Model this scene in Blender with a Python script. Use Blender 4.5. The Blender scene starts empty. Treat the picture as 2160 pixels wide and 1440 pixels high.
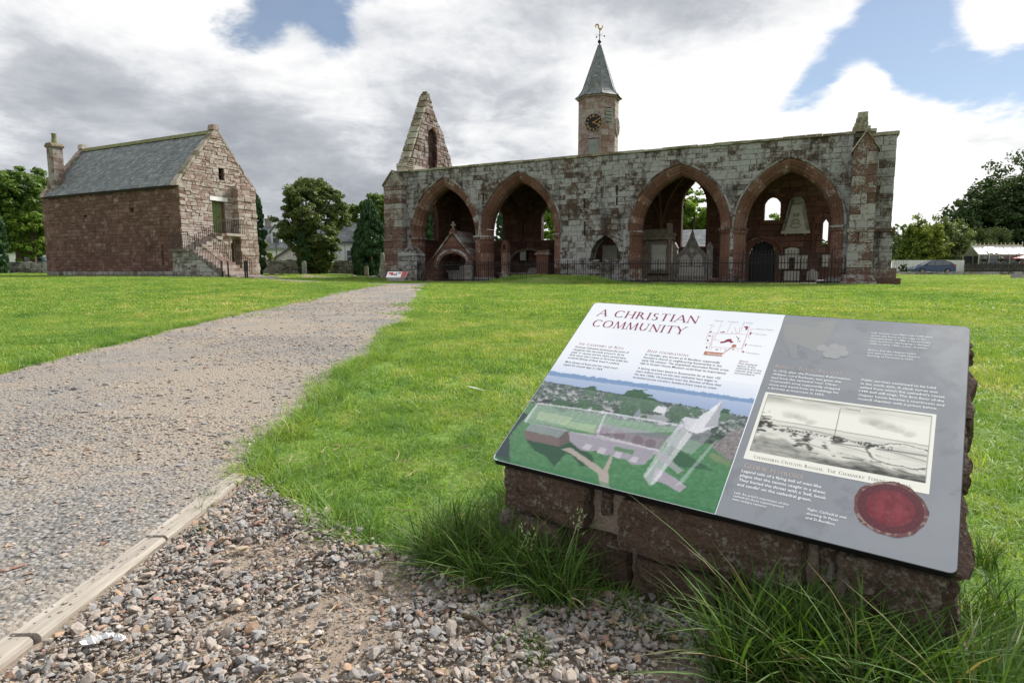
import bpy, bmesh, math, random
import numpy as np
from mathutils import Vector, Matrix
SC = bpy.context.scene
COL = SC.collection
R = math.radians
EYE = 0.76

# ------------------------------------------------------------------ camera
cd = bpy.data.cameras.new('camera')
cd.sensor_width = 36.0
cd.lens = 36.0 * 1300.0 / 2160.0
cd.clip_start = 0.05
cd.clip_end = 6000.0
cam = bpy.data.objects.new('camera', cd)
PITCH = math.atan(145.0 / 1300.0)
cam.location = (0, 0, EYE)
cam.rotation_euler = (math.pi / 2 - PITCH, 0, 0)
COL.objects.link(cam)
SC.camera = cam

def ray(x, y):                       # direction seen at a point of the 2160x1440 photograph
    a, b = (x - 1080) / 1300.0, -(y - 720) / 1300.0
    ct, st = math.cos(PITCH), math.sin(PITCH)
    return Vector((a, ct + b * st, b * ct - st))
def at(x, y, Y):                     # the place at forward distance Y seen there
    r = ray(x, y); r = r * (Y / r.y)
    return Vector((r.x, r.y, r.z + EYE))

# ------------------------------------------------------------------ exposure, sun, sky
SC.view_settings.view_transform = 'Standard'
SC.view_settings.look = 'None'
SC.view_settings.gamma = 1.0
SC.view_settings.use_curve_mapping = False
SC.view_settings.exposure = 1.0
SUN_AZ, SUN_EL = R(48), R(40)        # azimuth clockwise from the viewing direction
sl = bpy.data.lights.new('sun', 'SUN')
sl.energy = 4.0
sl.angle = R(13)
sl.color = (1.0, 0.95, 0.87)
sun = bpy.data.objects.new('sun', sl)
sd = Vector((math.sin(SUN_AZ) * math.cos(SUN_EL), math.cos(SUN_AZ) * math.cos(SUN_EL), math.sin(SUN_EL)))
sun.rotation_euler = sd.to_track_quat('Z', 'Y').to_euler()
sun.location = sd * 200
COL.objects.link(sun)

class NT:                            # small helper round a node tree
    def __init__(s, nt): s.nt = nt
    def n(s, t, **kw):
        nd = s.nt.nodes.new(t)
        for k, v in kw.items(): setattr(nd, k, v)
        return nd
    def put(s, sock, v):
        if v is None: return
        if isinstance(v, bpy.types.NodeSocket): s.nt.links.new(v, sock)
        elif isinstance(v, (tuple, list, Vector)) and len(v) == 3 and sock.type == 'RGBA': sock.default_value = (*v, 1)
        else: sock.default_value = v
    def m(s, op, a, b=None, c=None, clamp=False):
        nd = s.n('ShaderNodeMath', operation=op, use_clamp=clamp)
        for i, v in enumerate((a, b, c)): s.put(nd.inputs[i], v)
        return nd.outputs[0]
    def v(s, op, a, b=None, scale=None):
        nd = s.n('ShaderNodeVectorMath', operation=op)
        s.put(nd.inputs[0], a)
        if b is not None: s.put(nd.inputs[1], b)
        if scale is not None: s.put(nd.inputs['Scale'], scale)
        return nd.outputs['Value'] if op in ('DOT_PRODUCT', 'LENGTH') else nd.outputs[0]
    def ss(s, x, a, b, o0=0.0, o1=1.0):
        nd = s.n('ShaderNodeMapRange', interpolation_type='SMOOTHSTEP')
        for k, v in (('Value', x), ('From Min', a), ('From Max', b), ('To Min', o0), ('To Max', o1)): s.put(nd.inputs[k], v)
        return nd.outputs[0]
    def mix(s, f, a, b, bt='MIX'):
        nd = s.n('ShaderNodeMix', data_type='RGBA', blend_type=bt)
        s.put(nd.inputs[0], f); s.put(nd.inputs[6], a); s.put(nd.inputs[7], b)
        return nd.outputs[2]
    def noise(s, vec, scale, detail=4, rough=.55, dist=0.0, lac=2.0):
        nd = s.n('ShaderNodeTexNoise')
        s.put(nd.inputs['Vector'], vec)
        for k, v in (('Scale', scale), ('Detail', detail), ('Roughness', rough), ('Distortion', dist), ('Lacunarity', lac)): s.put(nd.inputs[k], v)
        return nd.outputs['Fac']
    def ramp(s, f, stops, interp='LINEAR'):
        nd = s.n('ShaderNodeValToRGB'); cr = nd.color_ramp; cr.interpolation = interp
        while len(cr.elements) < len(stops): cr.elements.new(0.5)
        for e, (p, c) in zip(cr.elements, stops): e.position = p; e.color = (*c, 1)
        s.put(nd.inputs[0], f)
        return nd.outputs[0]

world = bpy.data.worlds.new('World')
SC.world = world
world.use_nodes = True
def build_sky():
    nt = world.node_tree; nt.nodes.clear(); h = NT(nt)
    d = h.v('NORMALIZE', h.n('ShaderNodeTexCoord').outputs['Generated'])
    sx = h.n('ShaderNodeSeparateXYZ'); h.put(sx.inputs[0], d)
    up = h.m('MAXIMUM', sx.outputs[2], 0.0)
    p = h.v('SCALE', d, scale=h.m('DIVIDE', 1.0, h.m('ADD', up, 0.22)))
    cx = h.n('ShaderNodeCombineXYZ'); q = h.n('ShaderNodeSeparateXYZ'); h.put(q.inputs[0], p)
    h.put(cx.inputs[0], q.outputs[0]); h.put(cx.inputs[1], q.outputs[1]); h.put(cx.inputs[2], h.m('MULTIPLY', sx.outputs[2], 0.8))
    P = cx.outputs[0]
    W = h.v('ADD', P, h.v('SCALE', h.v('SUBTRACT', h.noise_c(P, 2.2), (.5, .5, .5)), scale=.22))
    D = h.noise(h.v('ADD', W, (3.1, 7.3, .4)), 1.9, 11, .60)
    G = h.noise(h.v('ADD', W, (11.2, 2.7, .0)), 1.3, 7, .50)
    fine = h.noise(W, 6.5, 8, .62)
    D = h.m('MULTIPLY_ADD', D, 1.25, .17)
    # how the cloud banks lie: (photo x, y, spread, thickness, greyness)
    banks = [(655, 34, 58, -.46, 0), (492, 86, 40, -.44, 0), (575, 24, 40, -.30, 0), (715, 75, 30, -.25, 0), (1270, 168, 26, -.30, 0),
             (1990, 100, 120, -.55, 0), (1810, 140, 95, -.46, 0), (1900, 185, 80, -.30, 0), (2150, 150, 90, -.44, 0), (1690, 130, 44, -.34, 0), (1650, 215, 34, -.22, 0), (2115, 235, 60, -.26, 0), (1720, 245, 30, -.16, 0), (1550, 130, 40, -.14, 0), (2130, 330, 60, -.14, 0), (1850, 265, 70, .28, 0), (2040, 300, 80, .25, -.1), (1960, 330, 60, .2, 0), (615, 66, 22, .25, 0),
             (2105, 28, 46, .85, -.3), (1642, 150, 26, .62, -.2), (1832, 162, 30, .62, -.2), (1965, 106, 16, .35, 0), (1700, 30, 95, .55, -.08), (1590, 70, 80, .35, 0), (1800, 245, 55, .40, -.25), (1900, 262, 75, .35, -.2), (2085, 285, 70, .36, -.2), (2140, 215, 26, .3, 0),
             (60, 20, 100, 0, .16), (90, 240, 120, .1, .40), (330, 335, 140, .1, .34), (640, 350, 150, .1, .52), (1010, 240, 140, .1, .66), (1120, 275, 70, .1, .25), (870, 200, 60, 0, .22), (470, 250, 70, 0, .2),
             (1470, 5, 130, .2, .55), (1330, 20, 90, .1, .25), (1150, 5, 90, .1, .25), (1480, 288, 45, 0, .3), (1180, 290, 50, 0, .2), (1990, 400, 60, 0, .22), (200, 300, 80, 0, .2),
             (300, 90, 120, .1, -.45), (500, 165, 80, .1, -.40), (650, 180, 80, .1, -.26), (880, 80, 150, .1, -.55), (1180, 110, 120, .1, -.50), (1400, 180, 120, .1, -.50), (1560, 210, 80, .1, -.40), (1950, 330, 120, .1, -.45), (590, 470, 40, .1, -.30), (560, 345, 100, .1, .34), (770, 330, 80, .1, .34), (1340, 265, 70, .1, -.40), (60, 320, 60, 0, -.2), (2100, 430, 80, 0, -.1), (390, 215, 34, 0, -.25), (720, 235, 50, 0, -.25)]
    for (x, y, sp, a, g) in banks:
        dr = ray(x, y).normalized(); k = (1308.0 / sp) ** 2
        w = h.m('EXPONENT', h.m('MULTIPLY_ADD', h.v('DOT_PRODUCT', d, dr), k, -k))
        if a: D = h.m('MULTIPLY_ADD', w, a, D)
        if g: G = h.m('MULTIPLY_ADD', w, g * .42, G)
    D = h.m('MULTIPLY_ADD', h.m('SUBTRACT', fine, .5), .34, D)
    G = h.m('MULTIPLY_ADD', h.m('SUBTRACT', fine, .5), .40, G)
    G = h.m('MULTIPLY_ADD', h.m('SUBTRACT', h.noise(h.v('ADD', W, (4.4, 1.2, 6.0)), 3.1, 6, .55), .5), .34, G)
    D = h.m('MULTIPLY_ADD', h.m('SUBTRACT', h.noise(h.v('ADD', W, (9.4, 5.2, 2.0)), 4.2, 8, .6), .5), .55, D)
    D = h.m('MULTIPLY_ADD', h.m('SUBTRACT', h.noise(W, 15, 6, .62), .5), .30, D)
    alpha = h.ss(D, .38, .72, .14, 1.0)
    thick = h.m('MULTIPLY_ADD', G, 1 / .62, -.33 / .62, clamp=True)
    col = h.ramp(thick, [(0, (1.14, 1.13, 1.11)), (.22, (1.0, 1.0, 1.0)), (.37, (.84, .855, .88)), (.53, (.62, .645, .685)), (.68, (.49, .515, .56)), (.85, (.41, .435, .48)), (1, (.35, .375, .42))])
    sky = h.n('ShaderNodeTexSky', sky_type='NISHITA', sun_disc=False, sun_elevation=SUN_EL, sun_rotation=SUN_AZ, air_density=1.0, dust_density=.15, ozone_density=2.0)
    b1 = h.n('ShaderNodeBackground'); h.put(b1.inputs[0], sky.outputs[0]); b1.inputs[1].default_value = 0.05
    b2 = h.n('ShaderNodeBackground'); h.put(b2.inputs[0], col); b2.inputs[1].default_value = SKY_CLOUD
    mx = h.n('ShaderNodeMixShader'); h.put(mx.inputs[0], alpha)
    nt.links.new(b1.outputs[0], mx.inputs[1]); nt.links.new(b2.outputs[0], mx.inputs[2])
    o = h.n('ShaderNodeOutputWorld'); nt.links.new(mx.outputs[0], o.inputs[0])
def noise_c(s, vec, scale):
    nd = s.n('ShaderNodeTexNoise'); s.put(nd.inputs['Vector'], vec); nd.inputs['Scale'].default_value = scale; nd.inputs['Detail'].default_value = 5
    return nd.outputs['Color']
NT.noise_c = noise_c
SKY_CLOUD = 0.5
build_sky()
world.cycles.sampling_method = 'MANUAL'
world.cycles.sample_map_resolution = 512
SC.cycles.max_bounces = 6
SC.cycles.diffuse_bounces = 3
SC.cycles.glossy_bounces = 2
SC.cycles.transmission_bounces = 4
SC.cycles.transparent_max_bounces = 8
SC.cycles.use_denoising = True

# ------------------------------------------------------------------ materials
def srgb(r, g, b):
    f = lambda c: c / 12.92 if c <= .04045 else ((c + .055) / 1.055) ** 2.4
    return (f(r / 255), f(g / 255), f(b / 255))
def material(name, fn, rough=.9, spec=.3):
    m = bpy.data.materials.new(name); m.use_nodes = True
    nt = m.node_tree; h = NT(nt); b = nt.nodes['Principled BSDF']
    b.inputs['Roughness'].default_value = rough
    b.inputs['Specular IOR Level'].default_value = spec
    if fn: fn(h, b)
    return m
def flat(name, c, rough=.8, spec=.3, metal=0.0, var=.12, scale=3.0):
    def fn(h, b):
        g = h.n('ShaderNodeNewGeometry'); n = h.noise(g.outputs['Position'], scale, 5, .6)
        h.put(b.inputs['Base Color'], h.mix(1.0, c, h.ramp(n, [(.25, (1 - var * 2.2,) * 3), (.75, (1 + var,) * 3)]), 'MULTIPLY'))
        b.inputs['Metallic'].default_value = metal
    return material(name, fn, rough, spec)
def rnd_piece(h):                    # a value of its own for each stone, single or joined
    a = h.n('ShaderNodeObjectInfo').outputs['Random']; b = h.n('ShaderNodeNewGeometry').outputs['Random Per Island']
    return h.m('FRACT', h.m('ADD', a, b))
def masonry(name, reds, lichen, amount, stain=.5, scale=1.0, fleck=1.0, moss=None, rough_bump=.5):
    def fn(h, b):
        pos = h.n('ShaderNodeNewGeometry').outputs['Position']
        r = rnd_piece(h)
        big = h.noise(pos, .42 * scale, 3, .5); mid = h.noise(pos, 2.6 * scale, 6, .68); tiny = h.noise(pos, 15 * scale, 6, .7)
        base = h.ramp(r, [(0, reds[0]), (.5, reds[1]), (1, reds[2])])
        base = h.mix(1, base, h.ramp(tiny, [(.25, (.55, .55, .55)), (.75, (1.35, 1.35, 1.35))]), 'MULTIPLY')
        v = h.m('ADD', h.m('MULTIPLY_ADD', big, .50, h.m('MULTIPLY', mid, .80)), h.m('MULTIPLY', r, .22))
        v = h.m('MULTIPLY_ADD', tiny, fleck, v)
        lm = h.ss(v, 1.30 - amount, 1.44 - amount)
        lc = h.mix(h.noise(pos, 7 * scale, 4, .6), lichen[0], lichen[1])
        c = h.mix(lm, base, lc)
        st = h.ss(h.m('ADD', h.noise(h.v('MULTIPLY', h.v('ADD', pos, (5, 3, 9)), (1, 1, .38)), .75 * scale, 6, .68), h.m('MULTIPLY', tiny, .22)), .74 - stain * .16, .90 - stain * .16)
        c = h.mix(h.m('MULTIPLY', st, .75), c, (.028, .022, .020))
        if moss:
            mm = h.ss(h.noise(h.v('ADD', pos, (1, 8, 2)), 1.7, 6, .65), .5, .66)
            c = h.mix(h.m('MULTIPLY', mm, moss), c, (.085, .09, .03))
        h.put(b.inputs['Base Color'], c)
        bp = h.n('ShaderNodeBump'); bp.inputs['Strength'].default_value = rough_bump; bp.inputs['Distance'].default_value = .03
        h.put(bp.inputs['Height'], h.m('MULTIPLY_ADD', tiny, .5, mid)); h.put(b.inputs['Normal'], bp.outputs[0])
    return material(name, fn, .95, .15)
RED = [(.150, .062, .042), (.205, .090, .062), (.250, .125, .092)]
M = {}
M['ruin'] = masonry('lichened red sandstone', [(.066, .047, .037), (.108, .071, .054), (.158, .106, .084)], ((.22, .222, .228), (.38, .38, .39)), .15, .75, 1.7)
M['ruin_core'] = masonry('dark mortar', [(.06, .042, .036)] * 3, ((.14, .13, .125), (.2, .19, .18)), 0.0, .5)
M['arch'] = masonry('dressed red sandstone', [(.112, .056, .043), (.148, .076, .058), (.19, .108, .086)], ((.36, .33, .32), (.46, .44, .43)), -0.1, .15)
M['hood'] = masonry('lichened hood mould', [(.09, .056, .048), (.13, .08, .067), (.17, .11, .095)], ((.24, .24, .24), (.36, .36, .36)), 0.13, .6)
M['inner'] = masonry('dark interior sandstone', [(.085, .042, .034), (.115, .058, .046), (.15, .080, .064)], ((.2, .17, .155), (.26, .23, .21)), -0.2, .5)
M['buttress'] = masonry('buttress ashlar', [(.105, .062, .052), (.15, .092, .076), (.20, .13, .11)], ((.24, .235, .235), (.35, .345, .34)), 0.07, .35)
M['mossy'] = masonry('mossy sandstone', [(.15, .115, .085), (.19, .15, .11), (.23, .185, .14)], ((.27, .26, .21), (.35, .34, .28)), .12, .3, moss=.7)
M['barn_dark'] = masonry('shaded rubble sandstone', [(.110, .064, .052), (.145, .085, .070), (.195, .122, .103)], ((.25, .23, .215), (.33, .31, .295)), -0.12, .25, 1.3)  # darker copy of the house rubble, north-side shade put into the colour
M['barn_light'] = masonry('sunlit weathered rubble sandstone', [(.235, .165, .138), (.29, .21, .178), (.345, .265, .23)], ((.37, .32, .29), (.44, .395, .365)), 0.12, .2, 1.3)  # lighter copy of the same rubble, sun on the gable put into the colour
M['barn_core'] = masonry('rubble mortar', [(.17, .10, .075)] * 3, ((.26, .2, .17), (.3, .24, .2)), 0, .3)
M['grey_rubble'] = masonry('grey rubble', [(.11, .10, .09), (.17, .15, .135), (.23, .20, .18)], ((.3, .3, .28), (.38, .38, .36)), 0.08, .4)
M['plinth'] = masonry('rough red plinth stone', [(.082, .056, .043), (.112, .076, .058), (.148, .108, .085)], ((.19, .17, .15), (.27, .245, .215)), -0.02, .35, 7.0, rough_bump=.9)
M['lime'] = masonry('lime mortar', [(.27, .22, .18), (.31, .26, .21), (.34, .28, .23)], ((.36, .32, .28), (.4, .36, .32)), 0.0, .35, 8.0)
M['marble'] = flat('pale marble', (.42, .41, .38), .6)
M['sandy'] = flat('brown memorial stone', (.20, .165, .13), .9, var=.25, scale=5)
M['greystone'] = flat('grey memorial stone', (.27, .26, .25), .9, var=.3, scale=6)
M['iron'] = flat('black painted iron', (.008, .008, .009), .5)
M['blackwood'] = flat('black boards', (.007, .008, .012), .6)
M['green_door'] = flat('green painted boards', (.145, .19, .075), .6)
M['lead'] = flat('grey green louvre', (.20, .235, .215), .7)
M['leadgrey'] = flat('grey lead', (.15, .165, .175), .6)
M['dark'] = flat('dark recess', (.02, .014, .012), .95)
M['gold'] = flat('gilding', (.42, .25, .06), .45, .5, .3, .05)
M['white'] = flat('white paint', (.62, .63, .64), .6, var=.06)
M['harl'] = flat('white harling', (.74, .75, .76), .9, var=.1)
def slate_fn(h, b):
    pos = h.n('ShaderNodeNewGeometry').outputs['Position']; r = rnd_piece(h)
    c = h.ramp(r, [(0, (.10, .115, .13)), (.4, (.14, .158, .175)), (.8, (.18, .198, .21)), (1, (.24, .25, .245))])
    c = h.mix(h.m('MULTIPLY', h.ss(h.noise(pos, 1.1, 6, .7), .53, .72), .5), c, (.115, .125, .075))
    c = h.mix(1, c, h.ramp(h.noise(pos, 9, 5, .7), [(.3, (.65, .65, .65)), (.7, (1.25, 1.25, 1.25))]), 'MULTIPLY')
    h.put(b.inputs['Base Color'], c)
M['slate'] = material('grey slate', slate_fn, .6, .4)
M['chimney_stone'] = masonry('chimney rubble', [(.13, .085, .07), (.19, .135, .115), (.24, .185, .16)], ((.26, .24, .225), (.32, .3, .285)), .1, .4, 1.6)
M['ridge'] = flat('yellow green lichened ridge', (.20, .20, .10), .95, var=.25, scale=3)

# ------------------------------------------------------------------ mesh helpers
class MB:
    def __init__(s): s.v = []; s.f = []
    def add(s, vs, fs):
        o = len(s.v); s.v += [tuple(p) for p in vs]; s.f += [tuple(i + o for i in f) for f in fs]; return s
    def box(s, x0, x1, y0, y1, z0, z1):
        return s.add([(x0, y0, z0), (x1, y0, z0), (x1, y1, z0), (x0, y1, z0), (x0, y0, z1), (x1, y0, z1), (x1, y1, z1), (x0, y1, z1)],
                     [(0, 3, 2, 1), (4, 5, 6, 7), (0, 1, 5, 4), (1, 2, 6, 5), (2, 3, 7, 6), (3, 0, 4, 7)])
    def prism(s, poly, a, b, axis='y'):      # polygon of (u, z) swept along y, or of (y, z) along x, or of (x, y) along z
        n = len(poly)
        mk = {'y': lambda p, t: (p[0], t, p[1]), 'x': lambda p, t: (t, p[0], p[1]), 'z': lambda p, t: (p[0], p[1], t)}[axis]
        return s.add([mk(p, a) for p in poly] + [mk(p, b) for p in poly],
                     [tuple(range(n))[::-1], tuple(range(n, 2 * n))] + [(i, (i + 1) % n, n + (i + 1) % n, n + i) for i in range(n)])
    def tube(s, pts, rad, k=6, cap=True):
        pts = [Vector(p) for p in pts]; rad = rad if isinstance(rad, (list, tuple)) else [rad] * len(pts)
        rings = []; vs = []; fs = []
        for i, p in enumerate(pts):
            t = (pts[min(i + 1, len(pts) - 1)] - pts[max(i - 1, 0)]).normalized()
            a = t.orthogonal().normalized() if abs(t.z) > .95 or True else None
            ref = Vector((0, 0, 1)) if abs(t.z) < .9 else Vector((1, 0, 0))
            a = t.cross(ref).normalized(); b = t.cross(a)
            vs += [p + (a * math.cos(j * 2 * math.pi / k) + b * math.sin(j * 2 * math.pi / k)) * rad[i] for j in range(k)]
        for i in range(len(pts) - 1):
            for j in range(k):
                fs.append((i * k + j, i * k + (j + 1) % k, (i + 1) * k + (j + 1) % k, (i + 1) * k + j))
        if cap: fs += [tuple(range(k)), tuple(range((len(pts) - 1) * k, len(pts) * k))]
        return s.add(vs, fs)
    def lathe(s, prof, cx=0, cy=0, k=12):
        vs = []; fs = []
        for (r, z) in prof: vs += [(cx + r * math.cos(2 * math.pi * j / k), cy + r * math.sin(2 * math.pi * j / k), z) for j in range(k)]
        for i in range(len(prof) - 1):
            for j in range(k): fs.append((i * k + j, i * k + (j + 1) % k, (i + 1) * k + (j + 1) % k, (i + 1) * k + j))
        fs += [tuple(range(k))[::-1], tuple(range((len(prof) - 1) * k, len(prof) * k))]
        return s.add(vs, fs)
    def mesh(s, name):
        me = bpy.data.meshes.new(name); me.from_pydata(s.v, [], s.f); me.update()
        return me
    def build(s, name, mat, parent=None, smooth=False, fix=True):
        me = s.mesh(name)
        if fix:
            bm = bmesh.new(); bm.from_mesh(me); bmesh.ops.recalc_face_normals(bm, faces=bm.faces); bm.to_mesh(me); bm.free()
        if smooth: me.polygons.foreach_set('use_smooth', [True] * len(me.polygons))
        return place(name, me, mat, parent)
def place(name, me, mat, parent=None):
    o = bpy.data.objects.new(name, me); COL.objects.link(o)
    if mat is not None:
        if not me.materials: me.materials.append(M[mat] if isinstance(mat, str) else mat)
    if parent is not None: o.parent = parent
    return o
def tag(o, label, cat, group=None):
    o['label'] = label; o['category'] = cat
    if group: o['group'] = group
    return o
def thing(name, label, cat, loc=(0, 0, 0), rotz=0.0, group=None):
    o = bpy.data.objects.new(name, None); COL.objects.link(o)
    o.location = loc; o.rotation_euler = (0, 0, rotz); o.empty_display_size = .2
    return tag(o, label, cat, group)
def structure(o): o['kind'] = 'structure'; return o
def stuff(o): o['kind'] = 'stuff'; return o
def pieces(name, parts, parent, mat, cap=300, area=None, infill=None):
    """Each part is (verts, faces, size). The largest become objects of their own, the rest one joined mesh."""
    parts = sorted(parts, key=lambda p: -p[2])
    for v, f, a in parts[:cap]: place(name, MB().add(v, f).mesh(name), mat, parent)
    if len(parts) > cap:
        mb = MB()
        for v, f, a in parts[cap:]: mb.add(v, f)
        stuff(place(infill or name + '_infill', mb.mesh(name), mat, parent))

def stone(poly, proud, back, bev, rng, front=-1, jit=.008):
    """A dressed block: polygon (u, z), its face standing proud of the wall plane y=0, outward is y<0."""
    n = len(poly); cu = sum(p[0] for p in poly) / n; cz = sum(p[1] for p in poly) / n
    P = [(p[0] + rng.uniform(-jit, jit), p[1] + rng.uniform(-jit, jit)) for p in poly]
    def inset(p):
        du, dz = cu - p[0], cz - p[1]
        return (p[0] + max(-bev, min(bev, du * .4)), p[1] + max(-bev, min(bev, dz * .4)))
    F = [inset(p) for p in P]
    v = [(p[0], -proud + rng.uniform(-.3, .3) * bev, p[1]) for p in F] + [(p[0], -proud + bev, p[1]) for p in P] + [(p[0], back, p[1]) for p in P]
    f = [tuple(range(n))]
    for k in range(2):
        for i in range(n): f.append((k * n + i, k * n + n + i, k * n + n + (i + 1) % n, k * n + (i + 1) % n))
    f = [t[::-1] for t in f]
    return v, f
def courses(u0, u1, z0, z1, hh, ww, openings, rng, gap=.012, edge=None):
    """Polygons of coursed masonry between u0..u1, z0..z1; openings: (zbottom, ztop, f(z) -> (ul, ur)); edge(z) -> (ul, ur) limits the wall."""
    out = []; z = z0
    while z < z1 - .03:
        h = rng.uniform(*hh)
        if z1 - z - h < hh[0] * .6: h = z1 - z
        za, zb = z + gap / 2, z + h - gap / 2
        if edge: ea, eb = edge(za), edge(zb)
        else: ea = eb = (u0, u1)
        cuts = []
        for (ob, ot, fn) in openings:
            if zb > ob + .04 and za < ot - .04:
                la, ra = fn(min(max(za, ob), ot)); lb, rb = fn(min(max(zb, ob), ot))
                cuts.append((la, ra, lb, rb))
        cuts.sort()
        segs = []; ca, cb = ea[0], eb[0]
        for (la, ra, lb, rb) in cuts:
            segs.append((ca, la, cb, lb)); ca, cb = max(ca, ra), max(cb, rb)
        segs.append((ca, ea[1], cb, eb[1]))
        for (a0, a1, b0, b1) in segs:
            L = min(a1, b1) - max(a0, b0); T = max(a1 - a0, b1 - b0)
            if T < .05: continue
            if L < ww[0] * .8:
                if min(a1 - a0, b1 - b0) > -.01 and T > .08: out.append([(a0, za), (max(a1, a0 + .01), za), (max(b1, b0 + .01), zb), (b0, zb)])
                continue
            xs = [max(a0, b0)]; e = min(a1, b1)
            while xs[-1] < e:
                xs.append(xs[-1] + rng.uniform(*ww))
            xs = xs[:-1]
            if len(xs) > 1 and e - xs[-1] < ww[0] * .6: xs.pop()
            for i in range(len(xs)):
                l0, l1 = (a0, b0) if i == 0 else (xs[i] + gap / 2,) * 2
                r0, r1 = (a1, b1) if i == len(xs) - 1 else (xs[i + 1] - gap / 2,) * 2
                # now and then a tall course is split in two
                if h > hh[1] * .8 and rng.random() < .16 and r0 - l0 > .3 and 0 < i < len(xs) - 1:
                    zm = (za + zb) / 2
                    out.append([(l0, za), (r0, za), (r1, zm - gap / 2), (l1, zm - gap / 2)]); out.append([(l0, zm + gap / 2), (r0, zm + gap / 2), (r1, zb), (l1, zb)])
                else: out.append([(l0, za), (r0, za), (r1, zb), (l1, zb)])
        z += h
    return out
def core(mb, u0, u1, z0, z1, y0, y1, openings, step=.24, edge=None):
    """Solid wall behind the facing, with its openings cut through."""
    z = z0
    while z < z1 - 1e-4:
        zb = min(z + step, z1)
        e0, e1 = (edge(z), edge(zb)) if edge else ((u0, u1), (u0, u1))
        cuts = sorted((*fn(min(max(z, ob), ot)), *fn(min(max(zb, ob), ot))) for (ob, ot, fn) in openings if zb > ob + .02 and z < ot - .02)
        ca, cb = e0[0], e1[0]; segs = []
        for (la, ra, lb, rb) in cuts:
            segs.append((ca, la, cb, lb)); ca, cb = max(ca, ra), max(cb, rb)
        segs.append((ca, e0[1], cb, e1[1]))
        for (a0, a1, b0, b1) in segs:
            if max(a1 - a0, b1 - b0) > .01:
                mb.prism([(a0, z), (max(a1, a0), z), (max(b1, b0), zb), (b0, zb)], y0, y1)
        z = zb
    return mb
def pointed(ul, ur, zs, h, off=0.0):
    """Two-centred arch: f(z) -> (ul, ur) for its outline widened by off, plus its top."""
    a = (ur - ul) / 2; m = (ul + ur) / 2; Rr = (a * a + h * h) / (2 * a); c = ul + Rr
    top = zs + math.sqrt(max((Rr + off) ** 2 - (Rr - a) ** 2, .001))
    def fn(z):
        if z <= zs: return (ul - off, ur + off)
        if z >= top: return (m, m)
        x = math.sqrt(max((Rr + off) ** 2 - (z - zs) ** 2, 0))
        return (min(c - x, m), max(2 * m - c + x, m))
    return fn, top, (a, m, Rr, c)
def opening(ul, ur, zb, zs, h, off=0.0):
    fn, top, _ = pointed(ul, ur, zs, h, off)
    return (zb, top, fn)
def rect_open(ul, ur, zb, zt): return (zb, zt, lambda z: (ul, ur))
# ------------------------------------------------------------------ terrain
A26 = R(26.0)
UV = Vector((math.cos(A26), -math.sin(A26), 0)); NV = Vector((math.sin(A26), math.cos(A26), 0))
RUIN = Vector((-6.613, 39.270, 0.0)); BARN = Vector((-19.579, 37.0, 0.0))
def sst(x): x = np.clip(x, 0, 1); return x * x * (3 - 2 * x)
def vnoise(x, y, seed=0):
    xi = np.floor(x).astype(int); yi = np.floor(y).astype(int); fx = x - xi; fy = y - yi
    fx = fx * fx * (3 - 2 * fx); fy = fy * fy * (3 - 2 * fy)
    def hsh(a, b):
        n = (a * 374761393 + b * 668265263 + seed * 1274126177) & 0x7fffffff
        n = ((n ^ (n >> 13)) * 1274126177) & 0x7fffffff
        return ((n ^ (n >> 16)) & 0xffff) / 65535.0
    return (hsh(xi, yi) * (1 - fx) + hsh(xi + 1, yi) * fx) * (1 - fy) + (hsh(xi, yi + 1) * (1 - fx) + hsh(xi + 1, yi + 1) * fx) * fy
def fbm(x, y, o=4, seed=0):
    s = 0; a = .5
    for i in range(o): s = s + a * vnoise(x * 2 ** i, y * 2 ** i, seed + i * 7); a *= .5
    return s
def gz(X, Y):
    X = np.asarray(X, float); Y = np.asarray(Y, float)
    z = 0.22 * sst((Y - 3) / 24) + 0.28 * sst((-X - 5) / 13) * sst((Y - 10) / 25) + 0.42 * sst((Y - 42) / 24)
    u = (X - RUIN.x) * UV.x + (Y - RUIN.y) * UV.y; w = (X - RUIN.x) * NV.x + (Y - RUIN.y) * NV.y
    z = z + 0.40 * sst((u - 7.2) / 2.2) * sst((15.2 - u) / 2.6) * np.exp(-((w + 2.9) / 1.05) ** 2)
    z = z + (fbm(X * .35, Y * .35, 3, 5) - .45) * .07 * sst((Y - 2.5) / 5) * sst((34 - Y) / 8 + .35)
    # small hummocks and the old dig on the green behind the path
    z = z + .22 * np.exp(-(((X + 9.0) / 1.6) ** 2 + ((Y - 37.5) / 1.0) ** 2)) + .22 * np.exp(-(((X + 12.8) / 1.8) ** 2 + ((Y - 39.5) / 1.2) ** 2))
    return z
def gz1(x, y): return float(gz(x, y))
PL_Y = [-4, 0, 4.57, 7.03, 12.21, 17.85, 26.26, 30.5]; PL_X = [-3.3, -3.42, -3.84, -4.24, -4.79, -5.21, -5.74, -6.0]
PR_Y = [-4, 2.2, 3.19, 4.57, 8.27, 13.69, 23.71, 27, 30.5]; PR_X = [-1.00, -1.00, -1.15, -1.23, -1.53, -2.21, -3.45, -3.7, -3.9]
def wob(y, s): return (fbm(np.asarray(y, float) * 1.3, np.zeros_like(np.asarray(y, float)) + s, 4, 3) - .47)
def path_l(y): return np.interp(y, PL_Y, PL_X) + wob(y, 3.3) * (.30 + .012 * np.abs(y))
def path_r(y): return np.interp(y, PR_Y, PR_X) + wob(y, 8.1) * np.where(np.asarray(y) < 2.3, .0, .26 + .012 * np.abs(y))
AP_Y = [-3, 1.07, 1.22, 1.34, 1.45, 1.54, 1.72, 1.98, 2.15, 2.34]; AP_X = [.62, .44, .40, .24, -.12, -.25, -.50, -.80, -.92, -1.03]
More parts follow.
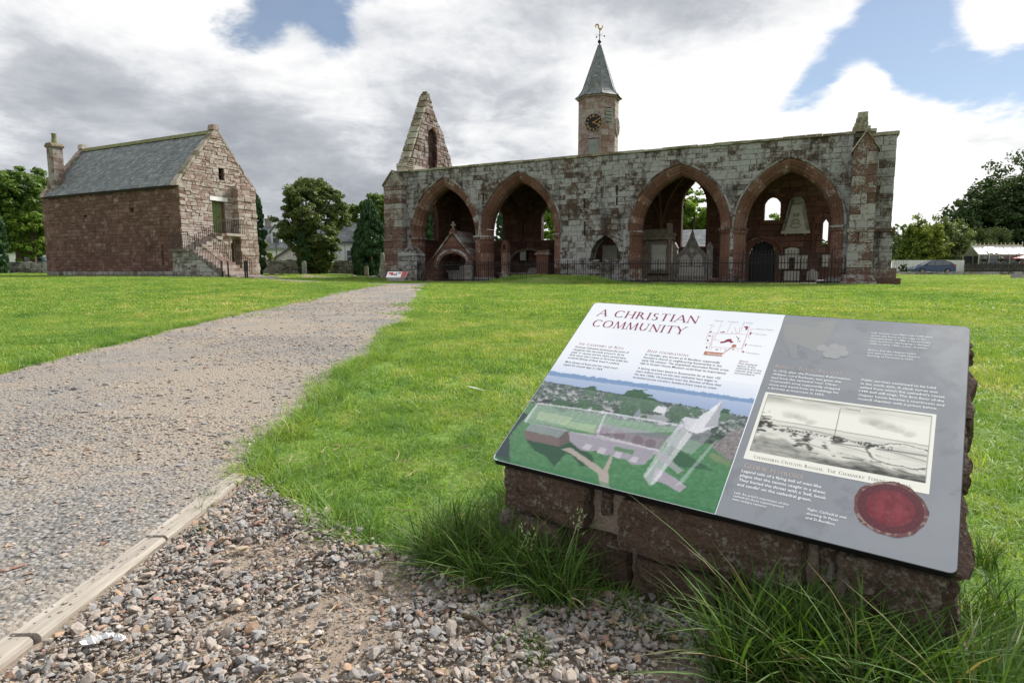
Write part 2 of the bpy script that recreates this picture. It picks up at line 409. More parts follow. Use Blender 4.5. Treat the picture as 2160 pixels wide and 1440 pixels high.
def apron_r(y): return np.interp(y, AP_Y, AP_X) + wob(np.asarray(y) * 4, 1.7) * .11
CP = [(-5.6, 28.4), (-9, 30.0), (-13.2, 33.6), (-15.2, 35.4)]            # the thin path to the stone steps
def cross_d(X, Y):
    d = np.full(np.shape(X), 99.)
    for (a, b), (c, e) in zip(CP[:-1], CP[1:]):
        L = (c - a) ** 2 + (e - b) ** 2; t = np.clip(((X - a) * (c - a) + (Y - b) * (e - b)) / L, 0, 1)
        d = np.minimum(d, np.hypot(X - a - t * (c - a), Y - b - t * (e - b)))
    return d
def on_path(X, Y, m=0.0): return (X > path_l(Y) + m) & (X < path_r(Y) - m) & (Y < 30.3)
def on_apron(X, Y, m=0.0): return (X >= -1.0) & (X < apron_r(Y) - m) & (Y < 2.34)

def grid_mesh(name, V, nr, nc, mat, close=False):
    f = []
    for i in range(nr - 1):
        for j in range(nc - 1 + (1 if close else 0)): f.append((i * nc + j, i * nc + (j + 1) % nc, (i + 1) * nc + (j + 1) % nc, (i + 1) * nc + j))
    me = bpy.data.meshes.new(name); me.from_pydata([tuple(v) for v in V], [], f); me.update()
    me.polygons.foreach_set('use_smooth', [True] * len(me.polygons))
    return place(name, me, mat)
def lawn_col(h, pos, fine=None):
    big = h.noise(pos, .22, 4, .6); mid = h.noise(pos, 1.1, 5, .62); sm = h.noise(pos, 4.2, 4, .68)
    v = h.m('MULTIPLY_ADD', mid, .55, h.m('MULTIPLY', big, .5)); v = h.m('MULTIPLY_ADD', sm, .55, h.m('SUBTRACT', v, .10))
    return h.ramp(v, [(.44, (.048, .116, .032)), (.57, (.104, .206, .045)), (.70, (.172, .276, .060)), (.81, (.26, .315, .10)), (.91, (.42, .38, .20))])
def lawn_fn(h, b):
    pos = h.n('ShaderNodeNewGeometry').outputs['Position']
    c = lawn_col(h, pos)
    t = h.noise(pos, 38, 4, .7)
    c = h.mix(1, c, h.ramp(t, [(.3, (.5, .5, .45)), (.7, (1.1, 1.1, 1.0))]), 'MULTIPLY')
    h.put(b.inputs['Base Color'], c)
    bp = h.n('ShaderNodeBump'); bp.inputs['Strength'].default_value = .8; bp.inputs['Distance'].default_value = .03
    h.put(bp.inputs['Height'], t); h.put(b.inputs['Normal'], bp.outputs[0])
M['lawn'] = material('lawn', lawn_fn, .95, .1)
def gravel_fn(h, b):
    pos = h.n('ShaderNodeNewGeometry').outputs['Position']
    vo = h.n('ShaderNodeTexVoronoi'); h.put(vo.inputs['Vector'], pos); vo.inputs['Scale'].default_value = 75
    sx = h.n('ShaderNodeSeparateColor'); h.put(sx.inputs[0], vo.outputs['Color'])
    st = h.ramp(sx.outputs[0], [(0, (.14, .138, .135)), (.35, (.22, .217, .214)), (.6, (.265, .24, .218)), (.8, (.31, .305, .30)), (1, (.11, .108, .108))])
    st = h.mix(1, st, h.ramp(vo.outputs['Distance'], [(.2, (1.08,) * 3), (.7, (.66,) * 3)]), 'MULTIPLY')
    earth = h.ramp(h.noise(pos, 60, 5, .7), [(.3, (.19, .160, .128)), (.7, (.335, .290, .240))])
    k = h.ss(h.m('ADD', h.noise(pos, .8, 5, .62), h.m('MULTIPLY', h.noise(pos, 14, 4, .65), .42)), .57, .80)
    h.put(b.inputs['Base Color'], h.mix(h.m('MULTIPLY', k, .85), st, earth))
    bp = h.n('ShaderNodeBump'); bp.inputs['Strength'].default_value = .7; bp.inputs['Distance'].default_value = .012
    h.put(bp.inputs['Height'], h.m('ADD', h.m('MULTIPLY', vo.outputs['Distance'], -1), h.noise(pos, 90, 3))); h.put(b.inputs['Normal'], bp.outputs[0])
M['gravel'] = material('trodden gravel', gravel_fn, .95, .15)
def earth_fn(h, b):
    pos = h.n('ShaderNodeNewGeometry').outputs['Position']
    n = h.noise(pos, 22, 6, .7); big = h.noise(pos, 3, 3)
    h.put(b.inputs['Base Color'], h.ramp(h.m('MULTIPLY_ADD', big, .5, h.m('MULTIPLY', n, .6)), [(.35, (.15, .120, .096)), (.6, (.25, .205, .165)), (.8, (.34, .285, .235))]))
    bp = h.n('ShaderNodeBump'); bp.inputs['Strength'].default_value = .9; bp.inputs['Distance'].default_value = .01
    h.put(bp.inputs['Height'], n); h.put(b.inputs['Normal'], bp.outputs[0])
M['earth'] = material('brown earth', earth_fn, .95, .1)

def build_ground():
    nr, nc = 120, 240
    rad = np.concatenate([np.linspace(0.02, 1.2, 10)[:-1], np.geomspace(1.2, 3000, nr - 9)])
    ang = np.linspace(0, 2 * np.pi, nc, endpoint=False)
    X = np.outer(rad, np.sin(ang)); Y = np.outer(rad, np.cos(ang)); Z = gz(X, Y)
    structure(grid_mesh('ground', np.stack([X, Y, Z], -1).reshape(-1, 3), nr, nc, 'lawn', True))
    # path sheet
    ys = np.concatenate([np.arange(-3, 4, .08), np.geomspace(4, 30.4, 130)]); n = 40
    V = []
    for y in ys:
        l, r = path_l(np.array([y]))[0], path_r(np.array([y]))[0]
        for k in range(n):
            t = k / (n - 1); x = l + (r - l) * t
            V.append((x, y, 0))
    V = np.array(V); e = np.tile(np.minimum(np.arange(n), n - 1 - np.arange(n)), len(ys))
    V[:, 2] = gz(V[:, 0], V[:, 1]) + .006 + .012 * (fbm(V[:, 0] * 3, V[:, 1] * 3, 3, 2)) * (e > 0) - .016 * (e == 0)
    structure(grid_mesh('gravel_path', V, len(ys), n, 'gravel'))
    # apron of earth under the loose stones, in front of the board
    ys = np.arange(-2.5, 2.34, .035); n = 90; V = []
    for y in ys:
        l, r = -1.06, apron_r(np.array([y]))[0]
        for k in range(n): V.append((l + (r - l) * k / (n - 1), y, 0))
    V = np.array(V); e = np.tile(np.minimum(np.arange(n), n - 1 - np.arange(n)), len(ys))
    V[:, 2] = gz(V[:, 0], V[:, 1]) + .005 + .018 * fbm(V[:, 0] * 5, V[:, 1] * 5, 3, 9) * (e > 0) - .012 * (e == 0) 
    V[:, 2] = np.where(V[:, 0] < -.972, gz(V[:, 0], V[:, 1]) + .004, V[:, 2])
    structure(grid_mesh('gravel_apron', V, len(ys), n, 'earth'))
    # thin path to the steps
    V = []; m = 0
    for (a, b), (c, d) in zip(CP[:-1], CP[1:]):
        L = math.hypot(c - a, d - b); nx, ny = -(d - b) / L, (c - a) / L
        for i in range(14):
            t = i / 14
            for k in range(6):
                s = (k / 5 - .5) * 1.5
                V.append((a + (c - a) * t + nx * s, b + (d - b) * t + ny * s, 0)); 
            m += 1
    V = np.array(V); V[:, 2] = gz(V[:, 0], V[:, 1]) + .012
    structure(grid_mesh('footpath', V, m, 6, 'gravel'))
build_ground()

# ------------------------------------------------------------------ scattering
def scatter(name, mat_protos, P, rot, scl, idx):
    me = bpy.data.meshes.new(name); me.from_pydata([tuple(p) for p in P], [], []); me.update()
    for nm, ty, arr in (('rot', 'FLOAT_VECTOR', rot), ('scl', 'FLOAT_VECTOR', scl), ('idx', 'INT', idx)):
        at_ = me.attributes.new(nm, ty, 'POINT')
        at_.data.foreach_set('vector' if ty == 'FLOAT_VECTOR' else 'value', np.asarray(arr, np.float32 if ty != 'INT' else np.int32).ravel())
    o = bpy.data.objects.new(name, me); COL.objects.link(o); stuff(o)
    c = bpy.data.collections.new(name + '_kinds')
    for i, pm in enumerate(mat_protos):
        c.objects.link(bpy.data.objects.new('%s_kind_%03d' % (name, i), pm))
    g = bpy.data.node_groups.new(name, 'GeometryNodeTree')
    g.interface.new_socket('Geometry', in_out='INPUT', socket_type='NodeSocketGeometry'); g.interface.new_socket('Geometry', in_out='OUTPUT', socket_type='NodeSocketGeometry')
    N = g.nodes; L = g.links
    gi = N.new('NodeGroupInput'); go = N.new('NodeGroupOutput'); ip = N.new('GeometryNodeInstanceOnPoints'); ci = N.new('GeometryNodeCollectionInfo')
    ci.inputs['Collection'].default_value = c; ci.inputs['Separate Children'].default_value = True; ci.inputs['Reset Children'].default_value = True
    ip.inputs['Pick Instance'].default_value = True
    def na(nm, ty):
        a = N.new('GeometryNodeInputNamedAttribute'); a.data_type = ty; a.inputs['Name'].default_value = nm; return a.outputs['Attribute']
    L.new(gi.outputs[0], ip.inputs['Points']); L.new(ci.outputs[0], ip.inputs['Instance'])
    L.new(na('idx', 'INT'), ip.inputs['Instance Index']); L.new(na('rot', 'FLOAT_VECTOR'), ip.inputs['Rotation']); L.new(na('scl', 'FLOAT_VECTOR'), ip.inputs['Scale'])
    L.new(ip.outputs[0], go.inputs[0])
    md = o.modifiers.new('scatter', 'NODES'); md.node_group = g
    return o

def blade_fn(cols, trans=.35, green=None):
    def fn(h, b):
        pos = h.n('ShaderNodeNewGeometry').outputs['Position']
        r = h.n('ShaderNodeNewGeometry').outputs['Random Per Island']; ro = h.n('ShaderNodeObjectInfo').outputs['Random']
        c = cols(h, pos, r, ro)
        h.put(b.inputs['Base Color'], c)
        tr = h.n('ShaderNodeBsdfTranslucent'); h.put(tr.inputs[0], h.mix(1, c, (1.5, 1.45, .6), 'MULTIPLY'))
        mx = h.n('ShaderNodeMixShader'); mx.inputs[0].default_value = trans
        h.nt.links.new(b.outputs[0], mx.inputs[1]); h.nt.links.new(tr.outputs[0], mx.inputs[2])
        h.nt.links.new(mx.outputs[0], h.nt.nodes['Material Output'].inputs[0])
    return fn
def lawn_blades(h, pos, r, ro):
    c = lawn_col(h, pos)
    c = h.mix(1, c, h.ramp(r, [(0, (.70, .80, .7)), (.5, (1.05, 1.08, 1.0)), (.85, (1.3, 1.22, 1.1)), (.93, (1.75, 1.35, 1.9)), (1, (2.1, 1.55, 2.6))]), 'MULTIPLY')
    return h.mix(1, c, h.ramp(ro, [(0, (.82, .85, .85)), (1, (1.15, 1.1, 1.0))]), 'MULTIPLY')
M['blades'] = material('lawn blades', blade_fn(lawn_blades), .55, .35)
M['tallgrass'] = material('long grass', blade_fn(lambda h, pos, r, ro: h.ramp(r, [(0, (.030, .070, .012)), (.4, (.056, .120, .020)), (.8, (.092, .165, .030)), (.88, (.11, .15, .04)), (.91, (.26, .21, .10)), (1, (.32, .26, .15))]), .22), .6, .2)

def tuft(n, rad, hmin, hmax, w, lean, seed, segs=3, bias=0.0):
    rg = np.random.default_rng(seed); V = []; F = []
    for i in range(n):
        a = rg.uniform(0, 2 * np.pi); rr = rad * np.sqrt(rg.uniform()); x, y = rr * np.cos(a), rr * np.sin(a)
        hgt = rg.uniform(hmin, hmax) * rg.uniform(.7, 1); la = rg.uniform(0, 2 * np.pi) if bias == 0 else a + rg.normal() * .9
        ln = hgt * abs(rg.normal()) * lean + bias * hgt; dx, dy = np.cos(la), np.sin(la); px, py = -dy, dx
        fa = rg.uniform(-1.2, 1.2); px, py = px * np.cos(fa) - py * np.sin(fa), px * np.sin(fa) + py * np.cos(fa)
        ww = w * rg.uniform(.6, 1.2); o = len(V)
        for k in range(segs):
            t = k / segs; q = ww * (1 - t * .6)
            cx, cy, cz = x + dx * ln * t * t, y + dy * ln * t * t, hgt * (t - .28 * t * t * min(ln / hgt, 1.2)) - .004
            V += [(cx - px * q, cy - py * q, cz), (cx + px * q, cy + py * q, cz)]
        V.append((x + dx * ln, y + dy * ln, hgt * (1 - .28 * min(ln / hgt, 1.2)) - .004))
        for k in range(segs - 1): F.append((o + 2 * k, o + 2 * k + 1, o + 2 * k + 3, o + 2 * k + 2))
        F.append((o + 2 * segs - 2, o + 2 * segs - 1, o + 2 * segs))
    return V, F
def proto(name, VF, mat, smooth=False):
    me = bpy.data.meshes.new(name); me.from_pydata([tuple(p) for p in VF[0]], [], VF[1]); me.materials.append(M[mat])
    if smooth: me.polygons.foreach_set('use_smooth', [True] * len(me.polygons))
    return me
BC = Vector((0.5213, 1.5235, 0.4519)); E1 = Vector((.8244, -.5651, -.0314)).normalized()
E2 = Vector((.4787, .6666, .5713)); E2 = (E2 - E1 * E1.dot(E2)).normalized(); E3 = E1.cross(E2)
H1 = Vector((.8244, -.5651, 0)).normalized(); H2 = Vector((.5651, .8244, 0)).normalized()
def on_plinth(X, Y, m=0.0):
    s = (X - BC.x) * H1.x + (Y - BC.y) * H1.y; t = (X - BC.x) * H2.x + (Y - BC.y) * H2.y
    return (np.abs(s - .02) < .50 + m) & (t > -.27 - m) & (t < .36 + m)
def in_ruin(X, Y):
    u = (X - RUIN.x) * UV.x + (Y - RUIN.y) * UV.y; w = (X - RUIN.x) * NV.x + (Y - RUIN.y) * NV.y
    return (u > -2) & (u < 27.0) & (w > -1.0)
def in_barn(X, Y):
    u = (X - BARN.x) * UV.x + (Y - BARN.y) * UV.y; w = (X - BARN.x) * NV.x + (Y - BARN.y) * NV.y
    return ((u > -15) & (u < .1) & (w > -.1)) | ((u > -.1) & (u < 5) & (w > -1.2) & (w < 4))
def sample(rng, y0, y1, dens, ymin_slope=.95):
    n = int((y1 - y0) * (y1 + y0) * ymin_slope * dens)
    Y = np.sqrt(rng.uniform(y0 ** 2, y1 ** 2, n)); X = rng.uniform(-1, 1, n) * ymin_slope * Y
    return X, Y
def build_grass():
    rng = np.random.default_rng(4)
    near = [proto('grass_tuft', tuft(46, .075, .025, .062, .0017, .75, i, 3), 'blades') for i in range(6)]
    mid = [proto('grass_tuft', tuft(80, .16, .03, .06, .0034, .7, 20 + i, 2), 'blades') for i in range(5)]
    far = [proto('grass_tuft', tuft(130, .42, .03, .055, .010, .6, 40 + i, 2), 'blades') for i in range(5)]
    for nm, pr, y0, y1, de, sc in (('lawn_grass', near, .7, 3.6, 330, 1.0), ('lawn_grass', mid, 3.3, 11, 95, 1.0), ('lawn_grass', far, 10, 40, 16, 1.0), ('lawn_grass', far, 39, 63, 5, 1.6)):
        X, Y = sample(rng, y0, y1, de, 1.5 if y0 < 1 else 1.3 if y0 < 20 else 1.1)
        e = rng.normal(0, .05 + .004 * y0, len(X))
        k = ~on_path(X + e, Y, .02) & ~on_apron(X + e, Y) & ~on_plinth(X, Y) & ~in_ruin(X, Y) & ~in_barn(X, Y) & (cross_d(X, Y) > .75) 
        k &= ~((X > -1.12) & (X < -.85) & (Y < 2.15))
        # bare scuffed patches along the path's right edge
        edge = np.clip((X - path_r(Y)) / .35, 0, 1); k &= rng.uniform(0, 1, len(X)) < .25 + .75 * edge + (X < path_l(Y)) 
        X, Y = X[k], Y[k]; n = len(X)
        hv = .55 + .75 * fbm(X * 1.1, Y * 1.1, 4, 1) + .5 * (fbm(X * 4, Y * 4, 2, 6) > .52) * (Y < 6)
        hv = hv * np.where(Y < 4, np.clip(.55 + .9 * np.exp(-np.hypot(X - BC.x, Y - BC.y) / .9), .55, 1.3), .9)
        S = np.stack([sc * rng.uniform(.8, 1.3, n), sc * rng.uniform(.8, 1.3, n), hv * rng.uniform(.8, 1.25, n)], -1)
        Rr = np.stack([rng.normal(0, .06, n), rng.normal(0, .06, n), rng.uniform(0, 6.28, n)], -1)
        scatter(nm, pr, np.stack([X, Y, gz(X, Y)], -1), Rr, S, rng.integers(0, len(pr), n))
    # long unmown grass round the foot of the plinth
    tall = [proto('grass_tuft', tuft(26, .035, .12, .30, .0030, .55, 70 + i, 5, .22), 'tallgrass') for i in range(6)]
    Pp = []; Sc = []
    def along(a0, a1, b0, b1, n, s0, s1):        # along the board's width a, in front of it b (metres from its centre line)
        for i in range(n):
            a = rng.uniform(a0, a1); b = rng.uniform(b0, b1); p = BC + H1 * a + H2 * b
            Pp.append((p.x, p.y, gz1(p.x, p.y))); Sc.append(rng.uniform(s0, s1))
    along(-.64, -.18, -.46, -.27, 95, .4, .9); along(-.72, -.52, -.4, .2, 40, .4, .7); along(-.25, .14, -.40, -.28, 22, .2, .42)
    along(.16, .54, -.50, -.28, 125, .55, 1.1); along(.5, .62, -.5, .1, 34, .35, .75); along(.56, .8, -.6, .0, 60, .3, .6); along(-.5, .6, .36, .46, 60, .3, .6)
    along(.36, .62, -.75, -.5, 30, .35, .7)
    n = len(Pp); Sc = np.array(Sc)
    scatter('long_grass', tall, Pp, np.stack([rng.normal(0, .15, n), rng.normal(0, .15, n), rng.uniform(0, 6.28, n)], -1), np.stack([Sc * 1.0, Sc * 1.0, Sc], -1), rng.integers(0, 6, n))
    fr = [proto('grass_tuft', tuft(34, .05, .04, .11, .0022, .9, 170 + i, 4, .25), 'blades') for i in range(5)]
    Yq = rng.uniform(1.4, 9, 520); Xq = np.where(Yq < 2.34, apron_r(Yq), path_r(Yq)) + rng.normal(.04, .06, 520); k = ~on_plinth(Xq, Yq); Xq, Yq = Xq[k], Yq[k]
    Yl = rng.uniform(3.5, 12, 300); Xq = np.concatenate([Xq, path_l(Yl) - np.abs(rng.normal(.02, .05, 300))]); Yq = np.concatenate([Yq, Yl])
    Yk = rng.uniform(1.6, 5.5, 170); Xk = rng.uniform(-.9, 1.0, 170) * Yk; k = ~on_path(Xk, Yk) & ~on_apron(Xk, Yk) & ~on_plinth(Xk, Yk, .05); Xq = np.concatenate([Xq, Xk[k]]); Yq = np.concatenate([Yq, Yk[k]])
    n = len(Xq); Sc = rng.uniform(.5, 1.25, n)
    scatter('edge_grass', fr, np.stack([Xq, Yq, gz(Xq, Yq)], -1), np.stack([rng.normal(0, .2, n), rng.normal(0, .2, n), rng.uniform(0, 6.28, n)], -1), np.stack([Sc, Sc, Sc], -1), rng.integers(0, 5, n))
    # weeds and small tufts growing in the gravel
    Pp = []
    for (px, py, k, sp) in ((432, 1135, 5, .03), (445, 1080, 4, .03), (470, 1055, 3, .02), (1115, 1395, 5, .03), (1130, 1400, 3, .02), (720, 1130, 6, .05), (985, 1230, 7, .05), (1040, 1250, 6, .04), (1240, 1290, 9, .06), (1430, 1370, 9, .05), (1180, 1240, 5, .04),
                            (540, 990, 4, .04), (880, 1190, 6, .06), (800, 1160, 6, .06)):
        r = ray(px, py); t = -EYE / r.z
        for i in range(k): Pp.append((r.x * t + rng.normal() * sp, r.y * t + rng.normal() * sp, .008))
    n = len(Pp); Sc = rng.uniform(.16, .34, n)
    scatter('gravel_weeds', tall, Pp, np.stack([rng.normal(0, .2, n), rng.normal(0, .2, n), rng.uniform(0, 6.28, n)], -1), np.stack([Sc * .8, Sc * .8, Sc * .8], -1), rng.integers(0, 6, n))

def pebble_fn(h, b):
    ro = h.n('ShaderNodeObjectInfo').outputs['Random']; pos = h.n('ShaderNodeNewGeometry').outputs['Position']
    c = h.ramp(ro, [(0, (.205, .205, .207)), (.18, (.265, .265, .27)), (.30, (.135, .134, .138)), (.44, (.295, .268, .245)), (.60, (.315, .262, .228)), (.72, (.25, .225, .205)), (.82, (.34, .295, .25)), (.90, (.26, .15, .118)), (.95, (.36, .265, .17)), (1, (.38, .375, .37))])
    n = h.noise(pos, 160, 5, .65)
    c = h.mix(1, c, h.ramp(n, [(.3, (.70, .68, .66)), (.7, (1.18, 1.18, 1.18))]), 'MULTIPLY')
    dust = h.ss(h.noise(pos, 35, 3, .6), .45, .75)
    c = h.mix(h.m('MULTIPLY', dust, .45), c, (.275, .242, .21))
    h.put(b.inputs['Base Color'], c)
    bp = h.n('ShaderNodeBump'); bp.inputs['Strength'].default_value = .35; bp.inputs['Distance'].default_value = .003
    h.put(bp.inputs['Height'], n); h.put(b.inputs['Normal'], bp.outputs[0])
M['pebble'] = material('gravel stones', pebble_fn, .85, .25)
def hull(seed, dims, n=16, boxy=.6):
    rg = random.Random(seed); bm = bmesh.new()
    for i in range(n):
        v = Vector((rg.gauss(0, 1), rg.gauss(0, 1), rg.gauss(0, 1))).normalized()
        mxx = max(abs(v.x), abs(v.y), abs(v.z)); v = v * (1 - boxy) + v / mxx * boxy * rg.uniform(.7, 1)
        bm.verts.new((v.x * dims[0] / 2, v.y * dims[1] / 2, v.z * dims[2] / 2))
    r = bmesh.ops.convex_hull(bm, input=bm.verts); bmesh.ops.delete(bm, geom=[g for g in r['geom_interior'] if isinstance(g, bmesh.types.BMVert)], context='VERTS')
    es = [e for e in bm.edges if e.calc_length() > .25]
    bmesh.ops.bevel(bm, geom=es, offset=.045, segments=1, affect='EDGES', clamp_overlap=True)
    bmesh.ops.recalc_face_normals(bm, faces=bm.faces)
    V = [tuple(v.co) for v in bm.verts]; F = [tuple(v.index for v in f.verts) for f in bm.faces] if bm.verts.index_update() is None else []
    bm.free(); return V, F
def build_gravel():
    rng = np.random.default_rng(11)
    chunky = [proto('gravel_stone', hull(i, (1, rng.uniform(.6, .9), rng.uniform(.35, .65)), 13 + i % 5), 'pebble') for i in range(14)]
    flatp = [proto('gravel_stone', hull(50 + i, (1, rng.uniform(.55, .9), rng.uniform(.16, .34)), 12), 'pebble') for i in range(10)]
    X = rng.uniform(-1.05, .66, 70000); Y = np.sqrt(rng.uniform(.8 ** 2, 2.4 ** 2, 70000))
    bare = fbm(X * 3.2 + 7, Y * 3.2, 4, 12)
    k = (on_apron(X + rng.normal(0, .03, len(X)), Y) & (X > -.94) & (rng.uniform(0, 1, len(X)) < np.clip((.69 - bare) * 7 + .3, .22, 1)))
    X, Y, bare = X[k], Y[k], bare[k]; n = len(X)
    s = np.exp(rng.normal(math.log(.0098), .52, n)); s = np.clip(s, .004, .036)
    z = gz(X, Y) + .008 + .018 * fbm(X * 5, Y * 5, 3, 9) + s * .16 + rng.uniform(0, .010, n)
    scatter('gravel_stones', chunky, np.stack([X, Y, z], -1), np.stack([rng.normal(0, .45, n), rng.normal(0, .45, n), rng.uniform(0, 6.28, n)], -1), np.stack([s, s, s * rng.uniform(.55, 1.0, n)], -1), rng.integers(0, len(chunky), n))
    n = 26000; X = rng.uniform(-.96, .66, n); Y = np.sqrt(rng.uniform(.8 ** 2, 2.4 ** 2, n)); k = on_apron(X + rng.normal(0, .03, n), Y); X, Y = X[k], Y[k]; n = len(X); s = np.clip(np.exp(rng.normal(math.log(.0042), .35, n)), .002, .008)
    scatter('gravel_grit', chunky[:6], np.stack([X, Y, gz(X, Y) + .006 + .018 * fbm(X * 5, Y * 5, 3, 9) + s * .1], -1), np.stack([rng.normal(0, .4, n), rng.normal(0, .4, n), rng.uniform(0, 6.28, n)], -1), np.stack([s, s, s], -1), rng.integers(0, 6, n))
    allx = []; ally = []; alls = []
    for y0, y1, de, sz in ((.8, 3.2, 1900, .0135), (3.2, 7, 900, .017), (7, 14, 300, .023), (14, 28, 70, .034)):
        Yq = np.sqrt(rng.uniform(y0 ** 2, y1 ** 2, int((y1 - y0) * 3.2 * de))); Xq = rng.uniform(-5.9, -.9, len(Yq))
        k = on_path(Xq + rng.normal(0, .05, len(Xq)), Yq) & ~((Xq > -1.06) & (Yq < 2.25))
        Xq, Yq = Xq[k], Yq[k]
        p = fbm(Xq * .9 + 3, Yq * .9, 5, 21); dr = np.minimum(path_r(Yq) - Xq, Xq - path_l(Yq))
        k = rng.uniform(0, 1, len(Xq)) < np.clip((.60 - p) * 6 + .2, .12, 1) + .3 * (dr < .4)
        allx.append(Xq[k]); ally.append(Yq[k]); alls.append(np.clip(np.exp(rng.normal(math.log(sz), .42, k.sum())), .004, .055))
    X = np.concatenate(allx); Y = np.concatenate(ally); s = np.concatenate(alls); n = len(X)
    scatter('path_stones', flatp + chunky[:5], np.stack([X, Y, gz(X, Y) + .007 + .012 * fbm(X * 3, Y * 3, 3, 2) + s * .06], -1), np.stack([rng.normal(0, .14, n), rng.normal(0, .14, n), rng.uniform(0, 6.28, n)], -1), np.stack([s, s, s], -1), rng.integers(0, 15, n))
    # dead straws lying about
    st = [proto('straw', MB_straw(i), 'straw') for i in range(5)]
    n = 150; X = rng.uniform(-1.0, .5, n); Y = rng.uniform(1.0, 2.6, n); k = ~on_plinth(X, Y, .02); X, Y = X[k], Y[k]; n = len(X)
    s = rng.uniform(.5, 1.3, n)
    scatter('straws', st, np.stack([X, Y, gz(X, Y) + .026], -1), np.stack([rng.normal(0, .12, n), rng.normal(0, .12, n), rng.uniform(0, 6.28, n)], -1), np.stack([s, s, s], -1), rng.integers(0, 5, n))
M['straw'] = flat('dry straw', (.42, .33, .20), .8, var=.2, scale=30)
def MB_straw(i):
    rg = random.Random(i); mb = MB(); p = [(-.05 + .1 * t / 5, .012 * math.sin(t * .9 + i) * (i % 3), .003 * math.sin(t * 1.7 + i)) for t in range(6)]
    mb.tube(p, [.0012, .0011, .001, .0009, .0007, .0004], 4); return mb.v, mb.f
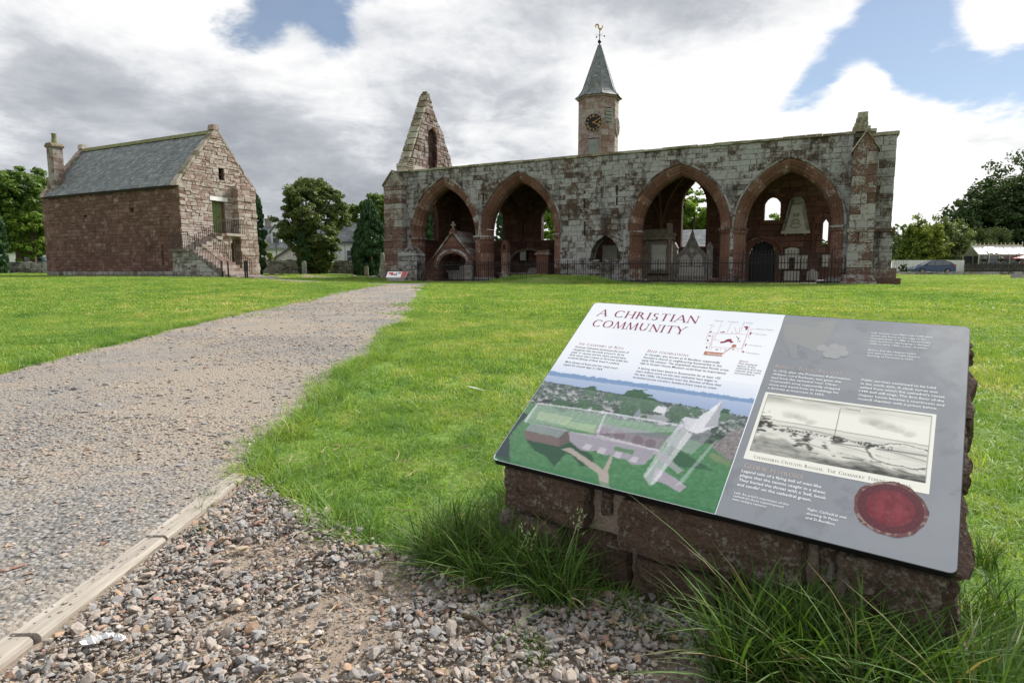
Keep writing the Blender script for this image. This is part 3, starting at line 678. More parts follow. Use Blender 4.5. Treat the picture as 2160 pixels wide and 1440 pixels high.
# ------------------------------------------------------------------ ruined aisle
RUIN_T = thing('ruined_aisle', 'long roofed aisle of a ruined red sandstone cathedral with four open pointed arches', 'ruin', RUIN, -A26)
RG = 0.22                                   # ground level there
ARCHES = [(.84, 4.75, 2.95, 2.92), (5.78, 9.86, 2.94, 2.94), (14.79, 18.83, 2.96, 2.70), (20.0, 23.77, 2.93, 2.64)]
def part(name, parent): 
    o = bpy.data.objects.new(name, None); COL.objects.link(o); o.parent = parent; o.empty_display_size = .2; return o
def build_ruin():
    rng = random.Random(5)
    T = RUIN_T
    ops = [(0.0,) + pointed(a[0], a[1], a[2], a[3], .49)[1::-1] for a in ARCHES]
    ops = [(RG - .3, o[1], o[2]) for o in ops]
    small = pointed(12.10, 13.78, 1.50, 1.28, .0)
    ops.append((1.30, small[1], small[0]))
    wall = core(MB(), -.35, 24.5, RG - .3, 6.98, .03, .76, ops).build('north_wall', 'ruin_core', T)
    polys = courses(-.30, 24.45, RG - .05, 6.93, (.21, .34), (.28, .78), ops, rng, .009)
    st = []
    for p in polys:
        a = abs(sum(p[i][0] * p[(i + 1) % 4][1] - p[(i + 1) % 4][0] * p[i][1] for i in range(4))) / 2
        if a < .01: continue
        d = 1 + .018 * max(p[0][0], 0)
        st.append((*stone(p, rng.uniform(.0, .028), .06, .009, rng), a * d))
    pieces('stone', st, wall, 'ruin', 300)
    # wall head: thin moss-grown cope stones
    cs = []; u = -.35
    while u < 24.5:
        L = rng.uniform(.6, 1.1); mb = MB().box(u + .006, min(u + L, 24.5) - .006, -.10, .9, 6.93 + rng.uniform(0, .02), 7.05 + rng.uniform(-.015, .025)); cs.append((mb.v, mb.f, 1)); u += L
    pieces('cope_stone', cs, wall, 'mossy', 60)
    # narrow blocked putlog slots: dark slabs, slot shade put into their colour
    for (u, z0, z1) in ((11.75, 4.25, 5.15), (13.55, 4.3, 5.35), (11.78, 2.75, 3.55), (5.48, 4.55, 5.4)):
        MB().box(u - .045, u + .045, -.022, .05, z0, z1).build('slot', 'dark', wall)
    # arches: two moulded orders cut into voussoirs, with a hood mould
    prof = [(.0, .78), (.0, .34), (.035, .30), (.05, .24), (.10, .235), (.13, .20), (.12, .15), (.17, .12), (.22, .13), (.25, .09), (.30, .075), (.33, .03), (.38, .035), (.42, .0), (.47, -.02), (.54, -.03), (.575, -.01), (.575, .78)]
    prof = [(r * .88, y) for r, y in prof]
    hood = [(.51, .06), (.515, -.05), (.55, -.10), (.60, -.11), (.62, -.05), (.63, .06)]
    def ring(par, arch, pf, name, n, mat, y_off=0):
        ul, ur, zs, h = arch; _, _, (a, m, Rr, c) = pointed(ul, ur, zs, h)
        for side in (0, 1):
            amax = math.acos(max((Rr - a) / Rr, -1))
            for i in range(n):
                ends = []
                t0, t1 = i / n, (i + 1) / n
                g = .004
                vs = []
                k = 3
                for j in range(k):
                    tt = t0 + (t1 - t0) * j / (k - 1)
                    for (r, y) in pf:
                        rr = Rr + r
                        am = math.acos(max(min((Rr - a) / rr, 1), -1))
                        an = am * tt + (g / rr if j == 0 else (-g / rr if j == k - 1 else 0))
                        x = c - rr * math.cos(an); z = zs + rr * math.sin(an)
                        if side: x = 2 * m - x
                        vs.append((x, y + y_off, z))
                q = len(pf); fs = [tuple(range(q)), tuple(range((k - 1) * q, k * q))]
                for j in range(k - 1):
                    for e in range(q): fs.append((j * q + e, j * q + (e + 1) % q, (j + 1) * q + (e + 1) % q, (j + 1) * q + e))
                MB().add(vs, fs).build(name, mat, par)
    for arch in ARCHES:
        A = part('arch', T)
        ring(A, arch, prof, 'voussoir', 11, 'arch')
        ring(A, arch, hood, 'hood_stone', 8, 'hood')
        ul, ur, zs, h = arch
        for sgn, u in ((-1, ul), (1, ur)):
            z = RG - .1; k = 0
            while z < zs - .26:
                hh = min(rng.uniform(.38, .6), zs - .24 - z)
                vs = [(u + sgn * r, y) for (r, y) in prof]
                MB().prism(vs, z + .004, z + hh - .004, 'z').build('jamb_stone', 'arch', A); z += hh
            cap = [(u + sgn * (r if r > .45 else r - .05), y if y > .7 else y - .05) for (r, y) in prof]
            MB().prism(cap, zs - .235, zs - .10, 'z').build('capital', 'arch', A)
            cap2 = [(u + sgn * (r if r > .45 else r - .09), y if y > .7 else y - .09) for (r, y) in prof]
            MB().prism(cap2, zs - .10, zs - .002, 'z').build('abacus', 'hood', A)
            base = [(u + sgn * (r if r > .45 else r - .07), y if y > .7 else y - .08) for (r, y) in prof]
            MB().prism(base, RG - .1, RG + .28, 'z').build('jamb_base', 'hood', A)
    # low arched opening between the second and third arch
    A = part('low_arch', T)
    sp = [(.0, .9), (.0, .14), (.10, .04), (.2, -.03), (.24, -.03), (.24, .2)]
    ring(A, (12.10, 13.78, 1.50, 1.28), [(r, y) for r, y in sp], 'voussoir', 7, 'hood')
    MB().box(11.9, 13.98, -.06, 1.2, 1.16, 1.30).build('sill', 'ruin', A)
    # ---- rear wall, end walls, roof slab
    W0 = 6.5
    win = [(2.95, 1.75, 3.52, 4.3, 1.2), (2.95, 6.42, 8.25, 4.3, 1.2), (2.33, 15.72, 17.17, 4.75, 1.45)]
    rop = [opening(l, r, zb, zs, h) for (zb, l, r, zs, h) in win]
    rop += [opening(20.40, 21.24, 3.80, 4.60, .44), opening(23.47, 23.73, 2.36, 3.5, .22), opening(19.66, 21.12, RG, 1.75, .84)]
    rear = core(MB(), -.9, 24.6, RG - .3, 6.75, W0 + .02, W0 + .38, rop, .2).build('south_wall', 'ruin_core', T)
    pl = courses(.0, 24.4, RG - .05, 6.6, (.26, .40), (.35, .8), rop, rng, .02)
    mb = MB()
    for p in pl:
        v, f = stone(p, rng.uniform(0, .03), .05, .016, rng); mb.add([(a, b + W0, c) for a, b, c in v], f)
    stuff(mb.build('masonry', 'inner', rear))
    def jambring(par, l, r, zb, zs, h, w, d0, d1, mat):
        """window surround: a moulded frame following the opening."""
        fi, ti, (a, m, Rr, c) = pointed(l, r, zs, h)
        pts_i = [(l, zb)] + [(fi(zs + (ti - zs) * t / 8)[0], zs + (ti - zs) * t / 8) for t in range(9)]
        pts_i += [(2 * m - x, z) for x, z in pts_i[::-1][1:]]
        fo, to, _ = pointed(l, r, zs, h, w)
        pts_o = [(l - w, zb)] + [(fo(zs + (to - zs) * t / 8)[0], zs + (to - zs) * t / 8) for t in range(9)]
        pts_o += [(2 * m - x, z) for x, z in pts_o[::-1][1:]]
        vs = []; n = len(pts_i)
        for (x, z), (X, Z) in zip(pts_i, pts_o): vs += [(x, d0, z), (X, d0, Z), (X, d1, Z), (x, d1, z)]
        fs = []
        for i in range(n - 1):
            for k in range(4): fs.append((4 * i + k, 4 * i + (k + 1) % 4, 4 * i + 4 + (k + 1) % 4, 4 * i + 4 + k))
        fs += [(0, 1, 2, 3), (4 * n - 4, 4 * n - 3, 4 * n - 2, 4 * n - 1)]
        return MB().add(vs, fs).build('surround', mat, par)
    for (zb, l, r, zs, h) in win:
        wd = part('window', T); jambring(wd, l, r, zb, zs, h, .22, W0 - .07, W0 + .2, 'inner')
        MB().box(l - .3, r + .3, W0 - .12, W0 + .8, zb - .16, zb).build('sill', 'inner', wd)
        if l > 15:     # stumps of broken tracery hanging in the head
            f3 = pointed(l, r, zs, h)[0]
            for t, sg in ((.30, -1), (.55, -1), (.78, -1), (.30, 1), (.55, 1), (.8, 1), (.05, -1)):
                z = zs + h * t; x = f3(z)[0 if sg < 0 else 1]
                MB().tube([(x, W0 + .35, z), (x - sg * .10, W0 + .35, z - .10), (x - sg * .17, W0 + .35, z - .06)], [.06, .045, .03], 5).build('tracery_stump', 'inner', wd)
    wd = part('window', T); jambring(wd, 20.40, 21.24, 3.80, 4.60, .44, .14, W0 - .05, W0 + .2, 'inner'); MB().box(20.2, 21.5, W0 - .14, W0 + .05, 3.55, 3.74).build('sill', 'inner', wd)
    wd = part('lancet_window', T); jambring(wd, 23.47, 23.73, 2.36, 3.5, .22, .10, W0 - .05, W0 + .2, 'inner')
    jambring(wd, 23.05, 24.1, 2.0, 3.5, .62, .12, W0 - .07, W0 + .05, 'inner')
    dr = part('doorway', T); jambring(dr, 19.66, 21.12, RG, 1.75, .84, .30, W0 - .14, W0 + .2, 'arch'); jambring(dr, 19.36, 21.42, 1.75, 1.76, 1.0, .10, W0 - .22, W0 - .05, 'arch')
    df = pointed(19.66, 21.12, 1.75, .84)[0]
    MB().prism([(19.66, RG), (21.12, RG), (21.12, 1.75), (20.9, 2.35), (20.39, 2.57), (19.88, 2.35), (19.66, 1.75)], W0 + .225, W0 + .26).build('door_back', 'blackwood', dr)  # backing added to stop daylight showing between the boards
    for i in range(6):
        x0 = 19.66 + 1.46 * i / 6; x1 = x0 + 1.46 / 6; zt = lambda x: min(1.75 + math.sqrt(max(0, 1 - ((x - 20.39) / .73) ** 2)) * .8, 2.56)
        MB().prism([(x0 + .006, RG), (x1 - .006, RG), (x1 - .006, zt(x1) + .02), (x0 + .006, zt(x0) + .02)], W0 + .16, W0 + .22).build('door_board', 'blackwood', dr)
    # vault ribs rising from wall shafts
    vr = part('vault', T)
    for u in (4.95, 9.9, 14.5, 19.3):
        MB().tube([(u, W0 - .02, 1.2), (u, W0 - .02, 3.0)], .09, 6).build('wall_shaft', 'inner', vr); MB().lathe([(.05, 2.75), (.12, 2.95), (.2, 3.02), (.2, 3.1)], u, W0 - .02, 8).build('corbel', 'inner', vr)
        for du, dw in ((-2.4, -2.6), (0, -2.7), (2.4, -2.6), (-1.9, 0), (1.9, 0)):
            MB().tube([(u + du * (1 - math.cos(t * math.pi / 16)), W0 - .05 + dw * (1 - math.cos(t * math.pi / 16)), 3.05 + 3.35 * math.sin(t * math.pi / 16)) for t in range(9)], .085, 5).build('rib', 'inner', vr)
    MB().box(-.6, 24.6, .77, W0 + .5, 6.55, 6.86).build('roof_slab', 'inner', T)
    # floor
    MB().box(-.3, 24.4, -.1, W0 + .1, RG - .25, RG + .03).build('floor', 'earth', T)
    # east end wall with its large pointed window: built in a frame turned a quarter
    E = part('east_wall', T); E.rotation_euler = (0, 0, R(90)); E.location = (0, 0, 0)     # its x runs along the church's depth, its outward side is +u
    eop = [opening(1.75, 3.55, 3.0, 4.3, 1.65)]
    core(MB(), .05, W0 + .3, RG - .3, 7.35, .06, .42, eop, .2).build('wall_core', 'ruin_core', E)
    pl = courses(.1, W0, RG, 7.3, (.24, .36), (.3, .7), eop, rng, .02); mb = MB()
    for p in pl: mb.add(*stone(p, rng.uniform(0, .03), .08, .016, rng))
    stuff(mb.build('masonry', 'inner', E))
    o = jambring(E, 1.75, 3.55, 3.0, 4.3, 1.65, .2, -.05, .2, 'arch')
    # the steep gable above it
    Gp = part('gable', T); Gp.rotation_euler = (0, 0, R(90)); Gp.location = (0.15, 0, 0)
    apex = (2.45, 12.10)
    def edge(z):
        t = (z - 7.2) / (apex[1] - 7.2)
        right = np.interp(z, [7.2, 8.12, 8.9, 9.7, 10.4, 10.5, 11.0, 12.2], [5.5, 5.17, 4.82, 4.29, 3.85, 3.5, 3.15, 2.52])
        return (.04 + (apex[0] - .10 - .04) * t, float(right))
    nic = [opening(2.28, 3.32, 7.25, 9.6, .6)]
    core(MB(), 0, 6, 7.2, 12.2, .30, .50, [], .3, edge).build('wall_core', 'ruin_core', Gp)
    core(MB(), 0, 6, 7.2, 12.2, .03, .31, nic, .2, edge).build('wall_core', 'ruin_core', Gp)
    st = []
    for p in courses(0, 6, 7.2, 12.15, (.20, .30), (.26, .5), nic, rng, .02, lambda z: (edge(z)[0] + .1, edge(z)[1] + .03 * math.sin(z * 23) + .05)):
        v, f = stone(p, rng.uniform(0, .06), .1, .018, rng); st.append((v, f, 1))
    pieces('stone', st, Gp, 'chimney_stone', 140)
    jambring(Gp, 2.28, 3.32, 7.25, 9.6, .6, .10, -.02, .3, 'arch')
    # moss-grown table stones on the standing slope
    n = 11
    for i in range(n):
        t0, t1 = i / n, (i + 1) / n - .012
        q = lambda t: (-.06 + (apex[0] + .06) * t, 7.45 + (apex[1] + .1 - 7.45) * t)
        a, b = q(t0), q(t1)
        MB().add([(a[0] - .16, -.12, a[1]), (a[0] + .02, -.12, a[1]), (a[0] + .02, 0.55, a[1]), (a[0] - .16, 0.55, a[1]), (b[0] - .16, -.12, b[1]), (b[0] + .02, -.12, b[1]), (b[0] + .02, 0.55, b[1]), (b[0] - .16, 0.55, b[1])],
                 [(0, 3, 2, 1), (4, 5, 6, 7), (0, 1, 5, 4), (1, 2, 6, 5), (2, 3, 7, 6), (3, 0, 4, 7)]).build('table_stone', 'mossy', Gp)
    MB().box(2.30, 2.58, .0, .5, 12.1, 12.27).build('apex_stone', 'mossy', Gp); MB().box(2.36, 2.5, .1, .42, 12.27, 12.4).build('apex_stone', 'mossy', Gp)
    MB().box(-.32, 5.5, -.1, .6, 6.98, 7.47).build('wall_base', 'barn_light', Gp)
    for i in range(10): 
        z = 7.25 + i * .06; MB().box(-.35 + i * .06 + rng.uniform(-.06, .06), .5, -.2, .6, z, z + .055).build('rubble_course', 'mossy', Gp) if i % 2 == 0 else None
    MB().box(3.1, 3.5, .0, .5, 10.5, 10.75).build('broken_stone', 'mossy', Gp)
    # ---- buttresses
    def buttress(name, u0, u1, yf, plinth, string, head, apexz, mat, seed):
        r2 = random.Random(seed); b = part(name, T); um = (u0 + u1) / 2
        MB().prism([(u0 + .03, RG - .2), (u1 - .03, RG - .2), (u1 - .03, head), (um, apexz - .04), (u0 + .03, head)], yf + .05, .2).build('core', 'ruin_core', b)
        def blocks(za, zb, o, y):
            z = za
            while z < zb - .05:
                hh = min(r2.uniform(.26, .46), zb - z); hh = zb - z if zb - z - hh < .15 else hh
                n = r2.choice((1, 2, 2, 3)); xs = sorted([u0 - o, u1 + o] + [u0 + (u1 - u0) * (i + 1) / n + r2.uniform(-.1, .1) for i in range(n - 1)])
                for i in range(n):
                    v, f = stone([(xs[i] + .006, z + .006), (xs[i + 1] - .006, z + .006), (xs[i + 1] - .006, z + hh - .006), (xs[i] + .006, z + hh - .006)], .0, .25 - y, .014, r2)
                    place('stone', MB().add([(a, c + y, d) for a, c, d in v], f).mesh('stone'), mat, b)
                z += hh
        blocks(RG + plinth, string, .0, yf - .04); blocks(string + .16, head, -.02, yf)
        MB().box(u0 - .04, u1 + .04, yf - .09, .1, string, string + .15).build('string_course', mat, b)
        for k in range(3): MB().box(u0 - .07 * (3 - k), u1 + .07 * (3 - k), yf - .04 - .07 * (3 - k), .1, RG - .2 if k == 0 else RG + plinth * k / 3 + .003, RG + plinth * (k + 1) / 3).build('plinth_course', mat, b)
        MB().prism([(u0 + .02, head + .01), (u1 - .02, head + .01), (um, apexz)], yf + .02, yf + .2).build('gablet_face', mat, b)
        for sgn, (x0, x1) in ((-1, (u0, um)), (1, (u1, um))):
            MB().prism([(x0 + sgn * .04, head), (x0 + sgn * .04, head + .12), (x1, apexz + .12), (x1, apexz)], yf - .05, .3).build('gablet_slope', 'mossy', b)
        return b
    buttress('buttress', -1.35, .05, -.55, .35, 2.72, 6.1, 6.95, 'buttress', 3)
    buttress('buttress', 24.42, 25.42, -.85, .45, 2.55, 6.0, 6.85, 'buttress', 4)
    # west face buttress beyond it, dark red
    b = part('buttress', T); r2 = random.Random(9)
    for (z0, z1, o) in ((RG - .2, RG + .3, .40), (RG + .3, RG + .75, .22), (RG + .75, 2.6, .02), (2.6, 2.72, .08), (2.72, 6.85, -.08), (6.85, 7.0, .0)):
        if z1 - z0 < 1: MB().box(24.5, 26.25 + o, .35 - o * .5, 1.45 + o * .5, z0 + .002, z1).build('plinth_course' if z0 < 1 else 'string_course', 'mossy' if z0 > 6 else 'buttress', b)
        else:
            MB().box(24.5, 26.2 + o, .42, 1.4, z0 + .002, z1).build('core', 'ruin_core', b); z = z0
            while z < z1 - .05:
                hh = min(r2.uniform(.26, .42), z1 - z); xm = 25.6 + r2.uniform(-.25, .3)
                for (xa, xb) in ((25.0, xm), (xm, 26.25 + o)):
                    v, f = stone([(xa + .006, z + .006), (xb - .006, z + .006), (xb - .006, z + hh - .006), (xa + .006, z + hh - .006)], 0, .3, .014, r2)
                    place('stone', MB().add([(a, c + .38, d) for a, c, d in v], f).mesh('stone'), 'ruin', b)
                z += hh
    # broken pinnacle on the wall head
    pn = part('pinnacle_stump', T)
    for (u0, u1, z0, z1) in ((24.40, 25.1, 7.06, 7.28), (24.46, 25.0, 7.28, 7.44), (24.52, 24.98, 7.44, 7.66), (24.58, 24.97, 7.66, 7.90)):
        MB().box(u0, u1, .1, .75, z0 + .004, z1).build('stone', 'mossy', pn)
    MB().box(25.1, 25.35, .2, .7, 7.03, 7.16).build('stone', 'mossy', pn)
    # stump of a cross wall against the first pier
    s = part('wall_stump', T); r2 = random.Random(21)
    for i in range(7):
        z = RG - .1 + i * .27; u1 = 1.25 if i < 6 else 1.15
        cuts = [-.12, .36 + r2.uniform(-.15, .15), .82 + r2.uniform(-.1, .1), u1]
        for a, c in zip(cuts[:-1], cuts[1:]):
            v, f = stone([(a + .006, z + .006), (c - .006, z + .006), (c - .006, z + .264), (a + .006, z + .264)], r2.uniform(0, .03), .9, .016, r2); place('stone', MB().add([(p, q - .75, w) for p, q, w in v], f).mesh('stone'), 'ruin', s)
    for i, (a, c, z) in enumerate(((-.15, 1.3, 1.79), (.0, 1.15, 1.95), (.2, .95, 2.12), (.38, .78, 2.26))):
        MB().prism([(a, z), (c, z), (c - .08, z + .15), (a + .08, z + .15)], -.75 - (.06 if i == 0 else 0) + i * .05, .1).build('weathered_stone', 'ruin', s)
build_ruin()

def local(T, o):                            # hang a top-level thing in the ruin's own axes
    o.location = T.matrix_basis @ o.location if False else o.location
def rpos(u, w, z=0.0): return RUIN + UV * u + NV * w + Vector((0, 0, z))
def rthing(name, label, cat, u, w, z=RG, group=None): return thing(name, label, cat, rpos(u, w, z), -A26, group)

# ------------------------------------------------------------------ iron railings
def build_railings():
    def run(T, u0, u1, w, z0, z1, step, post_every, spear=.07):
        n = max(2, int((u1 - u0) / step)); bar = None
        for i in range(n + 1):
            x = (u1 - u0) * i / n; post = post_every and i % post_every == 0
            if bar is None:
                mb = MB().box(-.010, .010, -.010, .010, z0, z1 - spear); mb.add([(-.022, -.012, z1 - spear), (.022, -.012, z1 - spear), (.022, .012, z1 - spear), (-.022, .012, z1 - spear), (0, 0, z1)], [(0, 1, 4), (1, 2, 4), (2, 3, 4), (3, 0, 4), (3, 2, 1, 0)])
                bar = mb.mesh('bar')
                mb = MB().box(-.022, .022, -.022, .022, z0 - .1, z1 - .03); mb.add([(-.03, -.03, z1 - .03), (.03, -.03, z1 - .03), (.03, .03, z1 - .03), (-.03, .03, z1 - .03), (0, 0, z1 + .06)], [(0, 1, 4), (1, 2, 4), (2, 3, 4), (3, 0, 4), (3, 2, 1, 0)]); pst = mb.mesh('post')
            o = place('post' if post else 'bar', pst if post else bar, 'iron', T); o.location = (x, 0, 0)
        for zz in (z0 + .10, z1 - .20): MB().box(0, u1 - u0, -.018, .018, zz - .02, zz + .02).build('rail', 'iron', T)
    T = rthing('iron_railing', 'low black spear-topped railing running along the arches behind the grassy mound', 'railing', 1.3, -.75)
    run(T, 1.3, 19.98, -.75, .02, 1.20, .128, 19)
    MB().tube([(.02, 0, .02), (.0, 1.0, .02)], .012, 5).build('return_rail', 'iron', T)
    T = rthing('iron_railing', 'taller black iron screen standing in the arch nearest the right-hand buttress', 'railing', 20.0, -.28)
    run(T, 20.0, 23.85, -.28, .02, 1.60, .142, 9)
    MB().box(.1, 1.5, -.012, .012, 1.25, 1.29).build('rail', 'iron', T)
    T = rthing('iron_railing', 'short low spear-topped railing beside the right-hand buttress, in front of the tall screen', 'railing', 20.05, -.75)
    run(T, 20.05, 24.38, -.75, .02, 1.20, .13, 11)
build_railings()

# ------------------------------------------------------------------ tombs and memorials in the aisle
def build_memorials():
    # canopied tomb in the first arch
    T = rthing('canopy_tomb', 'gabled stone canopy tomb with a cross finial inside the first arch', 'tomb', 3.25, .15)
    fo = opening(-1.05, 1.05, 0, .75, .98)
    g = core(MB(), -1.45, 1.45, -.1, 1.25, 0, .6, [fo], .18)
    core(g, 0, 0, 1.25, 2.86, 0, .6, [fo], .12, lambda z: (-1.45 + (z - 1.25) * .90, 1.45 - (z - 1.25) * .90)); g.build('front', 'inner', T)
    ring_pts = pointed(-1.05, 1.05, .75, .98)
    for k, (w0, w1, y) in enumerate(((.0, .12, -.03), (.12, .24, -.07))):
        fi = pointed(-1.05, 1.05, .75, .98, w0); f2 = pointed(-1.05, 1.05, .75, .98, w1)
        n = 12
        for sgn in (-1, 1):
            for i in range(n):
                za, zb = [.75 + (fi[1] - .75) * (t / n) ** .75 for t in (i, i + 1)]; zc, ze = [.75 + (f2[1] - .75) * (t / n) ** .75 for t in (i, i + 1)]
                MB().prism([(sgn * -fi[0](za)[0], za), (sgn * -fi[0](zb)[0], zb), (sgn * -f2[0](ze)[0], ze), (sgn * -f2[0](zc)[0], zc)], y, .3).build('arch_stone', 'arch' if k == 0 else 'hood', T)
    for sgn in (-1, 1):
        for i in range(5):
            t0, t1 = i / 5, (i + 1) / 5 - .01
            q = lambda t: (sgn * (1.56 - 1.56 * t), 1.22 + 1.76 * t)
            a, b = q(t0), q(t1)
            MB().prism([(a[0], a[1]), (b[0], b[1]), (b[0], b[1] + .12), (a[0], a[1] + .12)], -.06, 2.3).build('roof_stone', 'buttress', T)
    MB().box(-.2, .2, -.06, .3, 2.88, 3.04).build('finial_base', 'arch', T); MB().box(-.14, .14, .0, .24, 3.04, 3.2).build('finial_base', 'arch', T)
    MB().prism([(-.05, 3.2), (.05, 3.2), (.06, 3.38), (.15, 3.36), (.16, 3.48), (.05, 3.47), (.06, 3.62), (-.06, 3.62), (-.05, 3.47), (-.16, 3.48), (-.15, 3.36), (-.06, 3.38)], .08, .17).build('finial_cross', 'sandy', T)
    MB().box(-1.45, 1.45, .55, 2.2, -.1, .1).build('step', 'inner', T)
    MB().box(.95, 1.45, -.25, .3, -.1, 1.0).build('side_block', 'buttress', T); MB().prism([(1.0, 1.0), (1.5, 1.0), (1.4, 1.22), (1.22, 1.42), (1.06, 1.22)], -.22, .2).build('side_finial', 'buttress', T)
    # chest under the canopy
    c = tag(MB().box(-.95, .95, .5, 1.3, 0, .58).box(-1.03, 1.03, .42, 1.38, .58, .68).build('tomb_chest', 'greystone'), 'long grey tomb chest lying under the gabled canopy', 'tomb chest'); c.location = rpos(3.3, .6, RG); c.rotation_euler[2] = -A26
    c = tag(MB().box(-.42, .42, -.2, .2, 0, .14).prism([(-.42, .14), (.42, .14), (.33, .3), (-.33, .3)], -.2, .2).build('effigy_slab', 'greystone'), 'worn grey carved stone resting on the chest under the canopy', 'carved stone'); c.location = rpos(3.45, 1.5, RG + .68); c.rotation_euler[2] = -A26
    # second arch: recessed wall tomb, framed tablet, chest, pedestal, niche column
    T = rthing('wall_tomb', 'shallow round-headed wall tomb at the back of the second arch', 'tomb', 5.6, 6.2)
    n = 12; pr = []
    for i in range(n + 1):
        a = math.pi * i / n; pr.append((-math.cos(a) * 1.35, 1.15 + math.sin(a) * .95))
    for i in range(n):
        a = math.pi * i / n; b = math.pi * (i + 1) / n - .01
        MB().prism([(-math.cos(a) * 1.35, 1.2 + math.sin(a) * .85), (-math.cos(b) * 1.35, 1.2 + math.sin(b) * .85), (-math.cos(b) * 1.52, 1.2 + math.sin(b) * 1.02), (-math.cos(a) * 1.52, 1.2 + math.sin(a) * 1.02)], -.1, .3).build('arch_stone', 'sandy', T)
    for s in (-1, 1): MB().box(s * 1.44 - .085, s * 1.44 + .085, -.08, .3, 0, 1.2).build('jamb', 'inner', T)
    T = rthing('wall_tablet', 'small grey tablet in a dark frame hung within the round-headed wall tomb', 'memorial tablet', 5.15, 6.28, 1.5)
    MB().box(-.34, .34, -.03, .1, -.05, .95).build('frame', 'dark', T); MB().box(-.22, .22, -.045, -.028, .1, .82).build('tablet', 'marble', T)
    c = tag(MB().box(-1.5, 1.5, -.4, .4, 0, .45).box(-1.58, 1.58, -.48, .48, .45, .55).build('tomb_chest', 'greystone'), 'long low tomb chest on the floor of the second arch', 'tomb chest'); c.location = rpos(6.55, 3.2, RG); c.rotation_euler[2] = -A26
    c = tag(MB().box(-.5, .5, -.2, .2, 0, .1).prism([(-.5, .1), (.5, .1), (.36, .28), (-.36, .28)], -.2, .2).build('carved_stone', 'greystone'), 'worn grey stone resting on the low chest of the second arch', 'carved stone'); c.location = rpos(7.5, 3.2, RG + .55); c.rotation_euler[2] = -A26
    T = rthing('pedestal', 'square stone pedestal with a moulded cap under the second arch', 'pedestal', 8.75, 1.6)
    MB().box(-.38, .38, -.38, .38, 0, 1.58).build('shaft', 'inner', T); MB().box(-.46, .46, -.46, .46, 1.58, 1.70).build('cap', 'buttress', T); MB().prism([(-.42, 1.70), (.42, 1.70), (.5, 1.86), (-.3, 1.82)], -.42, .42).build('cap_top', 'buttress', T); MB().box(-.5, .5, -.5, .5, 0, .2).build('foot', 'inner', T)
    T = rthing('niche_post', 'short post with a small pointed niche beside the second arch pier', 'stone post', 6.3, 1.3)
    MB().box(-.2, .2, -.2, .2, 0, 1.75).build('shaft', 'arch', T); MB().box(-.24, .24, -.24, .24, 1.75, 1.85).build('cap', 'arch', T); MB().prism([(-.2, 1.85), (.2, 1.85), (.2, 2.2), (.0, 2.5), (-.2, 2.2)], -.2, .2).build('head', 'arch', T); MB().prism([(-.09, 1.9), (.09, 1.9), (.09, 2.14), (0, 2.3), (-.09, 2.14)], -.215, -.19).build('niche', 'dark', T)  # the niche is a dark slab, its shade put into the colour
    # low arch tablet
    T = rthing('wall_tablet', 'pale upright tablet seen through the low arch between the second and third arches', 'memorial tablet', 12.45, 2.5, 1.0)
    MB().box(-.42, .42, -.05, .12, 0, 1.3).build('tablet', 'marble', T); MB().box(-.5, .5, 0, .2, -.9, 1.38).build('backing', 'sandy', T)
    T = rthing('memorial_pier', 'brown rounded memorial pier in shadow behind the low arch', 'memorial', 13.75, 3.4)
    MB().lathe([(.5, -.1), (.5, 2.0), (.42, 2.5), (.2, 2.8)], 0, 0, 12).build('shaft', 'sandy', T); MB().box(-.55, .55, -.55, .55, -.1, .2).build('foot', 'sandy', T)
    for i, x in enumerate((11.9, 12.5, 13.1)):
        c = tag(MB().add(*hull(300 + i, (.5, .4, .26), 12)).build('rubble_stone', 'greystone'), ('leftmost', 'middle', 'rightmost')[i] + ' of three loose stones on the sill of the low arch', 'stone', 'stones on the sill'); c.location = rpos(x + .4, .5, 1.4)
    # third arch: classical wall monument
    T = rthing('wall_monument', 'tall brown classical wall monument with a pale tablet inside the third arch', 'monument', 15.15, 3.2)
    MB().box(-1.0, .72, 0, .5, 0, .5).build('plinth', 'sandy', T); MB().box(-.95, .66, .05, .5, .5, 2.35).build('back_slab', 'sandy', T)
    MB().box(-.42, .36, .0, .06, .75, 2.1).build('tablet', 'marble', T); MB().box(-.52, .46, .02, .055, .65, 2.2).build('tablet_frame', 'greystone', T)
    MB().lathe([(.11, .5), (.11, .6), (.085, .65), (.08, 2.2), (.12, 2.3), (.12, 2.4)], .56, -.06, 10).build('column', 'sandy', T)
    MB().box(-1.0, .76, -.14, .5, 2.40, 2.62).build('entablature', 'sandy', T); MB().box(-1.05, .84, -.2, .5, 2.62, 2.74).build('cornice', 'sandy', T); MB().box(-.9, .4, .0, .5, 2.74, 3.0).build('attic', 'sandy', T); MB().box(.4, .66, -.1, .3, 2.74, 3.3).build('urn_block', 'sandy', T)
    MB().box(-.6, .5, -.12, .0, .42, .5).build('ledge', 'iron', T)
    # gothic headstone
    T = rthing('gothic_monument', 'grey gothic headstone with two pointed white panels inside the third arch', 'monument', 16.75, 4.3)
    MB().box(-1.15, 1.15, 0, .45, 0, .28).build('plinth', 'greystone', T)
    MB().prism([(-.82, .28), (.82, .28), (.82, 1.5), (.35, 1.95), (.12, 2.5), (0, 2.95), (-.12, 2.5), (-.35, 1.95), (-.82, 1.5)], .08, .38).build('slab', 'greystone', T)
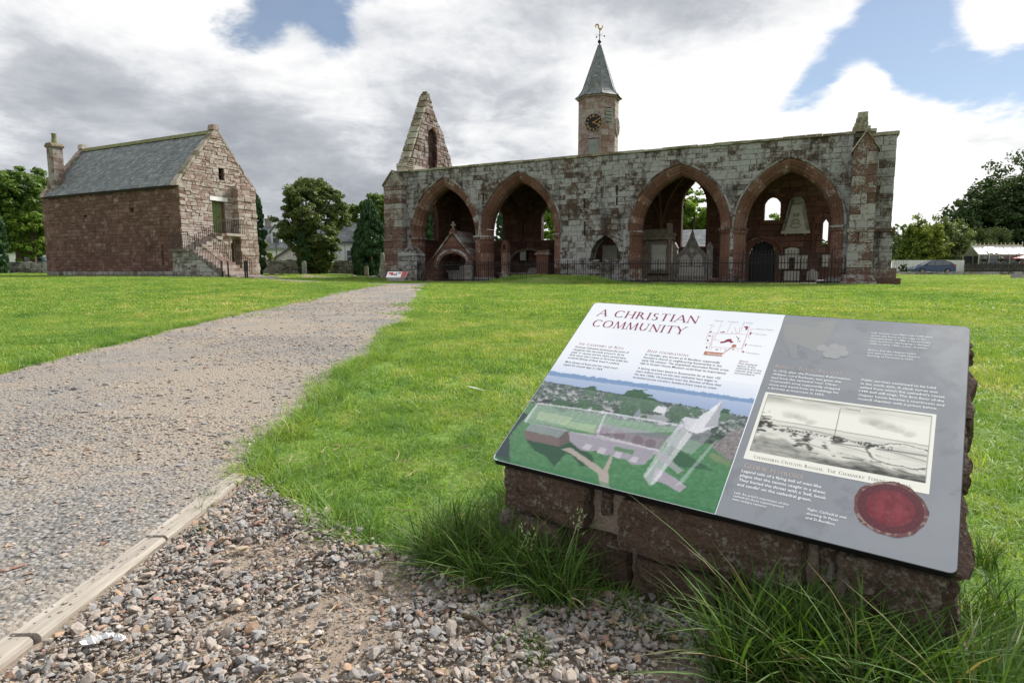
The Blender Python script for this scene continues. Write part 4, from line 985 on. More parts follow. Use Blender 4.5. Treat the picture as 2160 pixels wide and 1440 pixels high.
    for s in (-1, 1):
        MB().box(s * .98 - .15, s * .98 + .15, .02, .42, .28, 1.95).build('pillar', 'greystone', T); MB().prism([(s * .98 - .19, 1.95), (s * .98 + .19, 1.95), (s * .98, 2.3)], .0, .44).build('pillar_cap', 'greystone', T)
        MB().prism([(s * .36 - .28, .95), (s * .36 + .28, .95), (s * .36 + .28, 1.3), (s * .36 + .16, 1.52), (s * .36, 1.6), (s * .36 - .16, 1.52), (s * .36 - .28, 1.3)], .055, .085).build('panel', 'marble', T)
        MB().prism([(0, 3.0), (s * .14, 2.55), (s * .38, 2.0), (s * .88, 1.55), (s * .88, 1.42), (s * .33, 1.86), (s * .06, 2.4)], -.0, .2).build('moulding', 'greystone', T)
    MB().box(-.1, .1, .03, .09, 1.68, 1.9).build('shield', 'marble', T)
    MB().box(-.7, .7, .05, .08, .35, .85).build('inscription_panel', 'marble', T)
    # fourth arch: obelisk tablet and wall tablets
    T = rthing('obelisk_monument', 'pale marble obelisk-shaped relief on grey backing high inside the fourth arch', 'monument', 22.08, 6.34, 0)
    MB().prism([(-.78, 2.95), (.78, 2.95), (.70, 3.2), (.38, 4.75), (.2, 4.98), (-.2, 4.98), (-.38, 4.75), (-.70, 3.2)], .02, .16).build('backing', 'greystone', T)
    MB().prism([(-.56, 3.12), (.56, 3.12), (.5, 3.3), (.23, 4.55), (-.23, 4.55), (-.5, 3.3)], -.05, .02).build('obelisk', 'marble', T)
    MB().box(-.74, .74, -.12, .1, 2.95, 3.11).build('base', 'marble', T)
    for s in (-1, 1): MB().lathe([(.05, 2.86), (.1, 2.95)], s * .5, 0, 8).build('bracket', 'greystone', T)
    for z, r in ((4.0, .14), (3.62, .2), (3.4, .26)):
        MB().tube([(math.cos(a) * r, -.06, z + math.sin(a) * r * .5) for a in [math.pi * 2 * k / 10 for k in range(11)]], .025, 5).build('carved_wreath', 'greystone', T)
    MB().prism([(-.2, 4.6), (.2, 4.6), (.12, 4.85), (-.12, 4.85)], -.08, .02).build('carved_urn', 'greystone', T)
    for i, (u, z, w, hh, top, lab) in enumerate(((21.95, 1.62, .70, .55, 1, 'round-topped pale tablet directly under the obelisk relief'), (21.55, .98, .5, .72, 0, 'left of the two pale upright tablets beneath the round-topped one'), (22.45, .98, .6, .72, 0, 'right of the two pale upright tablets beneath the round-topped one'),
                                                (23.95, 1.1, .84, .62, 0, 'wide pale tablet under the lancet window'), (22.0, .32, .8, .52, 0, 'low wide pale tablet near the ground under the two upright ones'), (23.05, .35, .55, .62, 2, 'small pale gabled tablet near the ground beside the wide low one'))):
        T = rthing('wall_tablet', lab, 'memorial tablet', u, 6.36, z)
        if top == 1: pg = [(-w / 2, 0), (w / 2, 0), (w / 2, hh * .8), (w * .25, hh * .95), (0, hh), (-w * .25, hh * .95), (-w / 2, hh * .8)]
        elif top == 2: pg = [(-w / 2, 0), (w / 2, 0), (w / 2, hh * .7), (0, hh), (-w / 2, hh * .7)]
        else: pg = [(-w / 2, 0), (w / 2, 0), (w / 2, hh), (-w / 2, hh)]
        MB().prism(pg, -.06, .1).build('tablet', 'marble', T); MB().prism([(x * 1.12, (z2 - hh / 2) * 1.1 + hh / 2) for x, z2 in pg], -.02, .12).build('surround', 'greystone', T)
    # fallen stones inside the arches
    rg = random.Random(2); k = 0
    for (u, w, lab) in ((18.5, .2, 'fallen block just left of the pier between the third and fourth arches'), (18.95, -.1, 'pale fallen block against the left side of the pier between third and fourth arches'), (19.4, -.35, 'fallen block right in front of the pier between the third and fourth arches'), (19.95, -.1, 'fallen block at the right foot of the pier beside the black door'),
                  (23.5, .3, 'fallen block at the foot of the last pier beside the tall iron screen'), (14.6, -.1, 'fallen block at the left foot of the third arch'), (15.2, .1, 'fallen block under the left edge of the third arch opening')):
        k += 1; s = rg.uniform(.35, .55)
        c = tag(MB().add(*hull(400 + k, (s * 1.6, s, s * .7), 13)).build('fallen_stone', 'buttress'), lab, 'stone', 'fallen blocks behind the railing'); c.location = rpos(u, w, RG + s * .2); c.rotation_euler = (0, 0, rg.uniform(0, 3))
build_memorials()
# ------------------------------------------------------------------ chapter house
BG = 0.50
def build_barn():
    rng = random.Random(8)
    T = thing('chapter_house', 'two-storey red rubble house with a slate roof, end chimney and outside stair', 'building', BARN, -A26)
    L, Wd, EV, RZ, MID = 14.25, 5.55, 6.02, 9.50, 2.72
    up = lambda w: EV + (RZ - EV) * (1 - abs(w - MID) / MID)
    # long north wall (x along the wall, outward is -y)
    slits = [rect_open(-9.55, -9.2, 4.40, 4.52), rect_open(-4.75, -4.3, 4.58, 4.72), rect_open(-1.93, -1.75, 1.30, 2.36)]
    wall = core(MB(), -L, 0, BG - .3, EV, .03, .7, slits, .13).build('north_wall', 'barn_core', T)
    for o in slits: MB().box(o[2](0)[0] - .02, o[2](0)[1] + .02, .25, .29, o[0] - .02, o[1] + .02).build('dark_back', 'dark', wall)
    a = []
    for p in courses(-L, 0, BG - .05, EV - .02, (.16, .27), (.24, .58), slits, rng, .010):
        ar = (max(q[0] for q in p) - min(q[0] for q in p)) * (max(q[1] for q in p) - min(q[1] for q in p))
        v, f = stone(p, rng.uniform(0, .028), .06, .011, rng, jit=.016); a.append((v, f, ar))
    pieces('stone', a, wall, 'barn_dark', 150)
    pl = MB()
    for i in range(3): MB().box(-L - .04 + i * .01, .02, -.07 + i * .02, .1, BG - .3 + i * .22, BG - .1 + i * .22).build('plinth_course', 'grey_rubble', wall)
    # west gable in a frame turned a quarter: x = depth, outward (-y) = west
    G = part('gable_wall', T); G.rotation_euler = (0, 0, R(90))
    gops = [rect_open(2.17, 3.10, 3.22, 5.22), rect_open(2.74, 3.18, 6.53, 7.28), rect_open(3.08, 3.66, BG - .05, 2.86)]
    ge = lambda z: (0, Wd) if z <= EV else (MID * (z - EV) / (RZ - EV), Wd - (Wd - MID) * (z - EV) / (RZ - EV))
    core(MB(), 0, Wd, BG - .3, RZ, .03, .7, gops, .16, ge).build('wall_core', 'barn_core', G)
    a = []
    for p in courses(0, Wd, BG - .05, RZ - .05, (.13, .25), (.22, .52), gops, rng, .012, ge):
        ar = (max(q[0] for q in p) - min(q[0] for q in p)) * (max(q[1] for q in p) - min(q[1] for q in p))
        v, f = stone(p, rng.uniform(0, .045), .06, .014, rng, jit=.022); a.append((v, f, ar * 1.3))
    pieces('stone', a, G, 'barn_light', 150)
    # skews on both gables
    for gx in (0.0, 1.0):
        par = G if gx == 0 else part('far_gable', T)
        if gx: par.rotation_euler = (0, 0, R(90)); par.location = (-L + .62, 0, 0)
        if gx: core(MB(), 0, Wd, BG - .3, RZ, .0, .62, [], .3, ge).build('wall_core', 'barn_core', par)
        for s in (0, 1):
            n = 9
            for i in range(n):
                t0, t1 = i / n, (i + 1) / n - .008
                q = lambda t: ((-.06 + (MID + .06) * t) if s == 0 else (Wd + .06 - (Wd + .06 - MID) * t), EV + .0 + (RZ - EV) * t)
                (x0, z0), (x1, z1) = q(t0), q(t1); h_ = .20 + rng.uniform(-.02, .03)
                MB().prism([(x0, z0), (x1, z1), (x1, z1 + h_), (x0, z0 + h_)], -.03, .45).build('skew_stone', 'mossy' if rng.random() < .3 else 'barn_light', par)
        MB().prism([(MID - .22, RZ + .05), (MID + .22, RZ + .05), (MID + .16, RZ + .36), (MID - .16, RZ + .36)], -.04, .46).build('peak_stone', 'barn_light', par)
        MB().prism([(-.2, EV - .16), (.15, EV - .16), (.2, EV + .2), (-.14, EV + .14)], -.05, .45).build('skew_putt', 'barn_light', par)
    def turned(name): o = part(name, T); o.rotation_euler = (0, 0, R(90)); return o     # a part of the house in the gable's axes
    # door, windows
    d = turned('upper_door')
    for i in range(4): MB().box(2.2 + i * .215, 2.2 + i * .215 + .207, .24, .28, 3.26, 5.18).build('board', 'green_door', d)
    D2 = MB().box(2.72, 2.76, .21, .24, 4.2, 4.28).build('handle', 'iron', d)
    MB().box(3.04, 3.12, .18, .3, 3.24, 5.2).build('door_jamb', 'barn_dark', d)
    MB().box(2.02, 3.3, -.05, .3, 5.22, 5.46).build('lintel', 'harl', G); MB().box(2.3, 2.92, -.035, .2, 5.56, 5.84).build('carved_panel', 'grey_rubble', G)
    MB().box(2.0, 3.25, -.12, .3, 3.08, 3.22).build('door_sill', 'barn_light', G)
    w = turned('small_window')
    MB().box(2.74, 3.18, .30, .32, 6.53, 7.28).build('pane', 'dark', w); MB().box(2.95, 2.975, .27, .30, 6.53, 7.28).build('glazing_bar', 'lead', w); MB().box(2.74, 3.18, .27, .30, 6.9, 6.925).build('glazing_bar', 'lead', w); MB().box(2.66, 3.26, -.03, .2, 6.42, 6.53).build('sill', 'barn_light', w); MB().box(2.64, 3.28, -.03, .2, 7.28, 7.46).build('lintel', 'barn_light', w)
    d = turned('lower_doorway'); MB().box(3.08, 3.66, .5, .55, BG - .05, 2.86).build('door_leaf', 'barn_dark', d); MB().box(2.95, 3.7, -.04, .3, 2.86, 3.06).build('lintel', 'barn_light', d)
    # corner buttress of ruined walling
    b = turned('buttress'); n = 24
    for i in range(n):
        z = BG - .1 + i * .245; out = .62 - .008 * i + rng.uniform(-.03, .05)
        cuts = [3.70 + rng.uniform(-.04, .04), 4.2 + rng.uniform(-.18, .18), 4.72 + rng.uniform(-.12, .12), 5.12 + rng.uniform(-.04, .05)]
        for c0, c1 in zip(cuts[:-1], cuts[1:]):
            v, f = stone([(c0 + .006, z + .006), (c1 - .006, z + .006), (c1 - .006, z + .239), (c0 + .006, z + .239)], rng.uniform(0, .05), .9, .02, rng); place('stone', MB().add([(p, q - out, r) for p, q, r in v], f).mesh('stone'), 'barn_light', b)
    MB().prism([(-.50, 5.78), (.05, 5.78), (.05, 6.22), (-.2, 6.1)], 3.70, 5.14, 'x').build('weathering', 'barn_light', b)
    # rear and roof
    MB().box(-L, 0, Wd - .6, Wd, BG - .3, EV).build('south_wall', 'barn_core', T)
    rf = part('roof', T); sl = []; rows = 21; ln = math.hypot(MID + .14, RZ - EV + .16)
    base = [(-.17, EV - .06), (MID, RZ - .02)]
    for s in (0, 1):
        pts = [(-.16, EV - .14), (MID, RZ - .06)] if s == 0 else [(Wd + .16, EV - .14), (MID, RZ - .06)]
        MB().prism([pts[0], pts[1], (pts[1][0], pts[1][1] - .12), (pts[0][0], pts[0][1] - .12)], -L + .3, -.42, 'x').build('sarking', 'dark', rf)
        mb = MB()
        for r_ in range(rows):
            t0, t1 = r_ / rows, min((r_ + 1.5) / rows, 1.0)
            y0, z0 = pts[0][0] + (pts[1][0] - pts[0][0]) * t0, pts[0][1] + (pts[1][1] - pts[0][1]) * t0 + .035
            y1, z1 = pts[0][0] + (pts[1][0] - pts[0][0]) * t1, pts[0][1] + (pts[1][1] - pts[0][1]) * t1 + .012
            x = -L + .3 - (r_ % 2) * .16
            while x < -.42:
                wd_ = rng.uniform(.24, .36); xa, xb = max(x, -L + .3) + .004, min(x + wd_, -.42) - .004; x += wd_
                if xb - xa < .03: continue
                dz = rng.uniform(-.006, .012); dy = rng.uniform(-.012, .012)
                v = [(xa, y0 + dy, z0 + dz), (xb, y0 + dy, z0 + dz), (xb, y1, z1), (xa, y1, z1), (xa, y0 + dy, z0 + dz - .03), (xb, y0 + dy, z0 + dz - .03)]
                f = [(0, 1, 2, 3), (4, 5, 1, 0)]
                if s == 0: sl.append((v, f, (xb - xa) * (1 + .02 * x) * (1.25 - t0 * .2)))
                else: mb.add(v, f)
        if s: stuff(mb.build('slates', 'slate', rf))
    pieces('slate', sl, rf, 'slate', 300)
    n = 26
    for i in range(n):
        x0 = -L + .3 + (L - .72) * i / n; x1 = x0 + (L - .72) / n - .008
        MB().prism([(MID - .2, RZ - .16), (MID, RZ + .10), (MID + .2, RZ - .16)], x0, x1, 'x').build('ridge_tile', 'ridge', rf)
    # chimney rising from the wall head at the far end
    ch = part('chimney', T); cx0, cx1, cy0, cy1 = -13.62, -12.88, .22, .86
    z = 5.9; k = 0
    MB().box(cx0 + .06, cx1 - .06, cy0 + .06, cy1 - .06, 5.5, 9.2).build('core', 'barn_core', ch)
    while z < 9.2:
        hh = min(rng.uniform(.2, .3), 9.22 - z); o = .09 if z < 7.0 else 0.0
        xm = (cx0 + cx1) / 2 + rng.uniform(-.12, .12); ym = (cy0 + cy1) / 2 + rng.uniform(-.2, .2)
        for q in ((cx0 - o, xm, cy0 - o, cy1 + o), (xm, cx1 + o, cy0 - o, ym), (xm, cx1 + o, ym, cy1 + o)): MB().box(q[0] + .004, q[1] - .004, q[2] + .004, q[3] - .004, z + .005, z + hh - .005).build('stone', 'chimney_stone', ch)
        z += hh
    MB().prism([(cx0 - .07, 9.22), (cx1 + .07, 9.22), (cx1 + .09, 9.34), (cx1 - .1, 9.5), (cx0 + .1, 9.5), (cx0 - .09, 9.34)], cy0 - .07, cy1 + .07).build('cap', 'mossy', ch)
    MB().lathe([(.19, 9.48), (.15, 9.8), (.14, 10.08), (.165, 10.1), (.165, 10.16), (.11, 10.16)], (cx0 + cx1) / 2 + .05, (cy0 + cy1) / 2, 12).build('chimney_pot', 'ridge', ch)
    # ---- outside stair: landing block at the corner, lower flight west, upper flight along the gable
    S = part('outside_stair', T); n = 9
    y0, y1 = -1.15, .05
    MB().prism([(.55, BG - .3), (4.55, BG - .3), (4.55, BG + .0), (4.45, BG + .08), (2.0, 1.95), (.55, 1.95)], y0 + .12, y1, 'y').build('lower_flight_core', 'grey_rubble', S)
    st = []
    se = lambda z: (.55, 4.6 if z < BG else 4.6 - (z - BG) / (1.95 - BG) * 2.6)
    for p in courses(.55, 4.6, BG - .1, 2.0, (.18, .27), (.25, .55), [], rng, .014, se):
        v, f = stone(p, rng.uniform(0, .03), .1, .014, rng); place('stone', MB().add([(a_, b_ + y0 + .1, c_) for a_, b_, c_ in v], f).mesh('stone'), 'grey_rubble', S)
    MB().box(.45, 2.05, y0 - .06, y1 + .05, 1.97, 2.09).build('landing_slab', 'grey_rubble', S)
    for i in range(n):
        x1 = 5.15 - i * .355; MB().box(max(x1 - .40, 1.95), x1, y0 + .16, y1 + .55, BG + .0, BG + (i + 1) * (2.05 - BG) / n).build('step', 'barn_light', S)
    # upper flight
    m = 6
    MB().prism([(-.1, BG - .2), (2.45, BG - .2), (2.45, 3.0), (2.1, 3.0), (-.1, 2.0)], .05, 1.1, 'x').build('upper_flight_core', 'barn_core', S)
    G2 = part('upper_flight_face', S) if False else S
    fe = lambda z: (-.1, 2.5) if z < 2.0 else (-.1 + (z - 2.0) * 2.2, 2.5)
    for p in courses(-.1, 2.5, BG, 3.0, (.18, .28), (.25, .5), [], rng, .016, fe):
        v, f = stone(p, rng.uniform(0, .04), .1, .016, rng); place('stone', MB().add([(1.12 - b_, a_, c_) for a_, b_, c_ in v], [q[::-1] for q in f]).mesh('stone'), 'barn_light', S)
    for i in range(m): MB().box(.02, 1.2, .0 + i * .36, .42 + i * .36, 2.0 + i * .19, 2.09 + (i + 1) * .173).build('step', 'barn_light', S)
    MB().box(.02, 1.25, 2.12, 3.55, 3.02, 3.17).build('platform', 'barn_light', S); MB().box(.02, 1.1, 2.4, 2.62, 2.6, 3.02).build('corbel', 'barn_light', S)
    # railings of the stair
    def rail(name, p0, p1, hgt, n, par):
        r_ = part(name, par)
        for i in range(n + 1):
            q = p0.lerp(p1, i / n); MB().box(q.x - .011, q.x + .011, q.y - .011, q.y + .011, q.z - .03, q.z + hgt).build('bar', 'iron', r_)
        MB().tube([p0 + Vector((0, 0, hgt)), p1 + Vector((0, 0, hgt))], .017, 5).build('handrail', 'iron', r_)
    V3 = Vector
    rail('railing', V3((.62, y0 + .05, 2.09)), V3((2.0, y0 + .05, 2.09)), .80, 9, T)
    rail('railing', V3((2.0, y0 + .05, 2.09)), V3((4.55, y0 + .05, BG + .05)), .85, 20, T)
    rail('railing', V3((2.0, .55, 2.05)), V3((5.05, .55, BG + .1)), .85, 20, T)
    rail('railing', V3((1.18, -.05, 2.1)), V3((1.18, 2.15, 3.15)), .85, 16, T)
    rail('railing', V3((1.18, 2.15, 3.17)), V3((1.18, 3.5, 3.17)), .90, 10, T)
    rail('railing', V3((1.18, 3.5, 3.17)), V3((.05, 3.5, 3.17)), .90, 7, T)
    for x in (4.62, 5.1, 6.4, 6.55): MB().box(x - .03, x + .03, y0 + .05, y0 + .11, BG - .05, BG + .9).build('railing_post', 'iron', S)
    MB().box(4.4, 5.6, y0 + .2, y1 + .9, BG - .12, BG + .12).build('bottom_step', 'barn_light', S); MB().box(5.6, 6.5, y0 + .5, y1 + 1.1, BG - .12, BG + .06).build('bottom_step', 'barn_light', S)
build_barn()

# ------------------------------------------------------------------ clock tower
def build_tower():
    c = rpos(9.42, 9.2, 0)
    T = thing('clock_tower', 'slender octagonal stone clock tower with a grey slate spire behind the ruin', 'tower', c, 0)
    r = 1.36; n = 8; ph = R(-0.7)
    TOP = at(1261, 213, c.y).z; TIP = at(1261, 97, c.y).z
    vx = [(r * math.sin(ph + k * math.pi / 4), r * math.cos(ph + k * math.pi / 4)) for k in range(8)]
    mat = masonry('tower sandstone', [(.19, .125, .105), (.23, .16, .135), (.27, .20, .17)], ((.28, .25, .23), (.33, .305, .285)), .15, .1)
    MB().prism([(x * .96, y * .96) for x, y in vx], 0, TOP + .05, 'z').build('core', 'barn_core', T)
    rng = random.Random(3); faces = []
    st = []
    for k in range(8):
        a, b = Vector((*vx[k], 0)), Vector((*vx[(k + 1) % 8], 0)); mid = (a + b) / 2; e = (b - a); Lf = e.length; e.normalize(); nn = mid.normalized()
        faces.append((mid, e, nn, Lf))
        z = 5.0
        while z < TOP - .02:
            hh = min(rng.uniform(.28, .42), TOP - z); cuts = [0, Lf] if rng.random() < .35 else [0, Lf * rng.uniform(.35, .65), Lf]
            for q0, q1 in zip(cuts[:-1], cuts[1:]):
                v, f = stone([(q0 + .004, z + .004), (q1 - .004, z + .004), (q1 - .004, z + hh - .004), (q0 + .004, z + hh - .004)], .01, .06, .01, rng, jit=.002)
                st.append(([tuple(a + e * p - nn * q + Vector((0, 0, w))) for p, q, w in v], f, 1 if nn.y < .3 else 0))
            z += hh
    sm = [s for s in st if s[2]]; hid = [s for s in st if not s[2]]
    M['tower'] = mat
    pieces('stone', sm, T, 'tower', 200)
    mb = MB()
    for s in hid: mb.add(s[0], s[1])
    stuff(mb.build('stone_infill', 'tower', T))
    MB().prism([(x * 1.06, y * 1.06) for x, y in vx], TOP, TOP + .12, 'z').build('eaves_course', 'tower', T)
    # bell-cast slate spire: courses of slates on each face
    sp = part('spire', T); rows = 22; prof = lambda t: (1.56 - 1.1 * t ** .0 * 0) if False else float(np.interp(t, [0, .05, .12, .22, 1], [1.58, 1.36, 1.19, 1.03, .09]))
    zz = lambda t: TOP + .10 + (TIP - TOP - .10) * t
    dirs = [Vector((x, y, 0)) / r for x, y in vx]
    sl = []; rg = random.Random(6)
    for k in range(8):
        d0, d1 = dirs[k], dirs[(k + 1) % 8]
        vis = (d0 + d1).y < .8
        for i in range(rows):
            t0, t1 = i / rows, min((i + 1.25) / rows, 1)
            m = max(1, int(prof(t0) * .78 / .2)); off = .5 * (i % 2)
            for j in range(m):
                s0, s1 = j / m + .004, (j + 1) / m - .004
                p = lambda s, t, o: d0.lerp(d1, s) * (prof(t) + o) + Vector((0, 0, zz(t)))
                o = rg.uniform(.015, .03)
                v = [p(s0, t0, o), p(s1, t0, o), p(s1, t1, .006), p(s0, t1, .006)]
                sl.append(([tuple(q) for q in v], [(0, 1, 2, 3)], 1 if vis else 0))
    mb = MB()
    for s in sl: mb.add(s[0], s[1])
    stuff(mb.build('slates', 'slate', sp))
    for k in range(8):
        MB().tube([dirs[k] * (prof(t) + .015) + Vector((0, 0, zz(t))) for t in (0, .05, .12, .22, .5, 1)], [.05, .045, .04, .035, .03, .02], 5).build('hip', 'leadgrey', sp)
    MB().lathe([(.13, TIP - .15), (.13, TIP + .02), (.07, TIP + .06)], 0, 0, 10).build('lead_cap', 'leadgrey', sp)
    # front face: clock, louvre, blank green panel
    vis = sorted(range(8), key=lambda k: faces[k][2].dot(Vector((-c.x, -c.y, 0)).normalized()), reverse=True)
    fr = vis[:4]                         # the four seen from the green, the most frontal first
    def on(k, fn):       # local frame: x along the face to the right, y outward = -y
        mid, e, nn, Lf = faces[k]; o = part(fn, T); o.location = mid; o.rotation_euler = (0, 0, math.atan2(nn.x, -nn.y))
        return o
    zc = at(1249, 259, c.y - 1.2).z
    def clock(k, zc):
        K = on(k, 'clock')
        R0 = .56
        dsc = [(R0 * math.cos(2 * math.pi * i / 36), zc + R0 * math.sin(2 * math.pi * i / 36)) for i in range(36)]
        MB().prism(dsc, -.07, .02).build('dial', 'blackwood', K)
        mb = MB()
        for i in range(36):
            a, b = 2 * math.pi * i / 36, 2 * math.pi * (i + 1) / 36
            mb.prism([(R0 * math.cos(a), zc + R0 * math.sin(a)), (R0 * math.cos(b), zc + R0 * math.sin(b)), (R0 * 1.06 * math.cos(b), zc + R0 * 1.06 * math.sin(b)), (R0 * 1.06 * math.cos(a), zc + R0 * 1.06 * math.sin(a))], -.09, .02)
        mb.build('rim', 'greystone', K)
        rom = ['XII', 'I', 'II', 'III', 'IIII', 'V', 'VI', 'VII', 'VIII', 'IX', 'X', 'XI']
        for i, t in enumerate(rom):
            a = math.pi / 2 - 2 * math.pi * i / 12; mb = MB(); wch = .034; tot = len(t) * wch * 1.3
            # strokes of the numeral, its feet towards the centre
            for j, chh in enumerate(t):
                x = -tot / 2 + (j + .5) * wch * 1.3
                def seg(x0, z0, x1, z1, w):
                    ux, uz = math.sin(a), -math.cos(a)      # x axis of the numeral
                    rx, rz = math.cos(a), math.sin(a)
                    P = lambda xx, zz_: (ux * xx + rx * (.43 + zz_), zc + uz * xx + rz * (.43 + zz_))
                    mb.prism([P(x0 - w, z0), P(x0 + w, z0), P(x1 + w, z1), P(x1 - w, z1)], -.082, -.071)
                if chh == 'I': seg(x, -.075, x, .075, .012)
                elif chh == 'V': seg(x - .028, .075, x, -.075, .011); seg(x + .028, .075, x, -.075, .008)
                else: seg(x - .026, .075, x + .026, -.075, .011); seg(x + .026, .075, x - .026, -.075, .008)
            mb.build('numeral', 'gold', K)
        for ang, ln, w in ((math.pi / 2 - R(58), .33, .032), (math.pi / 2 - R(114), .47, .024)):
            ux, uz = math.cos(ang), math.sin(ang)
            MB().prism([(-ux * .08 - uz * w * .5, zc - uz * .08 + ux * w * .5), (-ux * .08 + uz * w * .5, zc - uz * .08 - ux * w * .5), (ux * ln * .7 + uz * w, zc + uz * ln * .7 - ux * w), (ux * ln, zc + uz * ln), (ux * ln * .7 - uz * w, zc + uz * ln * .7 + ux * w)], -.10, -.088).build('hand', 'gold', K)
    # order the faces: pick the one turned slightly left for the clock, the next to its right for the louvre
    return T, faces, fr, on, clock, zc, c, TIP
tower = build_tower()
def tower_details():
    T, faces, fr, on, clock, zc, c, TIP = tower
    clock(fr[0], zc)
    nxt = fr[3]
    clock(nxt, zc - .1)
    K = on(fr[1], 'belfry_louvre'); z0, z1 = at(1279, 258, c.y - 1.2).z, at(1279, 226, c.y - 1.2).z
    MB().box(-.22, .22, -.012, .02, z0, z1).build('opening', 'dark', K)  # dark sheet painted as the shade behind the slats
    for i in range(4):
        z = z0 + .04 + i * (z1 - z0 - .08) / 4; MB().add([(-.2, -.015, z), (.2, -.015, z), (.2, -.06, z + .02), (-.2, -.06, z + .02), (-.2, -.02, z + .2), (.2, -.02, z + .2)], [(0, 1, 2, 3), (3, 2, 5, 4), (0, 3, 4), (1, 5, 2), (0, 4, 5, 1)]).build('slat', 'lead', K)
    MB().prism([(-.3, z1), (.3, z1), (.2, z1 + .16), (.0, z1 + .2), (-.2, z1 + .16)], -.03, .02).build('hood', 'tower', K)
    for s in (-1, 1): MB().box(s * .27 - .05, s * .27 + .05, -.03, .02, z0 - .05, z1).build('jamb', 'tower', K)
    K = on(fr[0], 'blind_panel'); z0, z1 = 7.05, at(1249, 293, c.y - 1.2).z
    MB().box(-.34, .34, -.02, .02, z0, z1).build('panel', 'lead', K); MB().box(-.40, .40, -.03, .02, z1, z1 + .05).build('head', 'dark', K)
    for s in (-1, 1): MB().box(s * .375 - .03, s * .375 + .03, -.03, .02, z0, z1).build('edge', 'tower', K)
    # weathercock: a thing standing on the spire
    wv = thing('weathercock', 'gilded weathercock above a pair of compass arms on the spire top', 'weather vane', (c.x, c.y, TIP), 0)
    zt = at(1257, 50, c.y).z - TIP
    MB().tube([(0, 0, -.05), (0, 0, zt - .45)], .028, 6).build('rod', 'iron', wv); MB().lathe([(.02, .14), (.09, .18), (.13, .26), (.09, .36), (.02, .4)], 0, 0, 12).build('ball', 'iron', wv); MB().lathe([(.06, .0), (.07, .08), (.03, .14)], 0, 0, 10).build('socket', 'iron', wv)
    ca = .45
    for s in (0, 1):
        a = ca + s * math.pi / 2; MB().tube([(-math.cos(a) * .38, -math.sin(a) * .38, .68), (math.cos(a) * .38, math.sin(a) * .38, .68)], .009, 5).build('compass_arm', 'iron', wv)
        MB().box(math.cos(a) * .38 - .035, math.cos(a) * .38 + .035, math.sin(a) * .38 - .01, math.sin(a) * .38 + .01, .63, .73).build('compass_letter', 'iron', wv)
    b = zt - .46
    body = [(-.18, b + .30), (-.10, b + .14), (.0, b + .02), (.10, b + .02), (.20, b + .14), (.24, b + .28), (.30, b + .30), (.27, b + .36), (.28, b + .44), (.22, b + .42), (.19, b + .36), (.16, b + .24), (.04, b + .2), (-.05, b + .26), (-.08, b + .36)]
    tail = [(-.08, b + .30), (-.05, b + .42), (-.12, b + .55), (-.26, b + .60), (-.38, b + .54), (-.44, b + .42), (-.40, b + .30), (-.30, b + .24), (-.36, b + .34), (-.32, b + .44), (-.24, b + .46), (-.18, b + .40), (-.18, b + .30), (-.13, b + .22)]
    MB().prism([(x * .75, b + (z - b) * .75) for x, z in body], -.03, .03).build('cock_body', 'gold', wv); MB().prism([(x * .75, b + (z - b) * .75) for x, z in tail], -.02, .02).build('cock_tail', 'gold', wv)
tower_details()
# ------------------------------------------------------------------ trees
def leaf_fn(stops, trans=.3):
    def cols(h, pos, r, ro):
        big = h.noise(pos, .55, 4, .6); c = h.ramp(h.m('MULTIPLY_ADD', r, .45, h.m('MULTIPLY', big, .62)), stops)
        return c
    return blade_fn(cols, trans)
def leafmat(name, a, b, c, d=None, trans=.3):
    M[name] = material(name, leaf_fn([(.25, a), (.5, b), (.72, c), (.9, d or c)], trans), .6, .3)
leafmat('broadleaf', (0.042, 0.084, 0.017), (0.077, 0.140, 0.025), (0.119, 0.189, 0.034), (0.168, 0.224, 0.049))
leafmat('dark_broadleaf', (0.019, 0.040, 0.013), (0.034, 0.064, 0.019), (0.052, 0.086, 0.025), (0.069, 0.100, 0.031), .2)
leafmat('fresh_broadleaf', (0.063, 0.119, 0.017), (0.119, 0.210, 0.028), (0.189, 0.287, 0.042), (0.266, 0.322, 0.063), .4)
leafmat('yellow_bush', (0.063, 0.105, 0.017), (0.119, 0.175, 0.025), (0.210, 0.238, 0.035), (0.420, 0.378, 0.042), .3)
leafmat('pine', (0.050, 0.081, 0.020), (0.087, 0.129, 0.034), (0.133, 0.171, 0.048), (0.196, 0.175, 0.063), .2)
leafmat('yew', (0.014, 0.042, 0.014), (0.025, 0.067, 0.022), (0.039, 0.090, 0.031), (0.056, 0.112, 0.036), .12)
leafmat('grey_bush', (0.063, 0.091, 0.034), (0.105, 0.147, 0.049), (0.154, 0.196, 0.070), (0.210, 0.238, 0.098), .3)
leafmat('purple', (0.070, 0.031, 0.039), (0.119, 0.059, 0.063), (0.168, 0.098, 0.091), (0.168, 0.126, 0.084), .3)
M['bark'] = flat('brown bark', (.085, .062, .045), .95, var=.3, scale=6)
M['twig'] = M['bark']
